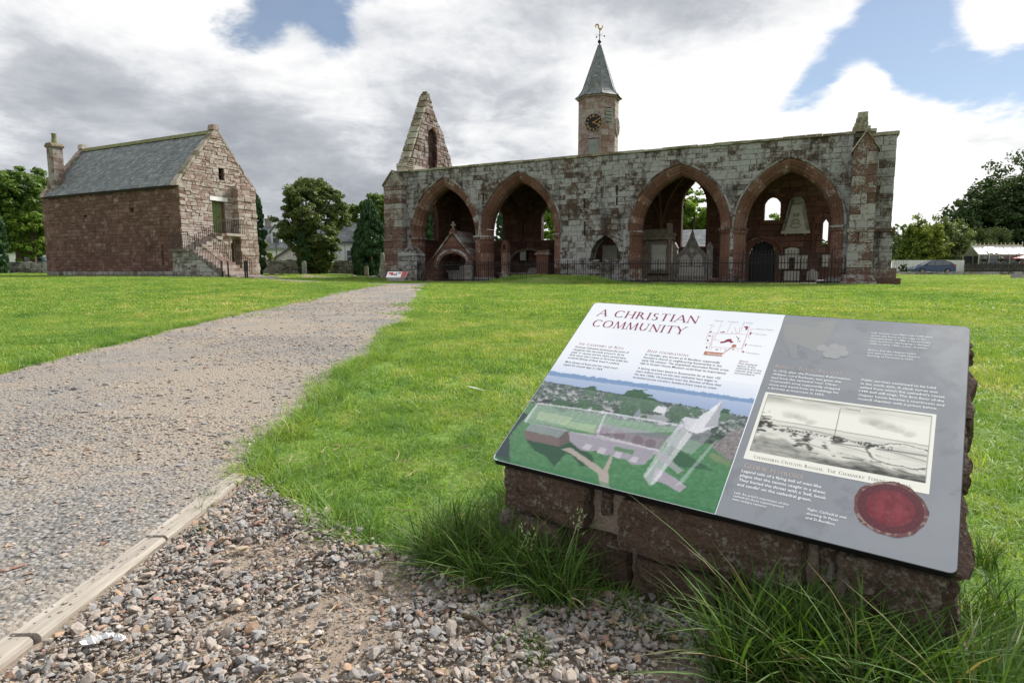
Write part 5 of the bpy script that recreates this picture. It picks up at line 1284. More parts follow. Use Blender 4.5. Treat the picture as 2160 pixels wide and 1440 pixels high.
def leaf_cloud(name, centers, radii, per, size, mat, par, seed, squash=.7, droop=0.0, vertical=False, aspect=.6):
    rg = np.random.default_rng(seed); C = np.repeat(np.asarray(centers, float), per, 0); Rr = np.repeat(np.asarray(radii, float), per)
    n = len(C); d = rg.normal(size=(n, 3)); d /= np.linalg.norm(d, axis=1)[:, None]
    rr = rg.uniform(0.15, 1, n) ** .55
    off = d * (Rr * rr)[:, None]; off[:, 2] *= squash; P = C + off; P[:, 2] -= droop * (off[:, 0] ** 2 + off[:, 1] ** 2) / np.maximum(Rr, .1)
    nrm = d * .8 + rg.normal(size=(n, 3)) * .55 + np.array([0, 0, .35])
    if vertical: nrm[:, 2] *= .25
    nrm /= np.linalg.norm(nrm, axis=1)[:, None]
    t = rg.normal(size=(n, 3)); 
    if vertical: t = t * .35 + np.array([0, 0, 1.0])
    t -= nrm * (t * nrm).sum(1)[:, None]; t /= np.linalg.norm(t, axis=1)[:, None]; b = np.cross(nrm, t)
    s = (size * rg.uniform(.55, 1.25, n))[:, None]
    V = np.empty((n, 4, 3)); V[:, 0] = P - t * s; V[:, 1] = P + b * s * aspect - t * s * .1; V[:, 2] = P + t * s + nrm * s * .15; V[:, 3] = P - b * s * aspect - t * s * .1
    me = bpy.data.meshes.new(name); me.vertices.add(n * 4); me.vertices.foreach_set('co', V.astype(np.float32).ravel())
    me.loops.add(n * 4); me.loops.foreach_set('vertex_index', np.arange(n * 4, dtype=np.int32)); me.polygons.add(n)
    me.polygons.foreach_set('loop_start', np.arange(0, n * 4, 4, dtype=np.int32)); me.polygons.foreach_set('loop_total', np.full(n, 4, np.int32))
    me.update(calc_edges=True); me.validate()
    return place(name, me, mat, par)
def limbs(par, h, r, targets, seed, fork=.3):
    rg = random.Random(seed); mb = MB(); pts = [(0, 0, -.4)]; n = 7
    for i in range(1, n + 1): pts.append((rg.uniform(-.05, .05) * h * .15 * i / n, rg.uniform(-.05, .05) * h * .15 * i / n, h * .8 * i / n))
    mb.tube(pts, [r * 1.35] + [r * (1 - .8 * i / n) for i in range(1, n + 1)], 8)
    for t in targets:
        k = min(n - 1, max(2, int(n * rg.uniform(fork, .85)))); a = Vector(pts[k]); b = Vector(t)
        if b.z < a.z - .2 * h: a = Vector(pts[2])
        m = (a + b) / 2 + Vector((0, 0, -.04 * h)); q = r * (1 - .75 * k / n) * .55
        mb.tube([a, a.lerp(m, .6), m, b], [q, q * .75, q * .5, .02], 5)
    return mb.build('trunk', 'bark', par, smooth=True)
def tree(name, label, cat, base, h, w, mat, seed, kind='round', per=46, leaf=.20, low=.18, nclump=170, group=None, trunk_r=None, dens=1.0):
    rg = np.random.default_rng(seed); T = thing(name, label, cat, base, 0, group)
    C = []; Rd = []
    if kind == 'round':
        # several big boughs, each carrying clumps towards its outside
        nb = 9
        B = [(0, 0, h * .72, w * .30)]
        for i in range(nb):
            a = 2 * np.pi * i / nb + rg.uniform(-.4, .4); z = h * rg.uniform(low + .14, .80); prof = np.sin(np.pi * np.clip((z / h - low * .55) / (1.06 - low * .55), 0, 1)) ** .6
            rr = w * .5 * prof * rg.uniform(.45, .74); B.append((rr * np.cos(a), rr * np.sin(a), z, w * rg.uniform(.17, .27)))
        for (x, y, z, r) in B:
            for k in range(max(4, int(nclump / (nb + 1)))):
                d = rg.normal(size=3); d[2] = d[2] * .8 + .25; d /= np.linalg.norm(d); q = r * rg.uniform(.55, 1.12)
                p = (x + d[0] * q, y + d[1] * q, max(z + d[2] * q * .85, h * low)); C.append(p); Rd.append(w * rg.uniform(.045, .085))
        tg = [b[:3] for b in B]
    elif kind == 'column':
        for k in range(nclump):
            t = rg.uniform(0, 1) ** .9; a = rg.uniform(0, 2 * np.pi); pr = (min(1, (1 - t) * 2.3) ** .55) * (.72 + .28 * min(1, t * 4)); r = w * .5 * pr * rg.uniform(.55, 1)
            C.append((r * np.cos(a), r * np.sin(a), h * (.02 + .95 * t))); Rd.append(w * rg.uniform(.10, .17))
        tg = []
    elif kind == 'pine':
        for k in range(nclump):
            t = rg.uniform(0, 1) ** .85; a = rg.uniform(0, 2 * np.pi); lump = 1 + .22 * np.sin(a * 3 + t * 9) + .16 * np.sin(a * 5 - t * 14)
            pr = np.interp(t, [0, .1, .25, .42, .64, .86, 1], [.36, .50, .62, .90, 1.0, .78, .30]) * lump; r = w * .5 * pr * rg.uniform(.4, 1) ** .45
            C.append((r * np.cos(a), r * np.sin(a), h * (.05 + .92 * t) - r * .06)); Rd.append(w * rg.uniform(.05, .10))
        tg = [(c[0], c[1], c[2]) for c in C[::9]]
    elif kind == 'bush':
        for k in range(nclump):
            d = rg.normal(size=3); d[2] = abs(d[2]); d /= np.linalg.norm(d); q = rg.uniform(.35, 1.0) ** .5
            C.append((d[0] * w * .5 * q, d[1] * w * .5 * q, h * (.04 + .9 * d[2] * q) * (1 + .12 * math.sin(d[0] * 7 + seed)))); Rd.append(w * rg.uniform(.06, .11))
        tg = [(c[0], c[1], c[2]) for c in C[::14]]
    leaf *= .74; per = int(per * 1.6)
    limbs(T, h, trunk_r or w * .035 + .08, tg, seed, .25)
    leaf_cloud('crown', C, Rd, per, leaf, mat, T, seed + 1, .62 if kind in ('round', 'pine') else .8, .10 if kind == 'pine' else .05, kind == 'column', .34 if kind in ('pine', 'column') else .62)
    return T
def put(px, base_py, top_py, wpx, Y):
    """Base point, height and width of something Y metres ahead, from where it shows in the photograph."""
    b = at(px, base_py, Y); return Vector((b.x, b.y, gz1(b.x, b.y) - .05)), at(px, top_py, Y).z - gz1(b.x, b.y), wpx / 1308.0 * Y
def build_trees():
    def t(name, label, px, by, ty, w, Y, mat, seed, **k):
        b, h, ww = put(px, by, ty, w, Y); return tree(name, label, 'bush' if 'bush' in name else 'tree', b, h, ww, mat, seed, **k)
    t('broadleaf_tree', 'big broadleaf tree behind the chimney end of the chapter house', 45, 575, 343, 190, 58, 'broadleaf', 1, nclump=420, per=52, leaf=.21, low=.12)
    t('broadleaf_tree', 'lower yellow-green tree in front of the big one behind the chapter house', 75, 575, 425, 100, 56, 'fresh_broadleaf', 2, nclump=200, per=46, leaf=.19, low=.10)
    t('cypress_tree', 'dark columnar cypress at the left edge beside the big broadleaf tree', -4, 575, 430, 40, 52, 'yew', 3, kind='column', nclump=150, per=60, leaf=.22)
    t('cypress_tree', 'narrow dark cypress hugging the corner of the chapter house', 546, 577, 405, 34, 49, 'yew', 4, kind='column', nclump=150, per=60, leaf=.2)
    t('pine_tree', 'broad shaggy pine standing alone between the house and the ruin', 664, 578, 372, 128, 52, 'pine', 5, kind='pine', nclump=520, per=60, leaf=.21, low=.08, trunk_r=.42)
    t('cypress_tree', 'squat dark cypress under the left side of the shaggy pine', 642, 578, 470, 26, 50.5, 'yew', 15, kind='column', nclump=120, per=60, leaf=.2)
    t('purple_tree', 'thin purple-leaved tree showing behind the shaggy pine', 738, 575, 420, 62, 66, 'purple', 6, nclump=90, per=26, leaf=.19, low=.25)
    t('cypress_tree', 'pointed cypress in front of the leafy tree left of the ruin', 783, 580, 424, 58, 50, 'yew', 7, kind='column', nclump=260, per=60, leaf=.24)
    t('cypress_tree', 'lower bluish cypress left of the pointed one by the ruin', 762, 580, 480, 34, 52, 'yew', 8, kind='column', nclump=150, per=56, leaf=.22)
    t('broadleaf_tree', 'leafy tree half hidden behind the ruin end and the pointed cypress', 812, 578, 392, 120, 60, 'broadleaf', 9, nclump=320, per=46, leaf=.22, low=.1)
    # seen through the arches and windows
    t('cypress_tree', 'cypress showing through the window of the first arch', 908, 575, 432, 34, 64, 'yew', 10, kind='column', nclump=180, per=56, leaf=.24)
    t('broadleaf_tree', 'bright tree behind the window of the first arch', 905, 575, 405, 110, 74, 'fresh_broadleaf', 11, nclump=200, per=36, leaf=.26, low=.1)
    t('cypress_tree', 'dark cypress in the narrow gap left of the second arch', 1056, 575, 440, 20, 62, 'yew', 12, kind='column', nclump=120, per=56, leaf=.22)
    t('broadleaf_tree', 'bright tree in the right window of the second arch', 1180, 575, 410, 120, 66, 'fresh_broadleaf', 13, nclump=230, per=42, leaf=.24, low=.08)
    t('broadleaf_tree', 'bright green tree framed by the tall window of the third arch', 1462, 575, 392, 150, 80, 'fresh_broadleaf', 14, nclump=380, per=44, leaf=.27, low=.1)
    t('round_bush', 'bush just showing in the round-headed window of the fourth arch', 1635, 575, 446, 90, 74, 'fresh_broadleaf', 16, kind='bush', nclump=130, per=44, leaf=.22)
    # right-hand side
    t('dark_tree', 'huge dark tree filling the right edge beyond the glasshouse', 2190, 570, 318, 340, 82, 'dark_broadleaf', 20, nclump=780, per=56, leaf=.30, low=.06)
    t('dark_tree', 'dark spreading tree left of the huge one at the right edge', 2085, 570, 375, 190, 80, 'dark_broadleaf', 21, nclump=420, per=52, leaf=.28, low=.08)
    t('yellow_bush', 'yellow-topped green bush right of the ruin corner', 1945, 572, 452, 100, 71, 'yellow_bush', 22, kind='bush', nclump=300, per=48, leaf=.20)
    t('green_bush', 'rounded green bush behind the blue car', 1995, 572, 452, 110, 73, 'grey_bush', 23, kind='bush', nclump=320, per=46, leaf=.20)
    t('green_bush', 'pale feathery bush between the blue car and the glasshouse', 2078, 570, 470, 110, 74, 'grey_bush', 24, kind='bush', nclump=280, per=42, leaf=.18)
    t('green_bush', 'low dark bush behind the boarded fence', 2030, 572, 505, 70, 72, 'broadleaf', 25, kind='bush', nclump=150, per=44, leaf=.18)
    t('sapling_tree', 'sparse sapling against the sky at the ruin corner', 1900, 574, 448, 46, 72, 'broadleaf', 26, nclump=50, per=16, leaf=.17, low=.2)
    # shrubs by the cottages
    t('garden_bush', 'reddish garden bush beside the white cottage gable', 572, 576, 530, 22, 56, 'yellow_bush', 27, kind='bush', nclump=70, per=36, leaf=.15)
    t('garden_bush', 'yellow-green shrub left of the dormer cottage', 560, 574, 496, 16, 58, 'fresh_broadleaf', 28, nclump=60, per=30, leaf=.16, low=.2)
    t('garden_bush', 'small dark bush below the chimney of the far cottage', 722, 576, 555, 16, 56, 'dark_broadleaf', 29, kind='bush', nclump=60, per=36, leaf=.14)
    t('garden_bush', 'small clipped bush beside the boarded fence end', 1905, 576, 552, 20, 60, 'dark_broadleaf', 30, kind='bush', nclump=40, per=36, leaf=.1)
build_trees()
# a wood that reads as one mass along the horizon behind everything
def build_wood():
    rg = np.random.default_rng(77); C = []; Rd = []
    for i in range(420):
        a = rg.uniform(-1.15, 1.15); d = rg.uniform(150, 190); x, y = d * math.sin(a), d * math.cos(a); z = gz1(x, y)
        hgt = 4 + 5 * vnoise(np.array([a * 9]), np.array([1.0]), 3)[0]
        C.append((x, y, z + rg.uniform(.5, 1) * hgt)); Rd.append(rg.uniform(2, 4.2))
    o = leaf_cloud('far_wood', C, Rd, 60, .75, 'dark_broadleaf', None, 5, .8); stuff(o)
build_wood()

# ------------------------------------------------------------------ walls, cottages, car, glasshouse
def gp(px, Y, dz=0.0):
    p = at(px, 575, Y); p.z = gz1(p.x, p.y) + dz; return p
def face_rot(a, b): return math.atan2(b.y - a.y, b.x - a.x)
def build_background():
    rng = random.Random(31)
    def rubble_wall(label, a, b, h, cap=True):
        L = (b - a).length; T = thing('boundary_wall', label, 'stone wall', a, math.atan2(b.y - a.y, b.x - a.x))
        zs = b.z - a.z
        MB().prism([(0, -.5), (L, -.5 + zs), (L, h + zs - .02), (0, h - .02)], .05, .40, 'y').build('core', 'barn_core', T)
        ps = [p for p in courses(0, L, -.1, h, (.14, .24), (.22, .5), [], rng, .02)]; mb = MB(); lst = []
        for p in ps:
            v, f = stone([(q[0], q[1] + zs * q[0] / L) for q in p], rng.uniform(0, .04), .1, .018, rng, jit=.015); lst.append((v, f, 1))
        pieces('stone', lst, T, 'grey_rubble', 0, infill='stonework')
        u = 0; cs = []
        while u < L:
            w = rng.uniform(.3, .55); m = MB().box(u + .01, min(u + w, L) - .01, -.03, .48, h + zs * u / L, h + zs * u / L + rng.uniform(.09, .16)); cs.append((m.v, m.f, w)); u += w
        pieces('cope_stone', cs, T, 'grey_rubble', 0, infill='coping')
        return T
    rubble_wall('grey rubble boundary wall running between the chapter house and the ruin behind the pine', gp(545, 54.5), gp(830, 54), 1.05)
    rubble_wall('grey rubble boundary wall at the far left behind the chapter house', gp(-140, 54), gp(120, 53), .85)
    def cottage(label, a, b, depth, eave, ridge, dormers=(), chim=(), wins=(), wall='harl', gable_win=False, roofmat='slate'):
        L = (b - a).length; T = thing('cottage', label, 'house', Vector((a.x, a.y, a.z - .3)), math.atan2(b.y - a.y, b.x - a.x))
        MB().box(0, L, 0, depth, 0, eave + .3).build('wall', wall, T); 
        MB().prism([(0, eave + .3), (depth, eave + .3), (depth / 2, ridge + .22)], 0.01, .3, 'x').build('gable', wall, T); MB().prism([(0, eave + .3), (depth, eave + .3), (depth / 2, ridge + .22)], L - .3, L - .01, 'x').build('gable', wall, T)
        rf = MB().prism([(-.25, eave + .14), (depth / 2, ridge + .3), (depth + .25, eave + .14), (depth + .25, eave + .0), (depth / 2, ridge + .14), (-.25, eave + .0)], -.15, L + .15, 'x').build('roof', roofmat, T)
        mb = MB()
        for i in range(14):
            t0, t1 = i / 14, (i + 1.3) / 14
            x = -.15
            while x < L + .15:
                w = rng.uniform(.35, .5); y0, y1 = -.25 + (depth / 2 + .25) * t0, -.25 + (depth / 2 + .25) * min(t1, 1); z0, z1 = eave + .14 + (ridge + .16 - eave) * t0 + .05, eave + .14 + (ridge + .16 - eave) * min(t1, 1) + .02
                mb.add([(x, y0, z0), (min(x + w, L + .15) - .01, y0, z0), (min(x + w, L + .15) - .01, y1, z1), (x, y1, z1)], [(0, 1, 2, 3)]); x += w
        stuff(mb.build('slates', roofmat, rf))
        for (x, hh, c) in chim:
            k = MB().box(x - .45, x + .45, depth / 2 - .35, depth / 2 + .35, ridge - .4, ridge + hh).build('chimney', c, T); MB().box(x - .52, x + .52, depth / 2 - .42, depth / 2 + .42, ridge + hh, ridge + hh + .12).build('cap', 'greystone', k)
            for s in (-.2, .2): MB().lathe([(.11, ridge + hh + .12), (.09, ridge + hh + .5)], x + s, depth / 2, 8).build('chimney_pot', 'ridge', k)
        for x in dormers:
            y = .55; d = part('dormer', T); z0 = eave + .55
            MB().prism([(x - .62, z0), (x + .62, z0), (x + .62, z0 + 1.35), (x, z0 + 2.0), (x - .62, z0 + 1.35)], y, y + 1.9).build('front', 'white', d)
            MB().box(x - .45, x + .45, y - .02, y + .02, z0 + .2, z0 + 1.3).build('pane', 'glass', d)
            for q in (-.45, -.02, .41): MB().box(x + q, x + q + .05, y - .05, y - .02, z0 + .2, z0 + 1.3).build('glazing_bar', 'white', d)
            MB().box(x - .45, x + .45, y - .055, y - .02, z0 + .72, z0 + .79).build('glazing_bar', 'white', d)
            for s in (-1, 1): MB().prism([(x + s * .78, z0 + 1.24), (x + s * .78, z0 + 1.36), (x, z0 + 2.18), (x, z0 + 2.05)], y - .1, y + 1.9).build('roof_slope', roofmat, d)
        for (x, z) in wins:
            w = part('window', T); MB().box(x - .4, x + .4, -.03, .02, z, z + 1.1).build('pane', 'glass', w)
            for q in ((x - .47, x - .4, z - .05, z + 1.15), (x + .4, x + .47, z - .05, z + 1.15), (x - .4, x + .4, z + 1.1, z + 1.16), (x - .4, x + .4, z + .52, z + .58), (x - .5, x + .5, z - .12, z - .0)): MB().box(q[0], q[1], -.06, .0, q[2], q[3]).build('frame', 'white', w)
        return T
    cottage('grey-roofed cottage with a white dormer window beyond the boundary wall', gp(520, 66), gp(676, 63), 6.5, 2.5, 5.0 , dormers=(3.55,), chim=((.6, .9, 'greystone'),), wins=((6.5, .9),))
    q = gp(660, 57); cottage('small white outhouse with its gable end beside the pine', q, q + Vector((0, 5, 0)), 3.35, 1.45, 2.5)
    cottage('white-walled cottage with a slate roof and white chimney right of the pine', gp(700, 61), gp(764, 60), 5.5, 3.0, 5.2, chim=((1.3, 1.0, 'white'),), wins=((2.2, 1.2),))
    cottage('low pale house glimpsed under the trees left of the chapter house', gp(-60, 70), gp(110, 68), 6, 2.3, 3.4, wins=((4.5, .9), (7.2, .9)))
    cottage('slate-roofed house seen through the tall window of the third arch', gp(1380, 60), gp(1560, 57), 6, 2.6, 4.35, chim=((1.6, -.15, 'white'),), wall='harl')
    # lamp-post thin poles seen by the cottages
    p = gp(585, 60); o = tag(MB().tube([(0, 0, -.2), (0, 0, 3.6)], [.05, .03], 6).build('wooden_pole', 'bark'), 'thin wooden pole rising beside the dormer window', 'pole'); o.location = p
    p = gp(729, 51); o = tag(MB().tube([(0, 0, -.2), (0, 0, 2.6)], [.035, .02], 6).build('metal_pole', 'greystone'), 'slim grey pole on the green right of the pine', 'pole'); o.location = p
    # gravestones on the green
    def headstone(label, px, Y, ty, w, kind, mat):
        b = gp(px, Y); h = at(px, ty, Y).z - b.z; w = w / 1308 * Y; T = thing('gravestone', label, 'gravestone', b, rng.uniform(-.25, .05))
        if kind == 'round': MB().prism([(-w / 2, -.2), (w / 2, -.2), (w / 2, h * .86)] + [(w / 2 * math.cos(a), h * .86 + h * .14 * math.sin(a)) for a in (.5, 1.0, 1.57, 2.1, 2.6)] + [(-w / 2, h * .86)], -.07, .07).build('slab', mat, T); MB().box(-w * .7, w * .7, -.2, .2, -.2, .10).build('foot', mat, T)
        elif kind == 'obelisk':
            MB().box(-w * .5, w * .5, -w * .5, w * .5, -.2, h * .2).build('foot', mat, T); MB().box(-w * .38, w * .38, -w * .38, w * .38, h * .2, h * .42).build('die', mat, T)
            MB().add([(-w * .3, -w * .3, h * .42), (w * .3, -w * .3, h * .42), (w * .3, w * .3, h * .42), (-w * .3, w * .3, h * .42), (-w * .18, -w * .18, h * .9), (w * .18, -w * .18, h * .9), (w * .18, w * .18, h * .9), (-w * .18, w * .18, h * .9), (0, 0, h)], [(0, 1, 5, 4), (1, 2, 6, 5), (2, 3, 7, 6), (3, 0, 4, 7), (4, 5, 8), (5, 6, 8), (6, 7, 8), (7, 4, 8)]).build('shaft', mat, T)
        else: MB().prism([(-w / 2, -.2), (w / 2, -.2), (w / 2, h * .95), (-w / 2, h)], -.08, .08).build('slab', mat, T)
        return T
    headstone('slim round-topped grey gravestone in front of the pine', 642, 47, 550, 9, 'round', 'greystone')
    headstone('pale sandstone gravestone near the pointed cypress', 773, 47, 561, 8, 'round', 'sandy')
    headstone('dark stepped obelisk gravestone against the left end of the ruin', 808, 44.5, 531, 18, 'obelisk', 'greystone')
    headstone('leaning slab gravestone nearest the chapter house corner', 574, 49, 557, 10, 'slab', 'greystone')
    headstone('small slab gravestone second from the chapter house corner', 592, 50, 560, 7, 'slab', 'greystone')
    b = gp(770, 41.5); T = thing('ruined_footing', 'low broken stone footing at the edge of the grassy hummock by the gravestones', 'stone footing', b, -.35)
    for i in range(14):
        v, f = hull(700 + i, (rng.uniform(.3, .6), rng.uniform(.3, .5), rng.uniform(.2, .35)), 12); o = place('stone', MB().add(v, f).mesh('stone'), 'grey_rubble', T); o.location = (-1.0 + i * .16, rng.uniform(-.1, .4), rng.uniform(.0, .2))
    # the bare earth scar on the hummock
    b = gp(665, 38.6); V = []
    for i in range(9):
        for j in range(12):
            a = 2 * math.pi * j / 12; r = i / 8 * (1 + .25 * math.sin(a * 3 + 1)); x, y = b.x + 1.15 * r * math.cos(a), b.y + .55 * r * math.sin(a); V.append((x, y, gz1(x, y) + .03 - .04 * (i == 8)))
    structure(grid_mesh('earth_scar', V, 9, 12, 'earth', True))
    # small interpretation board by the ruin
    a = gp(836, 36.4); T = thing('small_board', 'small red and white information board on a low plinth by the left buttress', 'information board', a, -.12)
    MB().box(-.5, .5, -.1, .3, -.1, .22).build('plinth', 'ruin', T)
    fr = lambda x, t, o: (x, -.12 + t * .42 - o * .45, .24 + t * .34 + o * .9)
    def sheet(x0, x1, t0, t1, o, name, mat): MB().add([fr(x0, t0, o), fr(x1, t0, o), fr(x1, t1, o), fr(x0, t1, o), fr(x0, t0, o - .02), fr(x1, t0, o - .02), fr(x1, t1, o - .02), fr(x0, t1, o - .02)], [(0, 1, 2, 3), (7, 6, 5, 4), (0, 4, 5, 1), (1, 5, 6, 2), (2, 6, 7, 3), (3, 7, 4, 0)]).build(name, mat, T)
    sheet(-.6, .6, 0, 1, 0, 'board', 'print_white'); sheet(.28, .59, .01, .99, .006, 'red_panel', 'print_red'); sheet(-.5, -.25, .55, .85, .006, 'printed_plan', 'print_red'); sheet(-.36, -.1, .35, .6, .0062, 'printed_plan', 'print_red'); sheet(-.08, .0, .3, .75, .006, 'printed_mark', 'print_grey'); sheet(.33, .55, .15, .4, .0085, 'printed_text', 'print_grey')
    for k in range(4): sheet(.05, .24, .62 + k * .08, .66 + k * .08, .006, 'printed_text', 'print_grey')
    # ---- right: kerb wall, boarded fence, railing, car, glasshouse, floor plaque
    a, b_ = gp(1886, 58.5), gp(2200, 58)
    T = thing('low_wall', 'low stone kerb wall along the lawn under the parked car', 'low wall', a, face_rot(a, b_)); L = (b_ - a).length; u = 0; lst = []
    while u < L: w = rng.uniform(.5, .95); MB().box(u + .01, u + w - .01, 0, .3, -.3, .28 + rng.uniform(-.02, .03)).build('stone', 'grey_rubble', T); u += w
    a, b_ = gp(1880, 65.5), gp(2033, 65)
    T = thing('boarded_fence', 'white fence of upright boards behind the parked car', 'fence', a, face_rot(a, b_)); L = (b_ - a).length; n = 40
    for i in range(n): MB().box(L * i / n + .012, L * (i + 1) / n - .012, (i % 2) * .012, .03 + (i % 2) * .012, -.05, 1.42).build('board', 'white', T)
    for z in (.3, 1.15): MB().box(0, L, .045, .10, z, z + .1).build('rail', 'white', T)
    a, b_ = gp(2034, 64), gp(2230, 62)
    T = thing('boarded_fence', 'dark weathered fence of upright boards below the glasshouse', 'fence', a, face_rot(a, b_)); L = (b_ - a).length; n = 62
    for i in range(n): MB().box(L * i / n + .012, L * (i + 1) / n - .012, (i % 2) * .012, .03 + (i % 2) * .012, -.05, 1.0 + .08 * ((i * 7) % 3)).build('board', 'greyboard', T)
    for z in (.25, .8): MB().box(0, L, .045, .10, z, z + .1).build('rail', 'greyboard', T)
    a, b_ = gp(1888, 59.3), gp(2210, 58.8)
    T = thing('iron_railing', 'thin iron railing standing on the low kerb wall by the car', 'railing', a, face_rot(a, b_)); L = (b_ - a).length
    bm_ = MB().box(-.009, .009, -.009, .009, .1, 1.5).mesh('bar')
    for i in range(int(L / .16)):
        if 1.2 < i * .16 < 7.0: continue
        o = place('bar', bm_, 'iron', T); o.location = (i * .16, .12, 0)
    for z in (1.42, .3): MB().box(0, 1.2, .105, .135, z, z + .03).build('rail', 'iron', T); MB().box(7.0, L, .105, .135, z, z + .03).build('rail', 'iron', T)
    # hatchback car
    c = gp(1963, 61.6); T = thing('parked_car', 'dark blue hatchback car parked behind the low kerb wall', 'car', c, -.10); T.scale = (.93, .93, .93)
    side = [(-2.05, .28), (-2.08, .55), (-1.95, .70), (-1.30, .86), (-1.05, .92), (-.35, 1.36), (.15, 1.46), (1.05, 1.45), (1.60, 1.30), (1.95, .98), (2.05, .90), (2.06, .40), (1.98, .26)]
    n = len(side); vs = []
    for (x, z) in side:
        tw = .80 - (.18 * max(0, (z - .9)) / .55); vs += [(x, -tw, z), (x, -tw * .55, z + (.02 if z > .8 else 0)), (x, tw * .55, z + (.02 if z > .8 else 0)), (x, tw, z)]
    fs = []
    for i in range(n):
        j = (i + 1) % n
        for k in range(3): fs.append((4 * i + k, 4 * i + k + 1, 4 * j + k + 1, 4 * j + k))
    fs += [tuple(4 * i for i in range(n)), tuple(4 * i + 3 for i in range(n))[::-1]]
    MB().add(vs, fs).build('body', 'carpaint', T)
    def win(pts, nm='window'):
        for s in (-1, 1):
            q = [(x, s * (.80 - .18 * max(0, z - .9) / .55 + .008), z) for x, z in pts]; q2 = [(x, y - s * .02, z) for x, y, z in q]; m = len(q)
            MB().add(q + q2, [tuple(range(m)), tuple(range(m, 2 * m))[::-1]] + [(i, (i + 1) % m, m + (i + 1) % m, m + i) for i in range(m)]).build(nm, 'glass', T)
    win([(-.92, .95), (-.38, 1.30), (-.05, 1.37), (-.02, .95)]); win([(.05, .95), (.05, 1.38), (.72, 1.38), (.74, .96)]); win([(.82, .97), (.80, 1.37), (1.15, 1.35), (1.50, 1.22), (1.45, 1.0)])
    MB().add([(-1.10, -.62, .95), (-1.10, .62, .95), (-.42, .56, 1.36), (-.42, -.56, 1.36), (-1.08, -.62, .93), (-1.08, .62, .93), (-.40, .56, 1.33), (-.40, -.56, 1.33)], [(0, 1, 2, 3), (7, 6, 5, 4), (0, 4, 5, 1), (2, 6, 7, 3)]).build('windscreen', 'glass', T)
    MB().add([(1.66, -.55, 1.28), (1.66, .55, 1.28), (1.96, .6, 1.0), (1.96, -.6, 1.0), (1.62, -.55, 1.26), (1.62, .55, 1.26), (1.92, .6, .98), (1.92, -.6, .98)], [(0, 1, 2, 3), (7, 6, 5, 4), (0, 4, 5, 1), (2, 6, 7, 3)]).build('rear_window', 'glass', T)
    for x in (-1.28, 1.25):
        for s in (-1, 1):
            w = part('wheel', T); w.location = (x, s * .74, .31); w.rotation_euler = (math.pi / 2, 0, 0)
            MB().lathe([(.20, -.09), (.31, -.09), (.315, 0), (.31, .09), (.20, .09)], 0, 0, 18).build('tyre', 'iron', w); MB().lathe([(.03, -.095), (.19, -.095), (.19, .095), (.03, .095)], 0, 0, 14).build('rim', 'greystone', w)
    for s in (-1, 1):
        MB().box(1.80, 2.06, s * .70 - .09, s * .70 + .1, .80, 1.02).build('tail_light', 'tail', T); MB().box(-2.0, -1.78, s * .62 - .12, s * .62 + .12, .64, .76).build('headlight', 'white', T); MB().box(-.92, -.74, s * .84 - .06, s * .84 + .06, .92, 1.04).build('mirror', 'carpaint', T)
        for x in (-.1, .76): MB().box(x - .14, x, s * .802 - .01, s * .802 + .01, .84, .87).build('door_handle', 'carpaint', T)
    MB().box(-2.1, -1.9, -.72, .72, .3, .46).build('bumper', 'carpaint', T); MB().box(1.92, 2.12, -.72, .72, .32, .52).build('bumper', 'carpaint', T)
    # small cars far left
    for (px, lab, m) in ((84, 'pale blue car just visible beyond the wall at the far left', 'carpale'),):
        c = gp(px, 60); T = thing('parked_car', lab, 'car', c, .05); MB().prism([(-1.9, .3), (-1.9, .7), (-1.2, .85), (-.7, 1.35), (.8, 1.38), (1.5, .95), (1.95, .85), (1.95, .3)], -.8, .8).build('body', m, T)
        for s in (-1, 1): MB().prism([(-1.0, .9), (-.62, 1.28), (.72, 1.3), (1.25, .92)], s * .81 - .01, s * .81 + .01).build('window', 'glass', T)
        for x in (-1.2, 1.2):
            for s in (-1, 1): w = MB().lathe([(.12, -.08), (.31, -.08), (.31, .08), (.12, .08)], 0, 0, 14).build('wheel', 'iron', T); w.location = (x, s * .74, .31); w.rotation_euler = (math.pi / 2, 0, 0)
    # glasshouse
    a = gp(2062, 66); T = thing('glasshouse', 'cream framed glasshouse with a finialled ridge beyond the dark fence', 'glasshouse', a, -.16)
    Lg, Dg, ev, rz = 4.9, 3.0, 1.95, 2.95
    for i in range(6):
        x = Lg * i / 5
        for y in (0, Dg): MB().box(x - .04, x + .04, y - .04, y + .04, 0, ev).build('post', 'cream', T)
        MB().tube([(x, 0, ev), (x, Dg / 2, rz), (x, Dg, ev)], .04, 4).build('rafter', 'cream', T)
    for y in (0, Dg): MB().box(-.06, Lg + .06, y - .06, y + .06, ev, ev + .12).build('gutter', 'cream', T); MB().box(0, Lg, y - .02, y + .02, .0, .6).build('dwarf_wall', 'cream', T)
    MB().box(-.05, Lg + .05, Dg / 2 - .06, Dg / 2 + .06, rz - .02, rz + .14).build('ridge_beam', 'cream', T)
    for i in range(13): MB().prism([(Lg * i / 12 - .06, rz + .14), (Lg * i / 12 + .06, rz + .14), (Lg * i / 12 + .02, rz + .22), (Lg * i / 12 + .06, rz + .28), (Lg * i / 12, rz + (.5 if i in (0, 12) else .36)), (Lg * i / 12 - .06, rz + .28), (Lg * i / 12 - .02, rz + .22)], Dg / 2 - .02, Dg / 2 + .02).build('finial', 'cream', T)
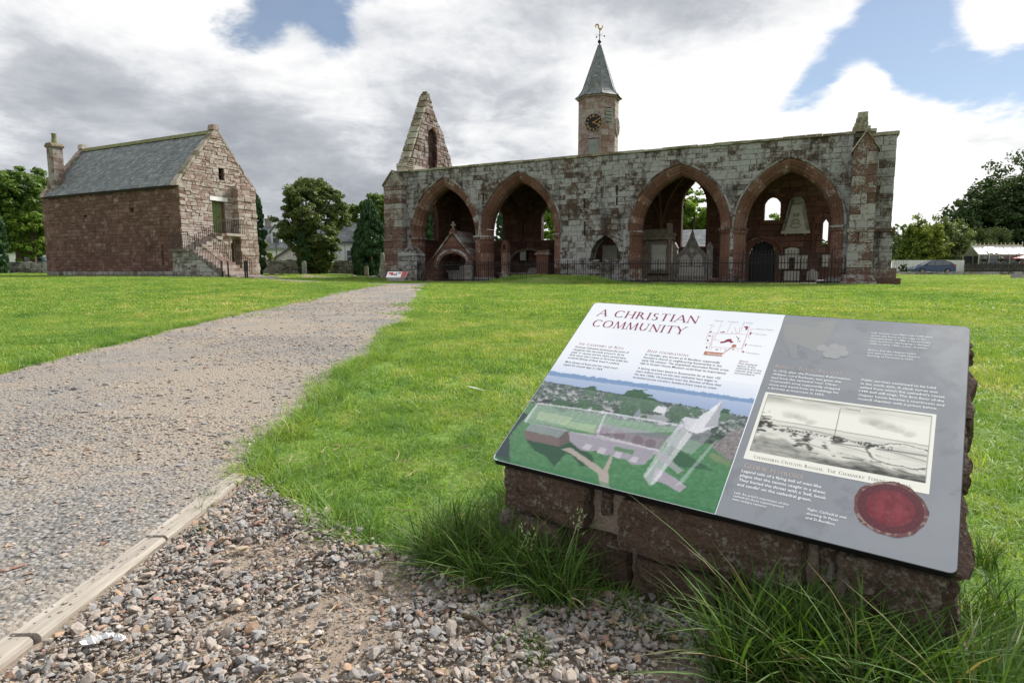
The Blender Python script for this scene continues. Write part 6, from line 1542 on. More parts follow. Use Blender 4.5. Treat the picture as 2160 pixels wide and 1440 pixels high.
    for i in range(5):
        for s in (0, 1):
            y0, y1 = (0, Dg / 2) if s == 0 else (Dg, Dg / 2); x0, x1 = Lg * i / 5 + .04, Lg * (i + 1) / 5 - .04; q = .15 if (i == 1 and s == 0) else 0
            MB().add([(x0, y0, ev + .08 + q), (x1, y0, ev + .08 + q), (x1, y1, rz), (x0, y1, rz), (x0, y0, ev + .06 + q), (x1, y0, ev + .06 + q), (x1, y1, rz - .02), (x0, y1, rz - .02)], [(0, 1, 2, 3), (7, 6, 5, 4), (0, 4, 5, 1), (2, 6, 7, 3)]).build('roof_pane', 'roofglass', T)
            MB().box(x0, x1, y0 - .01, y0 + .01, .6, ev).build('pane', 'glass', T)
    # hanging baskets on a rail before it
    for px, lab in ((2068, 'hanging basket at the left of the glasshouse front'), (2104, 'hanging basket in the middle of the glasshouse front'), (2141, 'hanging basket at the right of the glasshouse front')):
        p = gp(px, 64.8); T = thing('hanging_basket', lab, 'hanging basket', p, 0, 'hanging baskets by the glasshouse'); MB().tube([(0, 0, 0), (0, 0, 2.0), (.0, -.3, 2.1)], .02, 5).build('bracket', 'iron', T); MB().lathe([(.05, 1.25), (.22, 1.36), (.26, 1.5)], 0, -.3, 10).build('basket', 'iron', T)
        leaf_cloud('flowers', [(0, -.3, 1.55)], [.32], 60, .08, 'dark_broadleaf', T, px)
    p = gp(2156, 64.2); o = tag(MB().lathe([(.02, 1.9), (.9, 1.6), (.92, 1.56), (.02, 1.84)], 0, 0, 12).tube([(0, 0, 0), (0, 0, 2.0)], .03, 6).build('parasol', 'print_red'), 'red parasol at the right edge before the glasshouse', 'parasol'); o.location = p
    p = gp(2146, 49); T = thing('tilted_plaque', 'dark tilted plaque low on the lawn at the right edge', 'plaque', p, -.25)
    MB().add([(-.42, -.25, .02), (.42, -.25, .02), (.48, .25, .36), (-.36, .25, .36), (-.42, -.22, 0), (.42, -.22, 0), (.48, .28, .33), (-.36, .28, .33)], [(0, 1, 2, 3), (7, 6, 5, 4), (0, 4, 5, 1), (1, 5, 6, 2), (2, 6, 7, 3), (3, 7, 4, 0)]).build('face', 'plaque', T); MB().box(-.3, .35, .1, .24, -.1, .26).build('stand', 'greystone', T)
    # white cottage glimpse under the left trees is built above; feather and paper scraps near the camera come with the board
def glass_fn(h, b):
    h.put(b.inputs['Base Color'], (.06, .07, .08)); b.inputs['Roughness'].default_value = .08; b.inputs['Specular IOR Level'].default_value = .7
M['glass'] = material('window glass', glass_fn, .08, .7)
M['roofglass'] = flat('pale roof glazing', (.78, .80, .82), .15, .6, var=.03)
M['cream'] = flat('cream painted frame', (.50, .46, .38), .6)
M['greyboard'] = flat('weathered dark boards', (.07, .065, .06), .9, var=.25)
M['carpaint'] = flat('dark blue car paint', (.012, .034, .105), .22, .6, var=.02)
M['carpale'] = flat('pale blue car paint', (.25, .36, .50), .3, .5, var=.02)
M['tail'] = flat('red lamp lens', (.30, .02, .02), .3, .5)
M['print_white'] = flat('white print', srgb(232, 234, 238), .35, .4, var=.01)
M['print_red'] = flat('red print', srgb(190, 75, 75), .4, .4, var=.02)
M['print_grey'] = flat('grey print', srgb(110, 112, 118), .4, .4, var=.02)
M['plaque'] = flat('dark plaque', (.05, .055, .055), .8, .15)
build_background()
# ------------------------------------------------------------------ the interpretation board on its stone plinth
def world_of(s, t, o=0.0): return BC + E1 * (s - .5) + E2 * (t - .342) + E3 * o
def brd(px, py):                            # place on the board's face seen at a point of the photograph, in metres from its lower left corner
    r = ray(px, py); p0 = Vector((0, 0, EYE)); k = (BC - p0).dot(E3) / r.dot(E3); d = p0 + r * k - BC
    s, t = d.dot(E1) + .5, d.dot(E2) + .342
    return (s - .026 * t / .684 + .013, t)
def z1(x, y): return brd(1000 + x / 3, 620 + y / 3)
def z2(x, y): return brd(1500 + x * 660 / 1639, 660 + y * 660 / 1639)
def z3(x, y): return brd(1480 + x * 200 / 1920, 640 + y * 200 / 1920)
BROT = Matrix((E1, E2, E3)).transposed().to_euler()
def print_mat(name, c, rough=.34): M[name] = material(name, lambda h, b: h.put(b.inputs['Base Color'], tuple(x * PRINT for x in c)), rough, .45)
PRINT = .95
for nm, c in (('ink_crimson', srgb(140, 32, 70)), ('ink_dark', srgb(52, 58, 74)), ('ink_white', srgb(246, 247, 250)), ('ink_tan', srgb(205, 180, 165)), ('ink_rose', srgb(198, 150, 162)), ('ink_grey', srgb(160, 166, 182)), ('ink_orange', srgb(182, 118, 95)),
              ('ink_sepia', srgb(70, 66, 62)), ('ink_pouch', srgb(147, 149, 150)), ('ink_pouch2', srgb(141, 145, 149)), ('ink_coin', srgb(160, 162, 165)), ('ink_paper', srgb(236, 236, 228))): print_mat(nm, c)
def white_sheet(h, b):
    pos = h.n('ShaderNodeNewGeometry').outputs['Position']
    h.put(b.inputs['Base Color'], h.mix(h.ss(h.noise(pos, 2.2, 2), .35, .65), tuple(x * PRINT for x in srgb(232, 238, 250)), tuple(x * PRINT for x in srgb(244, 247, 253))))
M['board_white'] = material('white laminate', white_sheet, .30, .5)
def grey_sheet(h, b):
    pos = h.n('ShaderNodeNewGeometry').outputs['Position']
    c = h.mix(h.ss(h.noise(pos, 14, 5, .6, .6), .56, .66), tuple(x * PRINT * 1.0 for x in srgb(136, 141, 149)), tuple(x * PRINT * .86 for x in srgb(136, 141, 149)))
    h.put(b.inputs['Base Color'], c)
    h.put(b.inputs['Roughness'], h.ss(h.noise(pos, 9, 5, .65), .35, .7, .30, .46))
M['board_grey'] = material('grey laminate', grey_sheet, .34, .5)
M['board_edge'] = flat('black board edge', (.010, .010, .013), .45, .4)
def art_fn(h, b):
    a = h.n('ShaderNodeVertexColor'); a.layer_name = 'print'; h.put(b.inputs['Base Color'], a.outputs['Color'])
M['art'] = material('printed picture', art_fn, .32, .5)

def build_board():
    T = thing('information_panel', 'large tilted information panel with a white and grey printed face on its stone plinth', 'information panel', BC)
    T.rotation_euler = BROT
    L = lambda s, t: (s - .5, t - .342)
    def rrect(x0, x1, y0, y1, r, n=5):
        pts = []
        for cx, cy, a0 in ((x1 - r, y0 + r, -90), (x1 - r, y1 - r, 0), (x0 + r, y1 - r, 90), (x0 + r, y0 + r, 180)):
            for i in range(n + 1): a = R(a0 + 90 * i / n); pts.append((cx + r * math.cos(a), cy + r * math.sin(a)))
        return pts
    MB().prism(rrect(-.5, .5, -.342, .342, .014), -.016, 0.0, 'z').build('board', 'board_edge', T)
    outline = rrect(-.4985, .4985, -.3405, .3405, .0127)
    d0, d1 = brd(1666, 668), brd(1495, 1083)
    xd = lambda y: (d1[0] + (d0[0] - d1[0]) * (y + .342 - d1[1]) / (d0[1] - d1[1])) - .5
    def clip(poly, sgn):
        out = []
        for i in range(len(poly)):
            a, b = poly[i], poly[(i + 1) % len(poly)]; fa, fb = sgn * (a[0] - xd(a[1])), sgn * (b[0] - xd(b[1]))
            if fa >= 0: out.append(a)
            if fa * fb < 0: k = fa / (fa - fb); out.append((a[0] + (b[0] - a[0]) * k, a[1] + (b[1] - a[1]) * k))
        return out
    def sheet(name, poly, z, mat, par=T):
        me = bpy.data.meshes.new(name); me.from_pydata([(x, y, z * .3) for x, y in poly], [], [tuple(range(len(poly)))]); me.update(); return place(name, me, mat, par)
    sheet('white_face', clip(outline, -1), .0006, 'board_white'); sheet('grey_face', clip(outline, 1), .0006, 'board_grey')
    # ---- pictures printed on the board: colours computed on a fine grid
    def picture(name, s0, s1, t0, t1, step, z, fn, keep=None, soft=True):
        nx, ny = int((s1 - s0) / step) + 1, int((t1 - t0) / step) + 1
        S_, T_ = np.meshgrid(np.linspace(s0, s1, nx), np.linspace(t0, t1, ny)); S_, T_ = S_.ravel(), T_.ravel()
        col = fn(S_, T_)
        V = np.stack([S_ - .5, T_ - .342, np.full_like(S_, z * .3)], -1)
        idx = np.arange(nx * ny).reshape(ny, nx); Fq = np.stack([idx[:-1, :-1], idx[:-1, 1:], idx[1:, 1:], idx[1:, :-1]], -1).reshape(-1, 4)
        if keep is not None:
            kk = keep(S_, T_); Fq = Fq[kk[Fq].all(1)]
        me = bpy.data.meshes.new(name); me.from_pydata(V.tolist(), [], Fq.tolist()); me.update()
        if soft:
            Q = col.reshape(ny, nx, 3); Q = np.pad(Q, ((1, 1), (1, 1), (0, 0)), 'edge'); col = sum(Q[i:i + ny, j:j + nx] * w_ for i, j, w_ in ((0, 1, .08), (1, 0, .08), (1, 1, .68), (1, 2, .08), (2, 1, .08))).reshape(-1, 3)
        a = me.color_attributes.new('print', 'FLOAT_COLOR', 'POINT')
        c = np.clip(col, 0, 255) / 255; c = np.where(c <= .04045, c / 12.92, ((c + .055) / 1.055) ** 2.4) * PRINT
        a.data.foreach_set('color', np.concatenate([c, np.ones((len(c), 1))], 1).astype(np.float32).ravel())
        return place(name, me, 'art', T)
    def pip(X, Y, poly):
        ins = np.zeros(X.shape, bool); n = len(poly)
        for i in range(n):
            (x0, y0), (x1, y1) = poly[i], poly[(i + 1) % n]
            if y0 == y1: continue
            c = (Y > min(y0, y1)) & (Y <= max(y0, y1)); ins ^= c & (X < x0 + (Y - y0) * (x1 - x0) / (y1 - y0))
        return ins
    def aerial(S_, T_):
        # photograph of the place from the air, in the pixel frame of an enlarged view of the board
        s = S_ - .013 + .026 * T_ / .684; P = np.stack([BC.x + E1.x * (s - .5) + E2.x * (T_ - .342), BC.y + E1.y * (s - .5) + E2.y * (T_ - .342), BC.z + E1.z * (s - .5) + E2.z * (T_ - .342) - EYE], -1)
        ct, st = math.cos(PITCH), math.sin(PITCH); fw = P[:, 1] * ct - P[:, 2] * st; upv = P[:, 1] * st + P[:, 2] * ct
        X = (1080 + 1300 * P[:, 0] / fw - 1000) * 3; Y = (720 - 1300 * upv / fw - 620) * 3
        X = X + (fbm(S_ * 240, T_ * 240, 3, 61) - .45) * 8; Y = Y + (fbm(S_ * 240 + 50, T_ * 240, 3, 62) - .45) * 7
        C = np.empty((len(X), 3)); hz = 500 + (X - 480) * .1385; co = hz + 62 + (X - 480) * .035
        base = np.array([238, 242, 251.]); C[:] = base
        k = np.clip((Y - (hz - 130)) / 130, 0, 1)[:, None]; C = C * (1 - k) + np.array([214, 222, 240]) * k
        def put_(m, c, a=1.0): C[m] = C[m] * (1 - a) + np.array(c, float) * a
        n1 = fbm(S_ * 70, T_ * 110, 4, 3); n2 = fbm(S_ * 160, T_ * 260, 3, 8); n3 = vnoise(S_ * 420, T_ * 520, 4)
        put_((Y > hz - 8 - 14 * n1) & (Y <= hz + 16), (122, 152, 192)); put_((Y > hz + 14), (176, 190, 216))
        m = Y > hz + 14; C[m] += ((Y - hz)[m] * -.25)[:, None] * np.array([1, .8, .4])
        town = Y > co - 10 * n1; C[town] = (np.array([52, 72, 62]) + (n1[town, None] - .5) * np.array([90, 110, 80]) + (n2[town, None] - .5) * 50)
        roofs = town & (n3 > .62) & (n1 > .40) & (Y < co + 150); put_(roofs, (168, 166, 174), .6); roofs = town & (n3 > .80) & (n1 > .40) & (Y < co + 150); put_(roofs, (214, 212, 216), .8)
        roofs = town & (n3 < .14) & (Y < co + 170); put_(roofs, (104, 104, 112), .5)
        hr = random.Random(4)
        for q in range(70):
            hx = hr.uniform(380, 1720); hy = 560 + (hx - 430) * .1783 + hr.uniform(6, 120); w_, h_ = hr.uniform(16, 34), hr.uniform(8, 15); gq = hr.uniform(112, 190); sk = hr.uniform(-8, 10)
            put_(pip(X, Y, [(hx, hy), (hx + w_, hy + w_ * .16), (hx + w_ + sk, hy + h_ + w_ * .16), (hx + sk, hy + h_)]), (gq, gq, gq + 6), .9)
            put_(pip(X, Y, [(hx + sk, hy + h_), (hx + w_ + sk, hy + h_ + w_ * .16), (hx + w_ + sk, hy + h_ + 7 + w_ * .16), (hx + sk, hy + h_ + 7)]), (206, 204, 206), .8)
        lawn = Y > co + 150 + 34 * (n1 - .5) + np.where(X > 1350, 60, 0); g = np.clip((Y - 700) / 560, 0, 1)
        C[lawn] = (np.array([88, 132, 92]) * (1 - g[lawn, None]) + np.array([58, 122, 74]) * g[lawn, None]) + (n2[lawn, None] - .5) * 44 + (n1[lawn, None] - .5) * 20
        f = lambda *p: pip(X, Y, p)
        put_(f((85, 1010), (290, 740), (330, 760), (250, 840), (205, 900), (200, 1060)), (38, 52, 62), .9)
        for (x, y, r) in ((540, 700, 55), (680, 700, 60), (735, 615, 45), (850, 650, 40), (945, 745, 40), (1015, 680, 110), (1100, 690, 60), (1150, 720, 45), (1290, 760, 80), (1400, 745, 40), (1570, 770, 60), (770, 720, 40)):
            d = np.hypot(X - x, (Y - y) * 1.3) / r + (n1 - .5) * .9; put_(d < .9, (46, 82, 56), .9); put_((d < .7) & (n2 > .52), (70, 108, 66), .8)
        put_(f((1120, 740), (1160, 705), (1215, 720), (1200, 760)), (225, 226, 232)); put_(f((995, 775), (1040, 720), (1050, 770)), (128, 138, 150)); put_(f((1090, 760), (1200, 770), (1225, 800), (1190, 810), (1080, 790)), (170, 172, 180), .8)
        put_(f((580, 800), (760, 830), (740, 880), (520, 820)), (150, 185, 110), .6); put_(f((400, 740), (620, 780), (560, 830), (380, 790)), (165, 190, 130), .55)
        put_(f((305, 915), (520, 960), (585, 930), (720, 1010), (745, 1095), (650, 1080), (600, 1020), (560, 1000), (480, 1085), (430, 1020), (360, 985)), (26, 66, 44), .92)
        put_(f((580, 870), (760, 885), (1150, 985), (1050, 1075), (970, 1070), (935, 1040), (870, 1030), (860, 1010), (800, 1015), (760, 985), (690, 990), (650, 980), (590, 930)), (164, 154, 172), .92)
        for q in ((690, 940), (780, 965), (880, 990), (985, 1020)): put_(f((q[0], q[1]), (q[0] + 40, q[1] + 10), (q[0] + 15, q[1] + 45), (q[0] - 30, q[1] + 30)), (196, 190, 204), .9)
        put_(f((870, 960), (995, 985), (980, 1010), (865, 985)), (64, 120, 70), .8)
        put_(f((530, 975), (590, 965), (745, 1070), (790, 1105), (840, 1015), (856, 1020), (822, 1110), (826, 1225), (768, 1212), (756, 1130), (600, 1012)), (176, 163, 156), .95)
        put_(f((780, 815), (1235, 890), (1215, 935), (745, 885)), (122, 118, 132), .8); put_(f((760, 850), (1190, 915), (1150, 985), (745, 892)), (140, 128, 140), .9)
        for (x, y, rx, ry) in ((815, 872, 36, 34), (902, 890, 36, 34), (1018, 925, 34, 34), (1098, 945, 34, 32)): put_((np.hypot((X - x) / rx, (Y - y) / ry) < 1) & (Y < y + 22), (108, 90, 102), .75)
        put_(f((345, 812), (585, 850), (520, 905), (303, 858)), (126, 140, 140)); put_(f((303, 858), (520, 905), (520, 962), (305, 916)), (108, 94, 92)); put_(f((520, 905), (578, 850), (588, 930), (520, 962)), (92, 82, 80))
        put_(f((390, 688), (820, 745), (1330, 832), (1260, 870), (770, 880), (300, 800)), (228, 228, 242), .34); put_(f((300, 800), (390, 688), (400, 692), (312, 808)), (236, 236, 246), .6); put_(f((390, 686), (820, 742), (820, 750), (392, 694)), (240, 240, 250), .7)
        put_(f((820, 742), (1330, 828), (1330, 840), (820, 752)), (236, 236, 246), .7); put_(f((820, 745), (832, 748), (775, 872), (762, 868)), (230, 230, 240), .6); put_(f((760, 884), (1150, 980), (1148, 990), (758, 894)), (222, 218, 232), .7)
        put_(f((1300, 790), (1350, 865), (1420, 830), (1500, 880), (1360, 1010), (1200, 960)), (180, 178, 194), .5)
        put_(f((1230, 950), (1490, 1112), (1400, 1100), (1260, 1085), (1200, 1010)), (34, 80, 52), .85); put_(f((1130, 1090), (1230, 1145), (1315, 1212), (1265, 1246), (1180, 1195), (1095, 1165)), (166, 156, 172), .95)
        put_(f((1490, 940), (1535, 915), (1285, 1195), (1235, 1212)), (214, 216, 226), .45); put_(f((1300, 800), (1345, 862), (1082, 1205), (1045, 1150), (1300, 850)), (206, 202, 216), .66); put_(f((1335, 868), (1372, 880), (1110, 1195), (1080, 1206)), (236, 234, 244), .7); put_(f((1180, 940), (1300, 810), (1310, 830), (1060, 1150), (1046, 1140)), (228, 226, 238), .55)
        for x_ in range(790, 1210, 34): put_(f((x_, 862 + (x_ - 790) * .16), (x_ + 7, 863 + (x_ - 790) * .16), (x_ - 12, 900 + (x_ - 790) * .2), (x_ - 19, 899 + (x_ - 790) * .2)), (112, 104, 116), .55)
        for x_ in range(330, 1230, 46): put_(f((x_, 790 + (x_ - 300) * .10), (x_ + 3, 790 + (x_ - 300) * .10), (x_ + 64, 716 + (x_ - 300) * .125), (x_ + 61, 716 + (x_ - 300) * .125)), (238, 238, 246), .28)
        put_(f((300, 800), (1150, 985), (1150, 991), (300, 806)), (226, 224, 236), .45); put_(f((1110, 1000), (1150, 985), (1300, 1110), (1262, 1130)), (178, 170, 186), .7)
        put_(f((345, 812), (465, 831), (420, 884), (303, 858)), (138, 152, 152), .5); put_(f((1572, 672), (1322, 842), (1345, 866), (1400, 880), (1530, 835)), (226, 228, 236)); put_(f((1572, 672), (1532, 835), (1445, 842)), (168, 170, 180)); put_(f((1305, 790), (1330, 775), (1400, 790), (1345, 866)), (210, 210, 222))
        hs = f((1480, 960), (1620, 870), (1720, 830), (1700, 900), (1640, 1020), (1600, 1060)); C[hs] = np.array([126, 120, 122]) + (n3[hs, None] - .5) * 90
        put_(f((1460, 1010), (1500, 1000), (1600, 1060), (1598, 1085), (1500, 1050)), (120, 134, 96), .8)
        m = Y > co; C[m] *= (.92 + .17 * fbm(S_[m] * 300, T_[m] * 330, 3, 71))[:, None]
        C[m] = C[m] * .88 + 150 * .12
        hz_ = np.clip(1 - (Y - co) / 170, 0, 1) * (Y > co); C = C * (1 - .22 * hz_[:, None]) + np.array([196, 202, 216.]) * .22 * hz_[:, None]
        put_(Y > 1260 + (X - 1100) * .25, (36, 100, 58), .35)
        return C
    ph = clip(outline, -1)
    picture('aerial_picture', .0025, .60, .0025, .40, .0021, .0010, aerial, lambda s, t: (s - .5 < xd(t - .342) - .001) & ~((s < .0155) & (t < .0155) & (np.hypot(s - .0155, t - .0155) > .0128)))
    def engraving(S_, T_):
        u = (S_ - .602) / .347; v = (T_ - .162) / .216; n = fbm(u * 14, v * 10, 5, 2); ht = vnoise(u * 26, v * 170, 5); hy = fbm(u * 9, v * 42, 4, 6)
        g = np.full(u.shape, 234.0); hatch = .5 + .5 * np.sin(v * 520 + 6 * n); hy2 = fbm(u * 30, v * 60, 4, 16)
        top = np.clip((v - .80) / .18, 0, 1) * np.clip(1.2 - u * 1.0, 0, 1); g -= (v > .56) * (top * 120 * hy * 1.5 * (.6 + .4 * hatch))
        for (x, y, r) in ((.20, .72, .06), (.26, .70, .05), (.33, .66, .045), (.66, .80, .07), (.72, .77, .07), (.80, .74, .06), (.87, .70, .05)):
            d = np.hypot((u - x) / 1.0, (v - y) * .75) / r + (n - .5) * .9; g -= np.clip(1 - d, 0, 1) ** .5 * np.clip(.5 + (y - v) / r * .5, 0, 1) * 58 * (d < 1)
        hor = .60 - .03 * u; g -= (np.abs(v - hor) < .006) * 60; far = (v < hor) & (v > hor - .07); g -= far * 34 * hatch
        slope = (v < hor - .05); g -= slope * (18 + 90 * np.clip(hy - .40, 0, 1)) * (.45 + .55 * hatch)
        for k in range(7):
            cy = .50 - .045 * k - .10 * (u - .3) ** 2 + .035 * np.sin(u * 6 + k * 1.7); g -= np.clip(1 - np.abs(v - cy) / .010, 0, 1) * (u > .16 + .04 * k) * (u < .97) * 70 * (n > .38)
        sh = np.hypot((u - .86) / .20, (v - .40) / .13) + (n - .5) * .5; g -= (np.abs(sh - 1) < .05) * 85; g = np.where(np.abs(sh - .86) < .07, np.maximum(g, 222), g)
        town = (np.abs(v - .500 + .05 * u) < .022 + .010 * np.sin(u * 40)) & (u > .2) & (u < .80); g -= town * (vnoise(u * 150, v * 90, 9) > .45) * 110
        g -= (np.hypot((u - .50) / .045, (v - .455) / .035) < 1) * (hy2 > .36) * 120; g -= (np.abs(u - .482) < .0025) * (v > .46) * (v < .86) * 70; g -= (np.abs(u - .482) < .006) * (v > .45) * (v < .51) * 110
        for (x, y, r) in ((.05, .56, .06), (.095, .52, .04), (.03, .48, .045), (.25, .445, .022), (.33, .415, .026), (.18, .475, .018), (.44, .36, .02), (.29, .32, .03), (.36, .31, .022)):
            d = np.hypot((u - x), (v - y) * .62) / r + (hy2 - .47) * 3.0; g -= np.clip((.9 - d) * 3, 0, 1) * (90 + 60 * ht)
        fg = np.clip((.335 - .17 * u + .05 * np.sin(u * 9) + (n - .5) * .14 - v) * 18, 0, 1); g -= fg * (54 + 110 * np.clip(hy2 - .32, 0, 1)) * (.7 + .3 * hatch)
        fg2 = np.clip((.255 - .13 * (u - .5) + .03 * np.sin(u * 21) - v) * 22, 0, 1) * np.clip((u - .34) * 4, 0, 1); g -= fg2 * (46 + 70 * hy2); g = np.maximum(g, 48)
        inner = (u > .022) & (u < .978) & (v > .115 + .0 * u) & (v < .965); g = np.where(inner, g, 236)
        fr = ((np.abs(u - .022) < .003) | (np.abs(u - .978) < .003)) & (v > .115) & (v < .965) | (np.abs(v - .965) < .005) & (u > .02) & (u < .98); g = np.where(fr, 130, g)
        g = np.where((v <= .115), 234 + 4 * n, g)
        return np.stack([g, g, g * .965], -1)
    picture('engraved_view', .602, .949, .162, .378, .0013, .0012, engraving)
    def seal(S_, T_):
        x, y = (S_ - .889) / .062, (T_ - .111) / .064; r = np.hypot(x, y); a = np.arctan2(y, x); n = fbm(S_ * 120, T_ * 120, 4, 5); n2 = fbm(S_ * 320, T_ * 320, 3, 6)
        C = np.tile(np.array([132, 84, 84.]), (len(x), 1)) + ((n - .5) * 90)[:, None]
        C = np.where((r < .86)[:, None], np.array([112, 46, 56]) + ((n2 - .5) * 60)[:, None], C)
        tick = (np.sin(a * 46) > .1) & (r > .70) & (r < .84); C = np.where(tick[:, None], np.array([104, 34, 50.]), C)
        C = np.where(((np.abs(r - .86) < .03) | (np.abs(r - .68) < .02))[:, None], np.array([96, 40, 54.]), C)
        C = np.where((r < .66)[:, None], np.array([138, 48, 60]) + ((n - .5) * 70)[:, None], C)
        for cx, w in ((-.24, .15), (.24, .16)):
            b = np.clip(1.25 - np.hypot((x - cx) / w, (y + .10) / .40) - (n - .47) * 1.4, 0, 1) + np.clip(1 - np.hypot(x - cx, y - .38) / .13, 0, 1); b = np.clip(b, 0, 1)[:, None] * .6; C = C * (1 - b) + np.array([170, 58, 74.]) * b
            e = np.clip(1 - np.abs(np.hypot((x - cx + .04) / w, (y + .12) / .42) - 1.1) * 6, 0, 1)[:, None] * .45; C = C * (1 - e) + np.array([110, 30, 48.]) * e
        rim = (r > .90) & (n > .58); C = np.where(rim[:, None], np.array([168, 150, 140.]), C)
        return C * .84
    picture('seal_picture', .818, .960, .038, .184, .0010, .0016, seal, lambda s, t: np.hypot((s - .889) / .064, (t - .111) / .067) < .97 + .018 * np.sin(np.arctan2(t - .111, s - .889) * 5 + 1) + .010 * np.sin(np.arctan2(t - .111, s - .889) * 13))
    # faint pouch and coins
    P = lambda pts, z, m, nm: sheet(nm, [(s - .5, t - .342) for s, t in pts], z, m)
    pouch = part('pouch_picture', T)
    for pts, m, z in (([z2(*q) for q in ((400, 62), (690, 40), (655, 110), (600, 175), (560, 205), (470, 165), (400, 130))], 'ink_pouch', .0010), ([z2(*q) for q in ((375, 115), (470, 165), (465, 235), (440, 242), (415, 180))], 'ink_pouch2', .0011), ([z2(*q) for q in ((410, 20), (520, 24), (600, 60), (560, 80), (470, 60), (395, 60))], 'ink_pouch2', .0011)):
        sheet('pouch', [(s - .5, t - .342) for s, t in pts], z, m, pouch)
    for i, (x, y) in enumerate(((600, 185), (640, 195), (675, 205), (700, 190), (665, 180), (630, 218), (665, 224), (712, 212))):
        c0 = z2(x, y); sheet('coin', [(c0[0] - .5 + .012 * math.cos(a), c0[1] - .342 + .013 * math.sin(a)) for a in [2 * math.pi * k / 14 for k in range(14)]], .0011 + .0001 * i, 'ink_coin', pouch)
    # ---- lettering
    GL = {'A': (.74, [('l', 0, 0, .37, 1, .05), ('l', .37, 1, .74, 0, .115), ('l', .14, .35, .58, .35, .045), ('s', 0, 0), ('s', .74, 0)]),
          'B': (.60, [('l', .1, 0, .1, 1, .12), ('a', .12, .75, .30, .245, -90, 90), ('a', .12, .265, .38, .265, -90, 90), ('s', .08, 0), ('s', .08, 1)]),
          'C': (.78, [('a', .44, .5, .42, .5, 42, 318)]), 'D': (.80, [('l', .1, 0, .1, 1, .12), ('a', .16, .5, .56, .49, -90, 90), ('s', .08, 0), ('s', .08, 1)]),
          'E': (.52, [('l', .1, 0, .1, 1, .12), ('l', .1, .98, .46, .98, .045), ('l', .1, .52, .40, .52, .045), ('l', .1, .02, .50, .02, .045)]), 'F': (.50, [('l', .1, 0, .1, 1, .12), ('l', .1, .98, .46, .98, .045), ('l', .1, .52, .40, .52, .045), ('s', .1, 0)]),
          'G': (.82, [('a', .44, .5, .42, .5, 45, 320), ('l', .74, .0, .74, .42, .11)]), 'H': (.76, [('l', .1, 0, .1, 1, .12), ('l', .64, 0, .64, 1, .12), ('l', .1, .52, .64, .52, .045), ('s', .1, 0), ('s', .1, 1), ('s', .64, 0), ('s', .64, 1)]),
          'I': (.24, [('l', .12, 0, .12, 1, .12), ('s', .12, 0), ('s', .12, 1)]), 'L': (.52, [('l', .1, 0, .1, 1, .12), ('l', .1, .02, .50, .02, .045), ('s', .1, 1)]),
          'M': (.92, [('l', .06, 0, .14, 1, .05), ('l', .15, 1, .46, .02, .11), ('l', .46, .02, .76, 1, .05), ('l', .77, 1, .85, 0, .12), ('s', .06, 0), ('s', .85, 0)]),
          'N': (.76, [('l', .09, 0, .09, 1, .05), ('l', .08, 1, .67, 0, .12), ('l', .67, 0, .67, 1, .05), ('s', .09, 0), ('s', .67, 1)]), 'O': (.88, [('a', .44, .5, .42, .5, 0, 360)]),
          'P': (.58, [('l', .1, 0, .1, 1, .12), ('a', .12, .73, .36, .26, -90, 90), ('s', .1, 0), ('s', .08, 1)]), 'R': (.70, [('l', .1, 0, .1, 1, .12), ('a', .12, .74, .34, .25, -90, 90), ('l', .30, .50, .66, 0, .11), ('s', .1, 0), ('s', .08, 1)]),
          'S': (.52, [('a', .26, .75, .20, .24, 40, 270), ('a', .26, .26, .24, .25, 90, -140)]), 'T': (.66, [('l', .33, 0, .33, 1, .12), ('l', .02, .98, .64, .98, .045), ('l', .03, .86, .03, 1, .035), ('l', .63, .86, .63, 1, .035), ('s', .33, 0)]),
          'U': (.76, [('l', .1, 1, .1, .3, .12), ('a', .37, .32, .27, .31, 180, 360), ('l', .64, 1, .64, .3, .05), ('s', .1, 1), ('s', .64, 1)]), 'V': (.72, [('l', 0, 1, .36, 0, .115), ('l', .36, 0, .70, 1, .05), ('s', 0, 1), ('s', .7, 1)]),
          'W': (1.04, [('l', 0, 1, .28, 0, .11), ('l', .28, 0, .52, 1, .05), ('l', .52, 1, .78, 0, .11), ('l', .78, 0, 1.02, 1, .05), ('s', 0, 1), ('s', 1.02, 1)]), 'Y': (.68, [('l', 0, 1, .33, .48, .11), ('l', .67, 1, .33, .48, .05), ('l', .33, 0, .33, .5, .12), ('s', 0, 1), ('s', .67, 1), ('s', .33, 0)]),
          ',': (.2, [('l', .10, .08, .05, -.18, .08)]), '.': (.2, [('l', .1, 0, .1, .1, .1)]), ' ': (.34, [])}
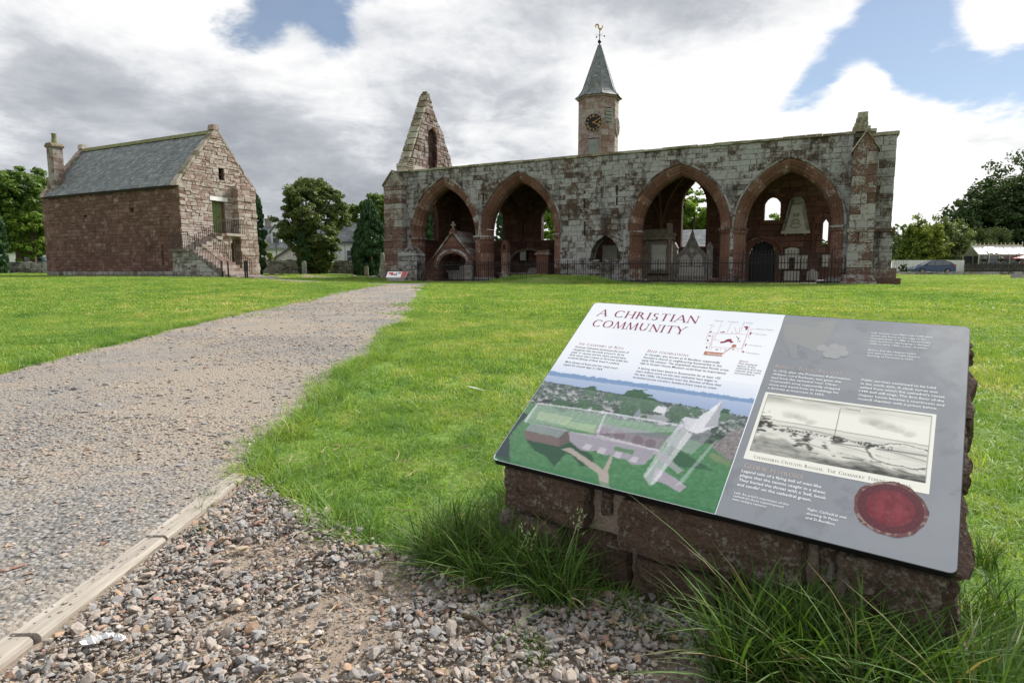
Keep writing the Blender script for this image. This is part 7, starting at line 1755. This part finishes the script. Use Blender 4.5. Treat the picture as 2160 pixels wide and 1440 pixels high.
    def serif_text(name, runs, s0, t0, height, mat, par, z=.0017, width=None, slope=0.0, small=.78):
        """Roman capitals drawn stroke by stroke; lower-case letters come out as small capitals."""
        mb = MB(); x = 0.0; items = []
        for ch in runs:
            k = small if ch.islower() else 1.0; w, st = GL[ch.upper()]; items.append((x, k, st)); x += (w + .13) * k
        sc = height; sx = (width / (x * height)) * height if width else height
        k_ = 0
        for (x0, k, st) in items:
            def pt(px_, py_): X = (x0 + px_ * k) * sx; return (s0 - .5 + X, t0 - .342 + py_ * k * sc + slope * X)
            def quad(ax, ay, bx, by, w0, w1):
                dx, dy = bx - ax, by - ay; l = math.hypot(dx, dy); nx, ny = -dy / l, dx / l
                q = [pt(ax + nx * w0 / 2, ay + ny * w0 / 2), pt(ax - nx * w0 / 2, ay - ny * w0 / 2), pt(bx - nx * w1 / 2, by - ny * w1 / 2), pt(bx + nx * w1 / 2, by + ny * w1 / 2)]
                mb.add([(p[0], p[1], z * .3) for p in q], [(0, 1, 2, 3)])
            for e in st:
                if e[0] == 'l': quad(e[1], e[2], e[3], e[4], e[5], e[5])
                elif e[0] == 's': quad(e[1] - .13, .018 if e[2] == 0 else .982, e[1] + .13, .018 if e[2] == 0 else .982, .036, .036)
                else:
                    _, cx, cy, rx, ry, a0, a1 = e; n = max(6, int(abs(a1 - a0) / 22)); wd = lambda a: .045 + .085 * abs(math.cos(a)) ** 1.3
                    for i in range(n):
                        a, b = R(a0 + (a1 - a0) * i / n), R(a0 + (a1 - a0) * (i + 1) / n)
                        rr = lambda q: (rx - wd(q) / 2 * abs(math.cos(q)), ry - wd(q) / 2 * abs(math.sin(q)))
                        (r0x, r0y), (r1x, r1y) = rr(a), rr(b); quad(cx + r0x * math.cos(a), cy + r0y * math.sin(a), cx + r1x * math.cos(b), cy + r1y * math.sin(b), wd(a), wd(b))
        return mb.build(name, mat, par, fix=False)
    def sans(name, body, s0, t0, width, mat, par, z=.0018, size=None, bold=0.0):
        cu = bpy.data.curves.new(name, 'FONT'); cu.body = body; cu.resolution_u = 2; cu.size = 1.0; cu.fill_mode = 'FRONT'; cu.offset = bold
        o = bpy.data.objects.new(name, cu); COL.objects.link(o)
        dg = bpy.context.evaluated_depsgraph_get(); me = bpy.data.meshes.new_from_object(o.evaluated_get(dg), depsgraph=dg)
        COL.objects.unlink(o); bpy.data.objects.remove(o); bpy.data.curves.remove(cu)
        n = len(me.vertices); co = np.empty(n * 3, np.float32); me.vertices.foreach_get('co', co); co = co.reshape(-1, 3)
        k = size if size else width / (co[:, 0].max() - co[:, 0].min())
        co = np.stack([s0 - .5 + (co[:, 0] - co[:, 0].min()) * k, t0 - .342 + co[:, 1] * k, np.full(n, z * .3)], -1); me.vertices.foreach_set('co', co.astype(np.float32).ravel()); me.materials.clear(); me.update()
        place(name, me, mat, par); return k
    def block(name, lines, s0, t_first, t_last, width, mat, longest=None, bold=.006, par=None):
        """Lines of text between two baselines; the longest line fills the width and sets the size."""
        b = part(name, par or T); i0 = longest if longest is not None else max(range(len(lines)), key=lambda i: len(lines[i])); n = len(lines); ys = [t_first + (t_last - t_first) * i / max(1, n - 1) for i in range(n)]
        k = sans('text_line', lines[i0], s0, ys[i0], width, mat, b, bold=bold)
        for i, l in enumerate(lines):
            if i != i0: sans('text_line', l, s0, ys[i], None, mat, b, size=k, bold=bold)
    def fix(p): return (p[0] - .026 * p[1] / .684 + .013, p[1])
    title = part('title', T)
    serif_text('text_line', 'A CHRISTIAN', fix((.047, 0))[0] - .022, .6165, .0335, 'ink_crimson', title, width=.327); serif_text('text_line', 'COMMUNITY', .040, .5635, .0335, 'ink_crimson', title, width=.302)
    def heading(txt, s0, t0, h, w, mat): hd = part('heading', T); serif_text('text_line', txt, s0, t0, h, mat, hd, width=w)
    heading('The Chanonry of Ross', .037, .4735, .0105, .150, 'ink_crimson'); heading('Deep foundations', .260, .4735, .0105, .120, 'ink_crimson')
    heading('Reduce, Reuse, Recycle', .605, .4675, .0115, .152, 'ink_tan'); heading('Global pestilence', .609, .1375, .0135, .122, 'ink_tan')
    block('paragraph', ['Fortrose Cathedral dominated the town of', 'clergyman that was built around it. At its', 'peak. 21 canons and five vicars served here.', 'Each canon had a manse in Fortrose while the', 'powerful Bishop of Ross lived in a palace.'], .0325, .4595, .4095, .187, 'ink_dark', 3)
    block('paragraph', ['Mary Queen of Scots and her royal court', 'stayed for several days in 1564.'], .0315, .3905, .3780, .170, 'ink_dark', 0)
    block('paragraph', ['St Curadán, also known as St Boniface, supposedly', 'founded a church in neighbouring Rosemarkie in the', 'early 7th century. The exquisitely-decorated Pictish cross', 'slab in Groam House Museum underlines its importance.'], .2575, .4600, .4225, .240, 'ink_dark', 2)
    block('paragraph', ['A bishop had been based in Rosemarkie for at least 100', 'years before work on the new cathedral here began in', 'the late 1200s. He presided over the diocese of Ross that', 'stretched across northern Scotland from coast to coast.'], .2575, .4020, .3645, .236, 'ink_dark', 2)
    block('caption', ['The medieval', 'layout of the', 'cathedral and the', 'manses that once', 'surrounded it.'], .514, .4660, .4290, .062, 'ink_dark', 2, .0); block('caption', ['Above:'], .514, .4760, .476, .024, 'ink_crimson', 0, .0)
    block('paragraph', ['In 1572, after the Protestant Reformation,', 'William, Lord Ruthven, was given the', 'lead from the cathedral roof. Oliver', "Cromwell's army supposedly stripped", 'stone and wood from its buildings for', 'a fortress at Inverness in 1653.'], .6045, .4530, .3900, .172, 'ink_white', 0)
    block('paragraph', ['Public services continued to be held', 'in the south aisle. A clock turret was', "added from which the cathedral's recast", '1449 bell still rings. The first floor of the', 'chapter house became a courtroom and', 'council chamber with a prison below.'], .7985, .4560, .3925, .162, 'ink_white', 3)
    block('caption', ['Left: A brass ewer filled with 1,100 silver', 'groats was found on the edge of the', 'cathedral green in 1880. It had probably', 'been buried for safe keeping in the late', '1300s or early 1400s, a time of unrest.'], .8000, .6310, .5890, .128, 'ink_white', 0, .0)
    block('caption', ['Below: Just the chapter house', "and aisle remain in John Slezer's", 'drawing of Fortrose in 1693.'], .8000, .5650, .5440, .106, 'ink_white', 1, .0)
    block('paragraph', ['Legend tells of a flying ball of mist-like', 'plague that the canons caught in a sheet.', "They buried the threat with a 'bell, book", "and candle' on the cathedral green."], .6070, .1245, .0865, .170, 'ink_white', 1, .008)
    block('caption', ["Left: An artist's impression of the", "cathedral's form superimposed", "onto today's remains."], .6070, .0640, .0470, .108, 'ink_white', 0, .0); block('caption', ['Right: Cathedral seal', 'showing St Peter', 'and St Boniface.'], .7510, .0640, .0430, .069, 'ink_white', 0, .004)
    block('caption', ['Cathedral'], .778, .3560, .356, .030, 'ink_sepia', 0, .0); sheet('leader_line', [(.769 - .5, .357 - .342), (.776 - .5, .3575 - .342), (.776 - .5, .3582 - .342), (.7683 - .5, .3577 - .342), (.7683 - .5, .28 - .342), (.769 - .5, .28 - .342)], .0016, 'ink_sepia')
    en = part('engraved_title', T); serif_text('text_line', 'Chanonria Civitatis Rossiae. The Channery Towne of Ross.', .622, .1690, .0085, 'ink_sepia', en, width=.30)
    # small plan: lanes, manses, cathedral, marker
    pl = part('printed_plan', T)
    def line(a, b, w, m, z=.0012):
        (x0, y0), (x1, y1) = a, b; l = math.hypot(x1 - x0, y1 - y0); nx, ny = -(y1 - y0) / l * w / 2, (x1 - x0) / l * w / 2
        sheet('plan_line', [(x0 + nx - .5, y0 + ny - .342), (x0 - nx - .5, y0 - ny - .342), (x1 - nx - .5, y1 - ny - .342), (x1 + nx - .5, y1 + ny - .342)], z, m, pl)
    for q in (((200, 605), (1000, 632)), ((320, 628), (235, 885)), ((235, 885), (865, 915)), ((1000, 632), (865, 915)), ((1060, 460), (850, 1000)), ((290, 650), (190, 950)), ((200, 605), (140, 745)), ((490, 390), (385, 610)), ((690, 390), (575, 605)), ((940, 400), (870, 570)), ((285, 475), (225, 565)),
              ((310, 745), (435, 757)), ((375, 610), (315, 745)), ((745, 485), (770, 560)), ((770, 560), (765, 610)), ((845, 490), (838, 610)), ((115, 820), (225, 805)), ((1015, 690), (1060, 700)), ((1085, 520), (1010, 690)), ((1085, 520), (1195, 520)), ((1100, 610), (1160, 612)), ((980, 835), (1055, 850)), ((905, 985), (980, 1000)), ((435, 905), (430, 955)), ((800, 925), (775, 985)), ((250, 905), (240, 945))): line(z3(*q[0]), z3(*q[1]), .0009, 'ink_rose')
    for q in (((215, 588), (220, 575), (248, 575), (255, 565), (275, 565), (270, 588)), ((447, 593), (452, 580), (508, 582), (512, 572), (540, 574), (533, 596)), ((678, 602), (682, 590), (705, 592), (702, 604)), ((785, 606), (788, 594), (808, 595), (805, 607)), ((945, 468), (1030, 472), (1000, 542), (960, 540), (975, 495), (942, 490)), ((1060, 590), (1100, 594), (1096, 608), (1078, 606), (1072, 640), (1046, 636)), ((205, 652), (255, 656), (252, 668), (222, 668), (214, 674), (200, 672)), ((178, 732), (202, 735), (190, 772), (162, 768)), ((150, 872), (175, 876), (160, 914), (132, 910)), ((335, 928), (386, 932), (382, 946), (328, 942)), ((520, 930), (550, 933), (547, 945), (515, 942)), ((675, 928), (718, 932), (715, 942), (690, 941), (685, 948), (668, 946)), ((945, 824), (982, 828), (978, 838), (962, 838), (950, 868), (930, 864)), ((888, 960), (904, 962), (898, 980), (910, 984), (906, 1000), (870, 996)),
              ((430, 790), (450, 775), (520, 770), (545, 745), (580, 730), (640, 722), (672, 730), (668, 760), (700, 782), (705, 795), (640, 805), (630, 780), (560, 785), (530, 800), (440, 808))): sheet('plan_building', [(z3(*p)[0] - .5, z3(*p)[1] - .342) for p in q], .0014, 'ink_crimson', pl)
    c0 = z3(714, 864); sheet('marker_dot', [(c0[0] - .5 + .0062 * math.cos(a), c0[1] - .342 + .0062 * math.sin(a)) for a in [2 * math.pi * k / 16 for k in range(16)]], .0016, 'ink_orange', pl); line(c0, z3(470, 1020), .0022, 'ink_orange', .0015)
    sheet('marker_label', [(z3(*p)[0] - .5, z3(*p)[1] - .342) for p in ((78, 1040), (450, 1075), (482, 1008), (108, 972))], .0016, 'ink_orange', pl); q0 = z3(112, 1030); sans('text_line', 'You are here', q0[0] + .003, q0[1] + .0012, .044, 'ink_white', pl, .0019, bold=.02)
    for t_, x, y, w, m in (('Cathedral', 335, 360, .026, 'ink_rose'), ('Archdeacon', 605, 380, .031, 'ink_grey'), ('Archdean', 930, 402, .026, 'ink_grey'), ('Dean', 238, 455, .013, 'ink_grey'), ("Bishop's Palace", 1200, 532, .042, 'ink_grey'), ('Chancellor', 1160, 632, .030, 'ink_grey'), ('Treasurer', 1055, 860, .028, 'ink_grey'), ('Precentor', 980, 1015, .030, 'ink_grey')): q0 = z3(x, y); sans('text_line', t_, q0[0], q0[1], w, m, pl, .0018)
    line(z3(768, 668), z3(815, 715), .0013, 'ink_dark', .0015); sheet('north_arrow', [(z3(*p)[0] - .5, z3(*p)[1] - .342) for p in ((832, 704), (820, 732), (785, 728))], .0015, 'ink_dark', pl); q0 = z3(792, 782); sans('text_line', 'N', q0[0], q0[1], .006, 'ink_dark', pl, .0018)

    # ---- stone plinth
    rg = random.Random(17)
    Pn = thing('stone_plinth', 'low mortared plinth of rough red stones under the large information panel', 'plinth', Vector((BC.x, BC.y, 0)), math.atan2(H1.y, H1.x))
    top = lambda b: BC.z + b * (E2.z / math.hypot(E2.x, E2.y)) - .018
    yF, yB = -.248, .275
    a0, a1, b0, b1 = -.47, .485, yF + .03, yB - .03; zt_ = lambda a, b: top(b) - .0314 * a - .010
    MB().add([(a0, b0, -.15), (a1, b0, -.15), (a1, b1, -.15), (a0, b1, -.15), (a0, b0, zt_(a0, b0)), (a1, b0, zt_(a1, b0)), (a1, b1, zt_(a1, b1)), (a0, b1, zt_(a0, b1))], [(0, 3, 2, 1), (4, 5, 6, 7), (0, 1, 5, 4), (1, 2, 6, 5), (2, 3, 7, 6), (3, 0, 4, 7)]).build('mortar', 'lime', Pn)
    TOPX = -.0314
    def rock(name, x0, x1, y0, y1, z0, z1, seed, mat='plinth', amp=.012, topf=None):
        bm = bmesh.new(); bmesh.ops.create_cube(bm, size=1.0); bmesh.ops.subdivide_edges(bm, edges=bm.edges, cuts=7, use_grid_fill=True)
        s_ = seed * 3.7
        for v in bm.verts:
            p = v.co.copy(); q = Vector((x0 + (p.x + .5) * (x1 - x0), y0 + (p.y + .5) * (y1 - y0), z0 + (p.z + .5) * (z1 - z0)))
            if topf: q.z = z0 + (p.z + .5) * (topf(q.y) - z0)
            c = Vector(((x0 + x1) / 2, (y0 + y1) / 2, (z0 + z1) / 2))
            edge_ = sum(1 for k in p if abs(k) > .499); q += (c - q).normalized() * (.007 if edge_ > 1 else 0) * (edge_ - 1)
            f1 = fbm(np.array([q.x * 14 + s_]), np.array([q.y * 14 + q.z * 17]), 4, seed)[0] - .47; f2 = abs(fbm(np.array([q.z * 46 - s_ + q.x * 9]), np.array([q.x * 34 + q.y * 36]), 3, seed + 9)[0] - .44) * -2.2 + .2
            lim = 1.0 if not topf else (.25 if p.z > .49 else 1)
            d = Vector((p.x if abs(p.x) > .49 else 0, p.y if abs(p.y) > .49 else 0, (p.z if abs(p.z) > .49 else 0) * .4)) * 2
            q += d * (f1 * amp * 2.2 + f2 * amp) * lim
            if topf: q.z = min(q.z, top(min(q.y, yB + .02)) + TOPX * q.x - .012 - (.02 if q.y > yB - .02 else 0))
            elif q.z > .05: q.z = min(q.z, top(q.y) + TOPX * q.x - .006)
            v.co = q
        me = bpy.data.meshes.new(name); bm.to_mesh(me); bm.free(); return place(name, me, mat, Pn)
    zt = lambda a: top(yF) - .031 * a
    for i, (x0, x1, z0, z1, pr) in enumerate(((-.485, -.235, .135, .262, .02), (-.50, -.30, -.05, .125, .02), (-.29, -.13, .0, .125, .0), (-.215, -.180, .165, .235, -.018), (-.155, .255, .110, .238, .016), (-.12, .08, -.06, .100, .004), (.09, .27, -.05, .102, .010), (.272, .302, .135, .225, -.016), (.318, .484, .085, .222, .006), (.285, .478, -.06, .075, .004))):
        rock('stone', x0, x1, yF - pr, yF + .16, z0, min(z1, zt((x0 + x1) / 2) - .004), 10 + i)
    # right flank: rough blocks stacked up under the slope
    b = yF - .005; i = 0
    while b < yB:
        w = rg.uniform(.13, .22); b1 = min(b + w, yB + .02); z = -.05; tz = top((b + b1) / 2) - .012
        while z < tz - .03:
            h_ = min(rg.uniform(.09, .16), tz - z); h_ = tz - z if tz - z - h_ < .05 else h_
            last = z + h_ >= tz - .001
            rock('stone', .36, .488 + rg.uniform(.0, .024), b + .004, b1 - .004, z + .004, z + h_ - .004, 40 + i, amp=.022, topf=(lambda y: top(y) - .010) if last else None); z += h_; i += 1
        b = b1
    for k in range(5):
        rock('stone', -.5 + k * .2, -.31 + k * .2, yB - .14, yB + .01, -.05, top(yB) - .17, 80 + k); rock('stone', -.5 + k * .2, -.31 + k * .2, yB - .14, yB + .008, top(yB) - .16, top(yB - .05) - .01, 90 + k, topf=lambda y: top(min(y, yB)) - .012)
    for k in range(4): rock('stone', -.495, -.36, yF + .15 + k * .1, yF + .245 + k * .1, -.05, top(yF + .15 + k * .1) - .012, 110 + k)
build_board()

# ------------------------------------------------------------------ timber edging and small things on the ground
def wood_fn(h, b):
    tc = h.n('ShaderNodeTexCoord').outputs['Object']; mp = h.n('ShaderNodeMapping'); h.put(mp.inputs[0], tc); mp.inputs['Scale'].default_value = (60, 3.2, 60)
    g = h.noise(mp.outputs[0], 1.6, 6, .62, .6); n = h.noise(tc, 9, 4, .6)
    c = h.ramp(g, [(.3, (.20, .18, .155)), (.5, (.29, .262, .23)), (.7, (.37, .34, .305))])
    h.put(b.inputs['Base Color'], h.mix(h.m('MULTIPLY', h.ss(n, .5, .7), .5), c, (.30, .28, .25)))
    bp = h.n('ShaderNodeBump'); bp.inputs['Strength'].default_value = .5; bp.inputs['Distance'].default_value = .003; h.put(bp.inputs['Height'], g); h.put(b.inputs['Normal'], bp.outputs[0])
M['wood'] = material('weathered timber', wood_fn, .85, .2)
def build_small():
    rg = random.Random(12)
    for i, (y0, y1, xa, xb, lab) in enumerate(((1.668, 2.22, -1.006, -1.012, 'grey weathered timber edging plank farthest along the path, ending in the grass'), (1.192, 1.660, -1.000, -1.006, 'middle grey timber edging plank between two butt joints'), (.15, 1.184, -1.004, -1.012, 'nearest grey timber edging plank running out of the bottom corner'))):
        T = tag(MB().add([], []).build('edging_plank', 'wood'), lab, 'timber edging', 'timber planks edging the path')
        bm = bmesh.new(); bmesh.ops.create_cube(bm, size=1); bmesh.ops.subdivide_edges(bm, edges=bm.edges, cuts=7, use_grid_fill=True)
        for v in bm.verts:
            p = v.co; e = (abs(p.x) > .49) and (abs(p.z) > .49); y = y0 + (p.y + .5) * (y1 - y0)
            v.co = Vector((p.x * (.066 - .006 * e) + .0015 * math.sin(y * 9 + i), y - (y0 + y1) / 2, -.04 + (p.z + .5) * (.066 - .004 * e) + .002 * math.sin(y * 5 + i * 2)))
        bm.to_mesh(T.data); bm.free(); T.location = ((xa + xb) / 2, (y0 + y1) / 2, gz1(-1, (y0 + y1) / 2) - .003); T.rotation_euler = (0, 0, (xa - xb) / (y1 - y0))
    # grit lying on the planks
    pr = [proto('gravel_stone', hull(900 + i, (1, .7, .4), 12), 'pebble') for i in range(5)]; rn = np.random.default_rng(8); n = 70
    Y = rn.uniform(.95, 2.2, n) ** 1.0; X = -1.006 + rn.uniform(-.024, .024, n); s = np.clip(rn.lognormal(math.log(.006), .4, n), .003, .014)
    scatter('plank_grit', pr, np.stack([X, Y, np.full(n, .0255) + s * .1], -1), np.stack([rn.normal(0, .1, n), rn.normal(0, .1, n), rn.uniform(0, 6, n)], -1), np.stack([s, s, s], -1), rn.integers(0, 5, n))
    M['tissue'] = flat('white tissue', (.72, .73, .74), .9, .2, var=.04)
    for i, (px, py, r_, lab) in enumerate(((192, 1352, .019, 'largest scrap of torn white tissue among the stones by the timber'), (224, 1344, .014, 'middle scrap of white tissue among the stones by the timber'), (252, 1348, .011, 'smallest scrap of white tissue, farthest from the timber'))):
        r = ray(px, py); k = -(EYE - .035) / r.z; V = [(0, 0, .014)]; F = []; n = 14
        for ring in (1, 2):
            for j in range(n): a = 2 * math.pi * j / n; q = r_ * ring / 2 * rg.uniform(.55, 1.2); V.append((q * 1.25 * math.cos(a), q * .75 * math.sin(a), rg.uniform(-.004, .012) * (1 if ring == 1 else .7)))
        for j in range(n): F += [(0, 1 + j, 1 + (j + 1) % n), (1 + j, 1 + n + j, 1 + n + (j + 1) % n, 1 + (j + 1) % n)]
        o = tag(MB().add(V, F).build('tissue_scrap', 'tissue'), lab, 'tissue', 'scraps of white tissue'); o.location = (r.x * k, r.y * k, .034)
    # feather on the lawn
    r = ray(1004, 823); k = -(EYE - .05) / r.z; T = thing('feather', 'small pale feather lying on the grass left of the information panel', 'feather', (r.x * k, r.y * k, gz1(r.x * k, r.y * k) + .055), 2.5)
    MB().tube([(-.06, 0, 0), (0, .004, .008), (.07, 0, .012)], [.0016, .0013, .0006], 5).build('quill', 'tissue', T); MB().add([(-.03, 0, .004), (.0, .016, .010), (.05, .014, .014), (.075, .0, .013), (.045, -.010, .012), (.0, -.012, .008)], [(0, 1, 2, 3), (0, 3, 4, 5)]).build('vane', 'marble', T)
    # twigs on the gravel
    for i, (px, py, L, a, lab) in enumerate(((1007, 1317, .085, -.7, 'short brown twig lying on the gravel below the panel'), (655, 1190, .07, .5, 'thin brown twig on the gravel left of the panel'), (300, 700, .12, .2, 'thin dark twig lying on the gravel path near its left edge'))):
        r = ray(px, py); k = -(EYE - .03) / r.z; o = tag(MB().tube([(-L / 2, 0, 0), (-L * .1, .006, .004), (L / 2, -.002, .0)], [.006, .005, .003] if i == 0 else [.003, .0025, .0015], 6).build('twig', 'bark'), lab, 'twig'); o.location = (r.x * k, r.y * k, gz1(r.x * k, r.y * k) + .034); o.rotation_euler = (0, .05, a)
    # flowering grass heads by the plinth
    for i, (px, py, dz, lab) in enumerate(((1285, 1120, .20, 'pale flowering grass head in front of the plinth stones'), (1163, 1185, .15, 'pale flowering grass head left of the plinth front'))):
        p = BC + H1 * (-.28 + i * -.12 + .04) + H2 * (-.37 - .03 * i); T = thing('grass_seed_head', lab, 'grass', (p.x, p.y, 0), 0)
        MB().tube([(0, 0, 0), (.01, -.01, dz * .6), (.035, -.02, dz)], [.0014, .0012, .0008], 5).build('stalk', 'seedhead', T); mb = MB()
        for k_ in range(26): t = k_ / 26; q = Vector((.035 + rg.gauss(0, .011), -.02 + rg.gauss(0, .009), dz - .03 + .06 * t)); mb.tube([q, q + Vector((rg.gauss(0, .004), rg.gauss(0, .004), .006))], [.0016, .0006], 4)
        mb.build('florets', 'seedhead', T)
M['seedhead'] = flat('pale green grass flowers', (.20, .26, .12), .8, var=.1, scale=40)
build_small()
build_gravel()
build_grass()
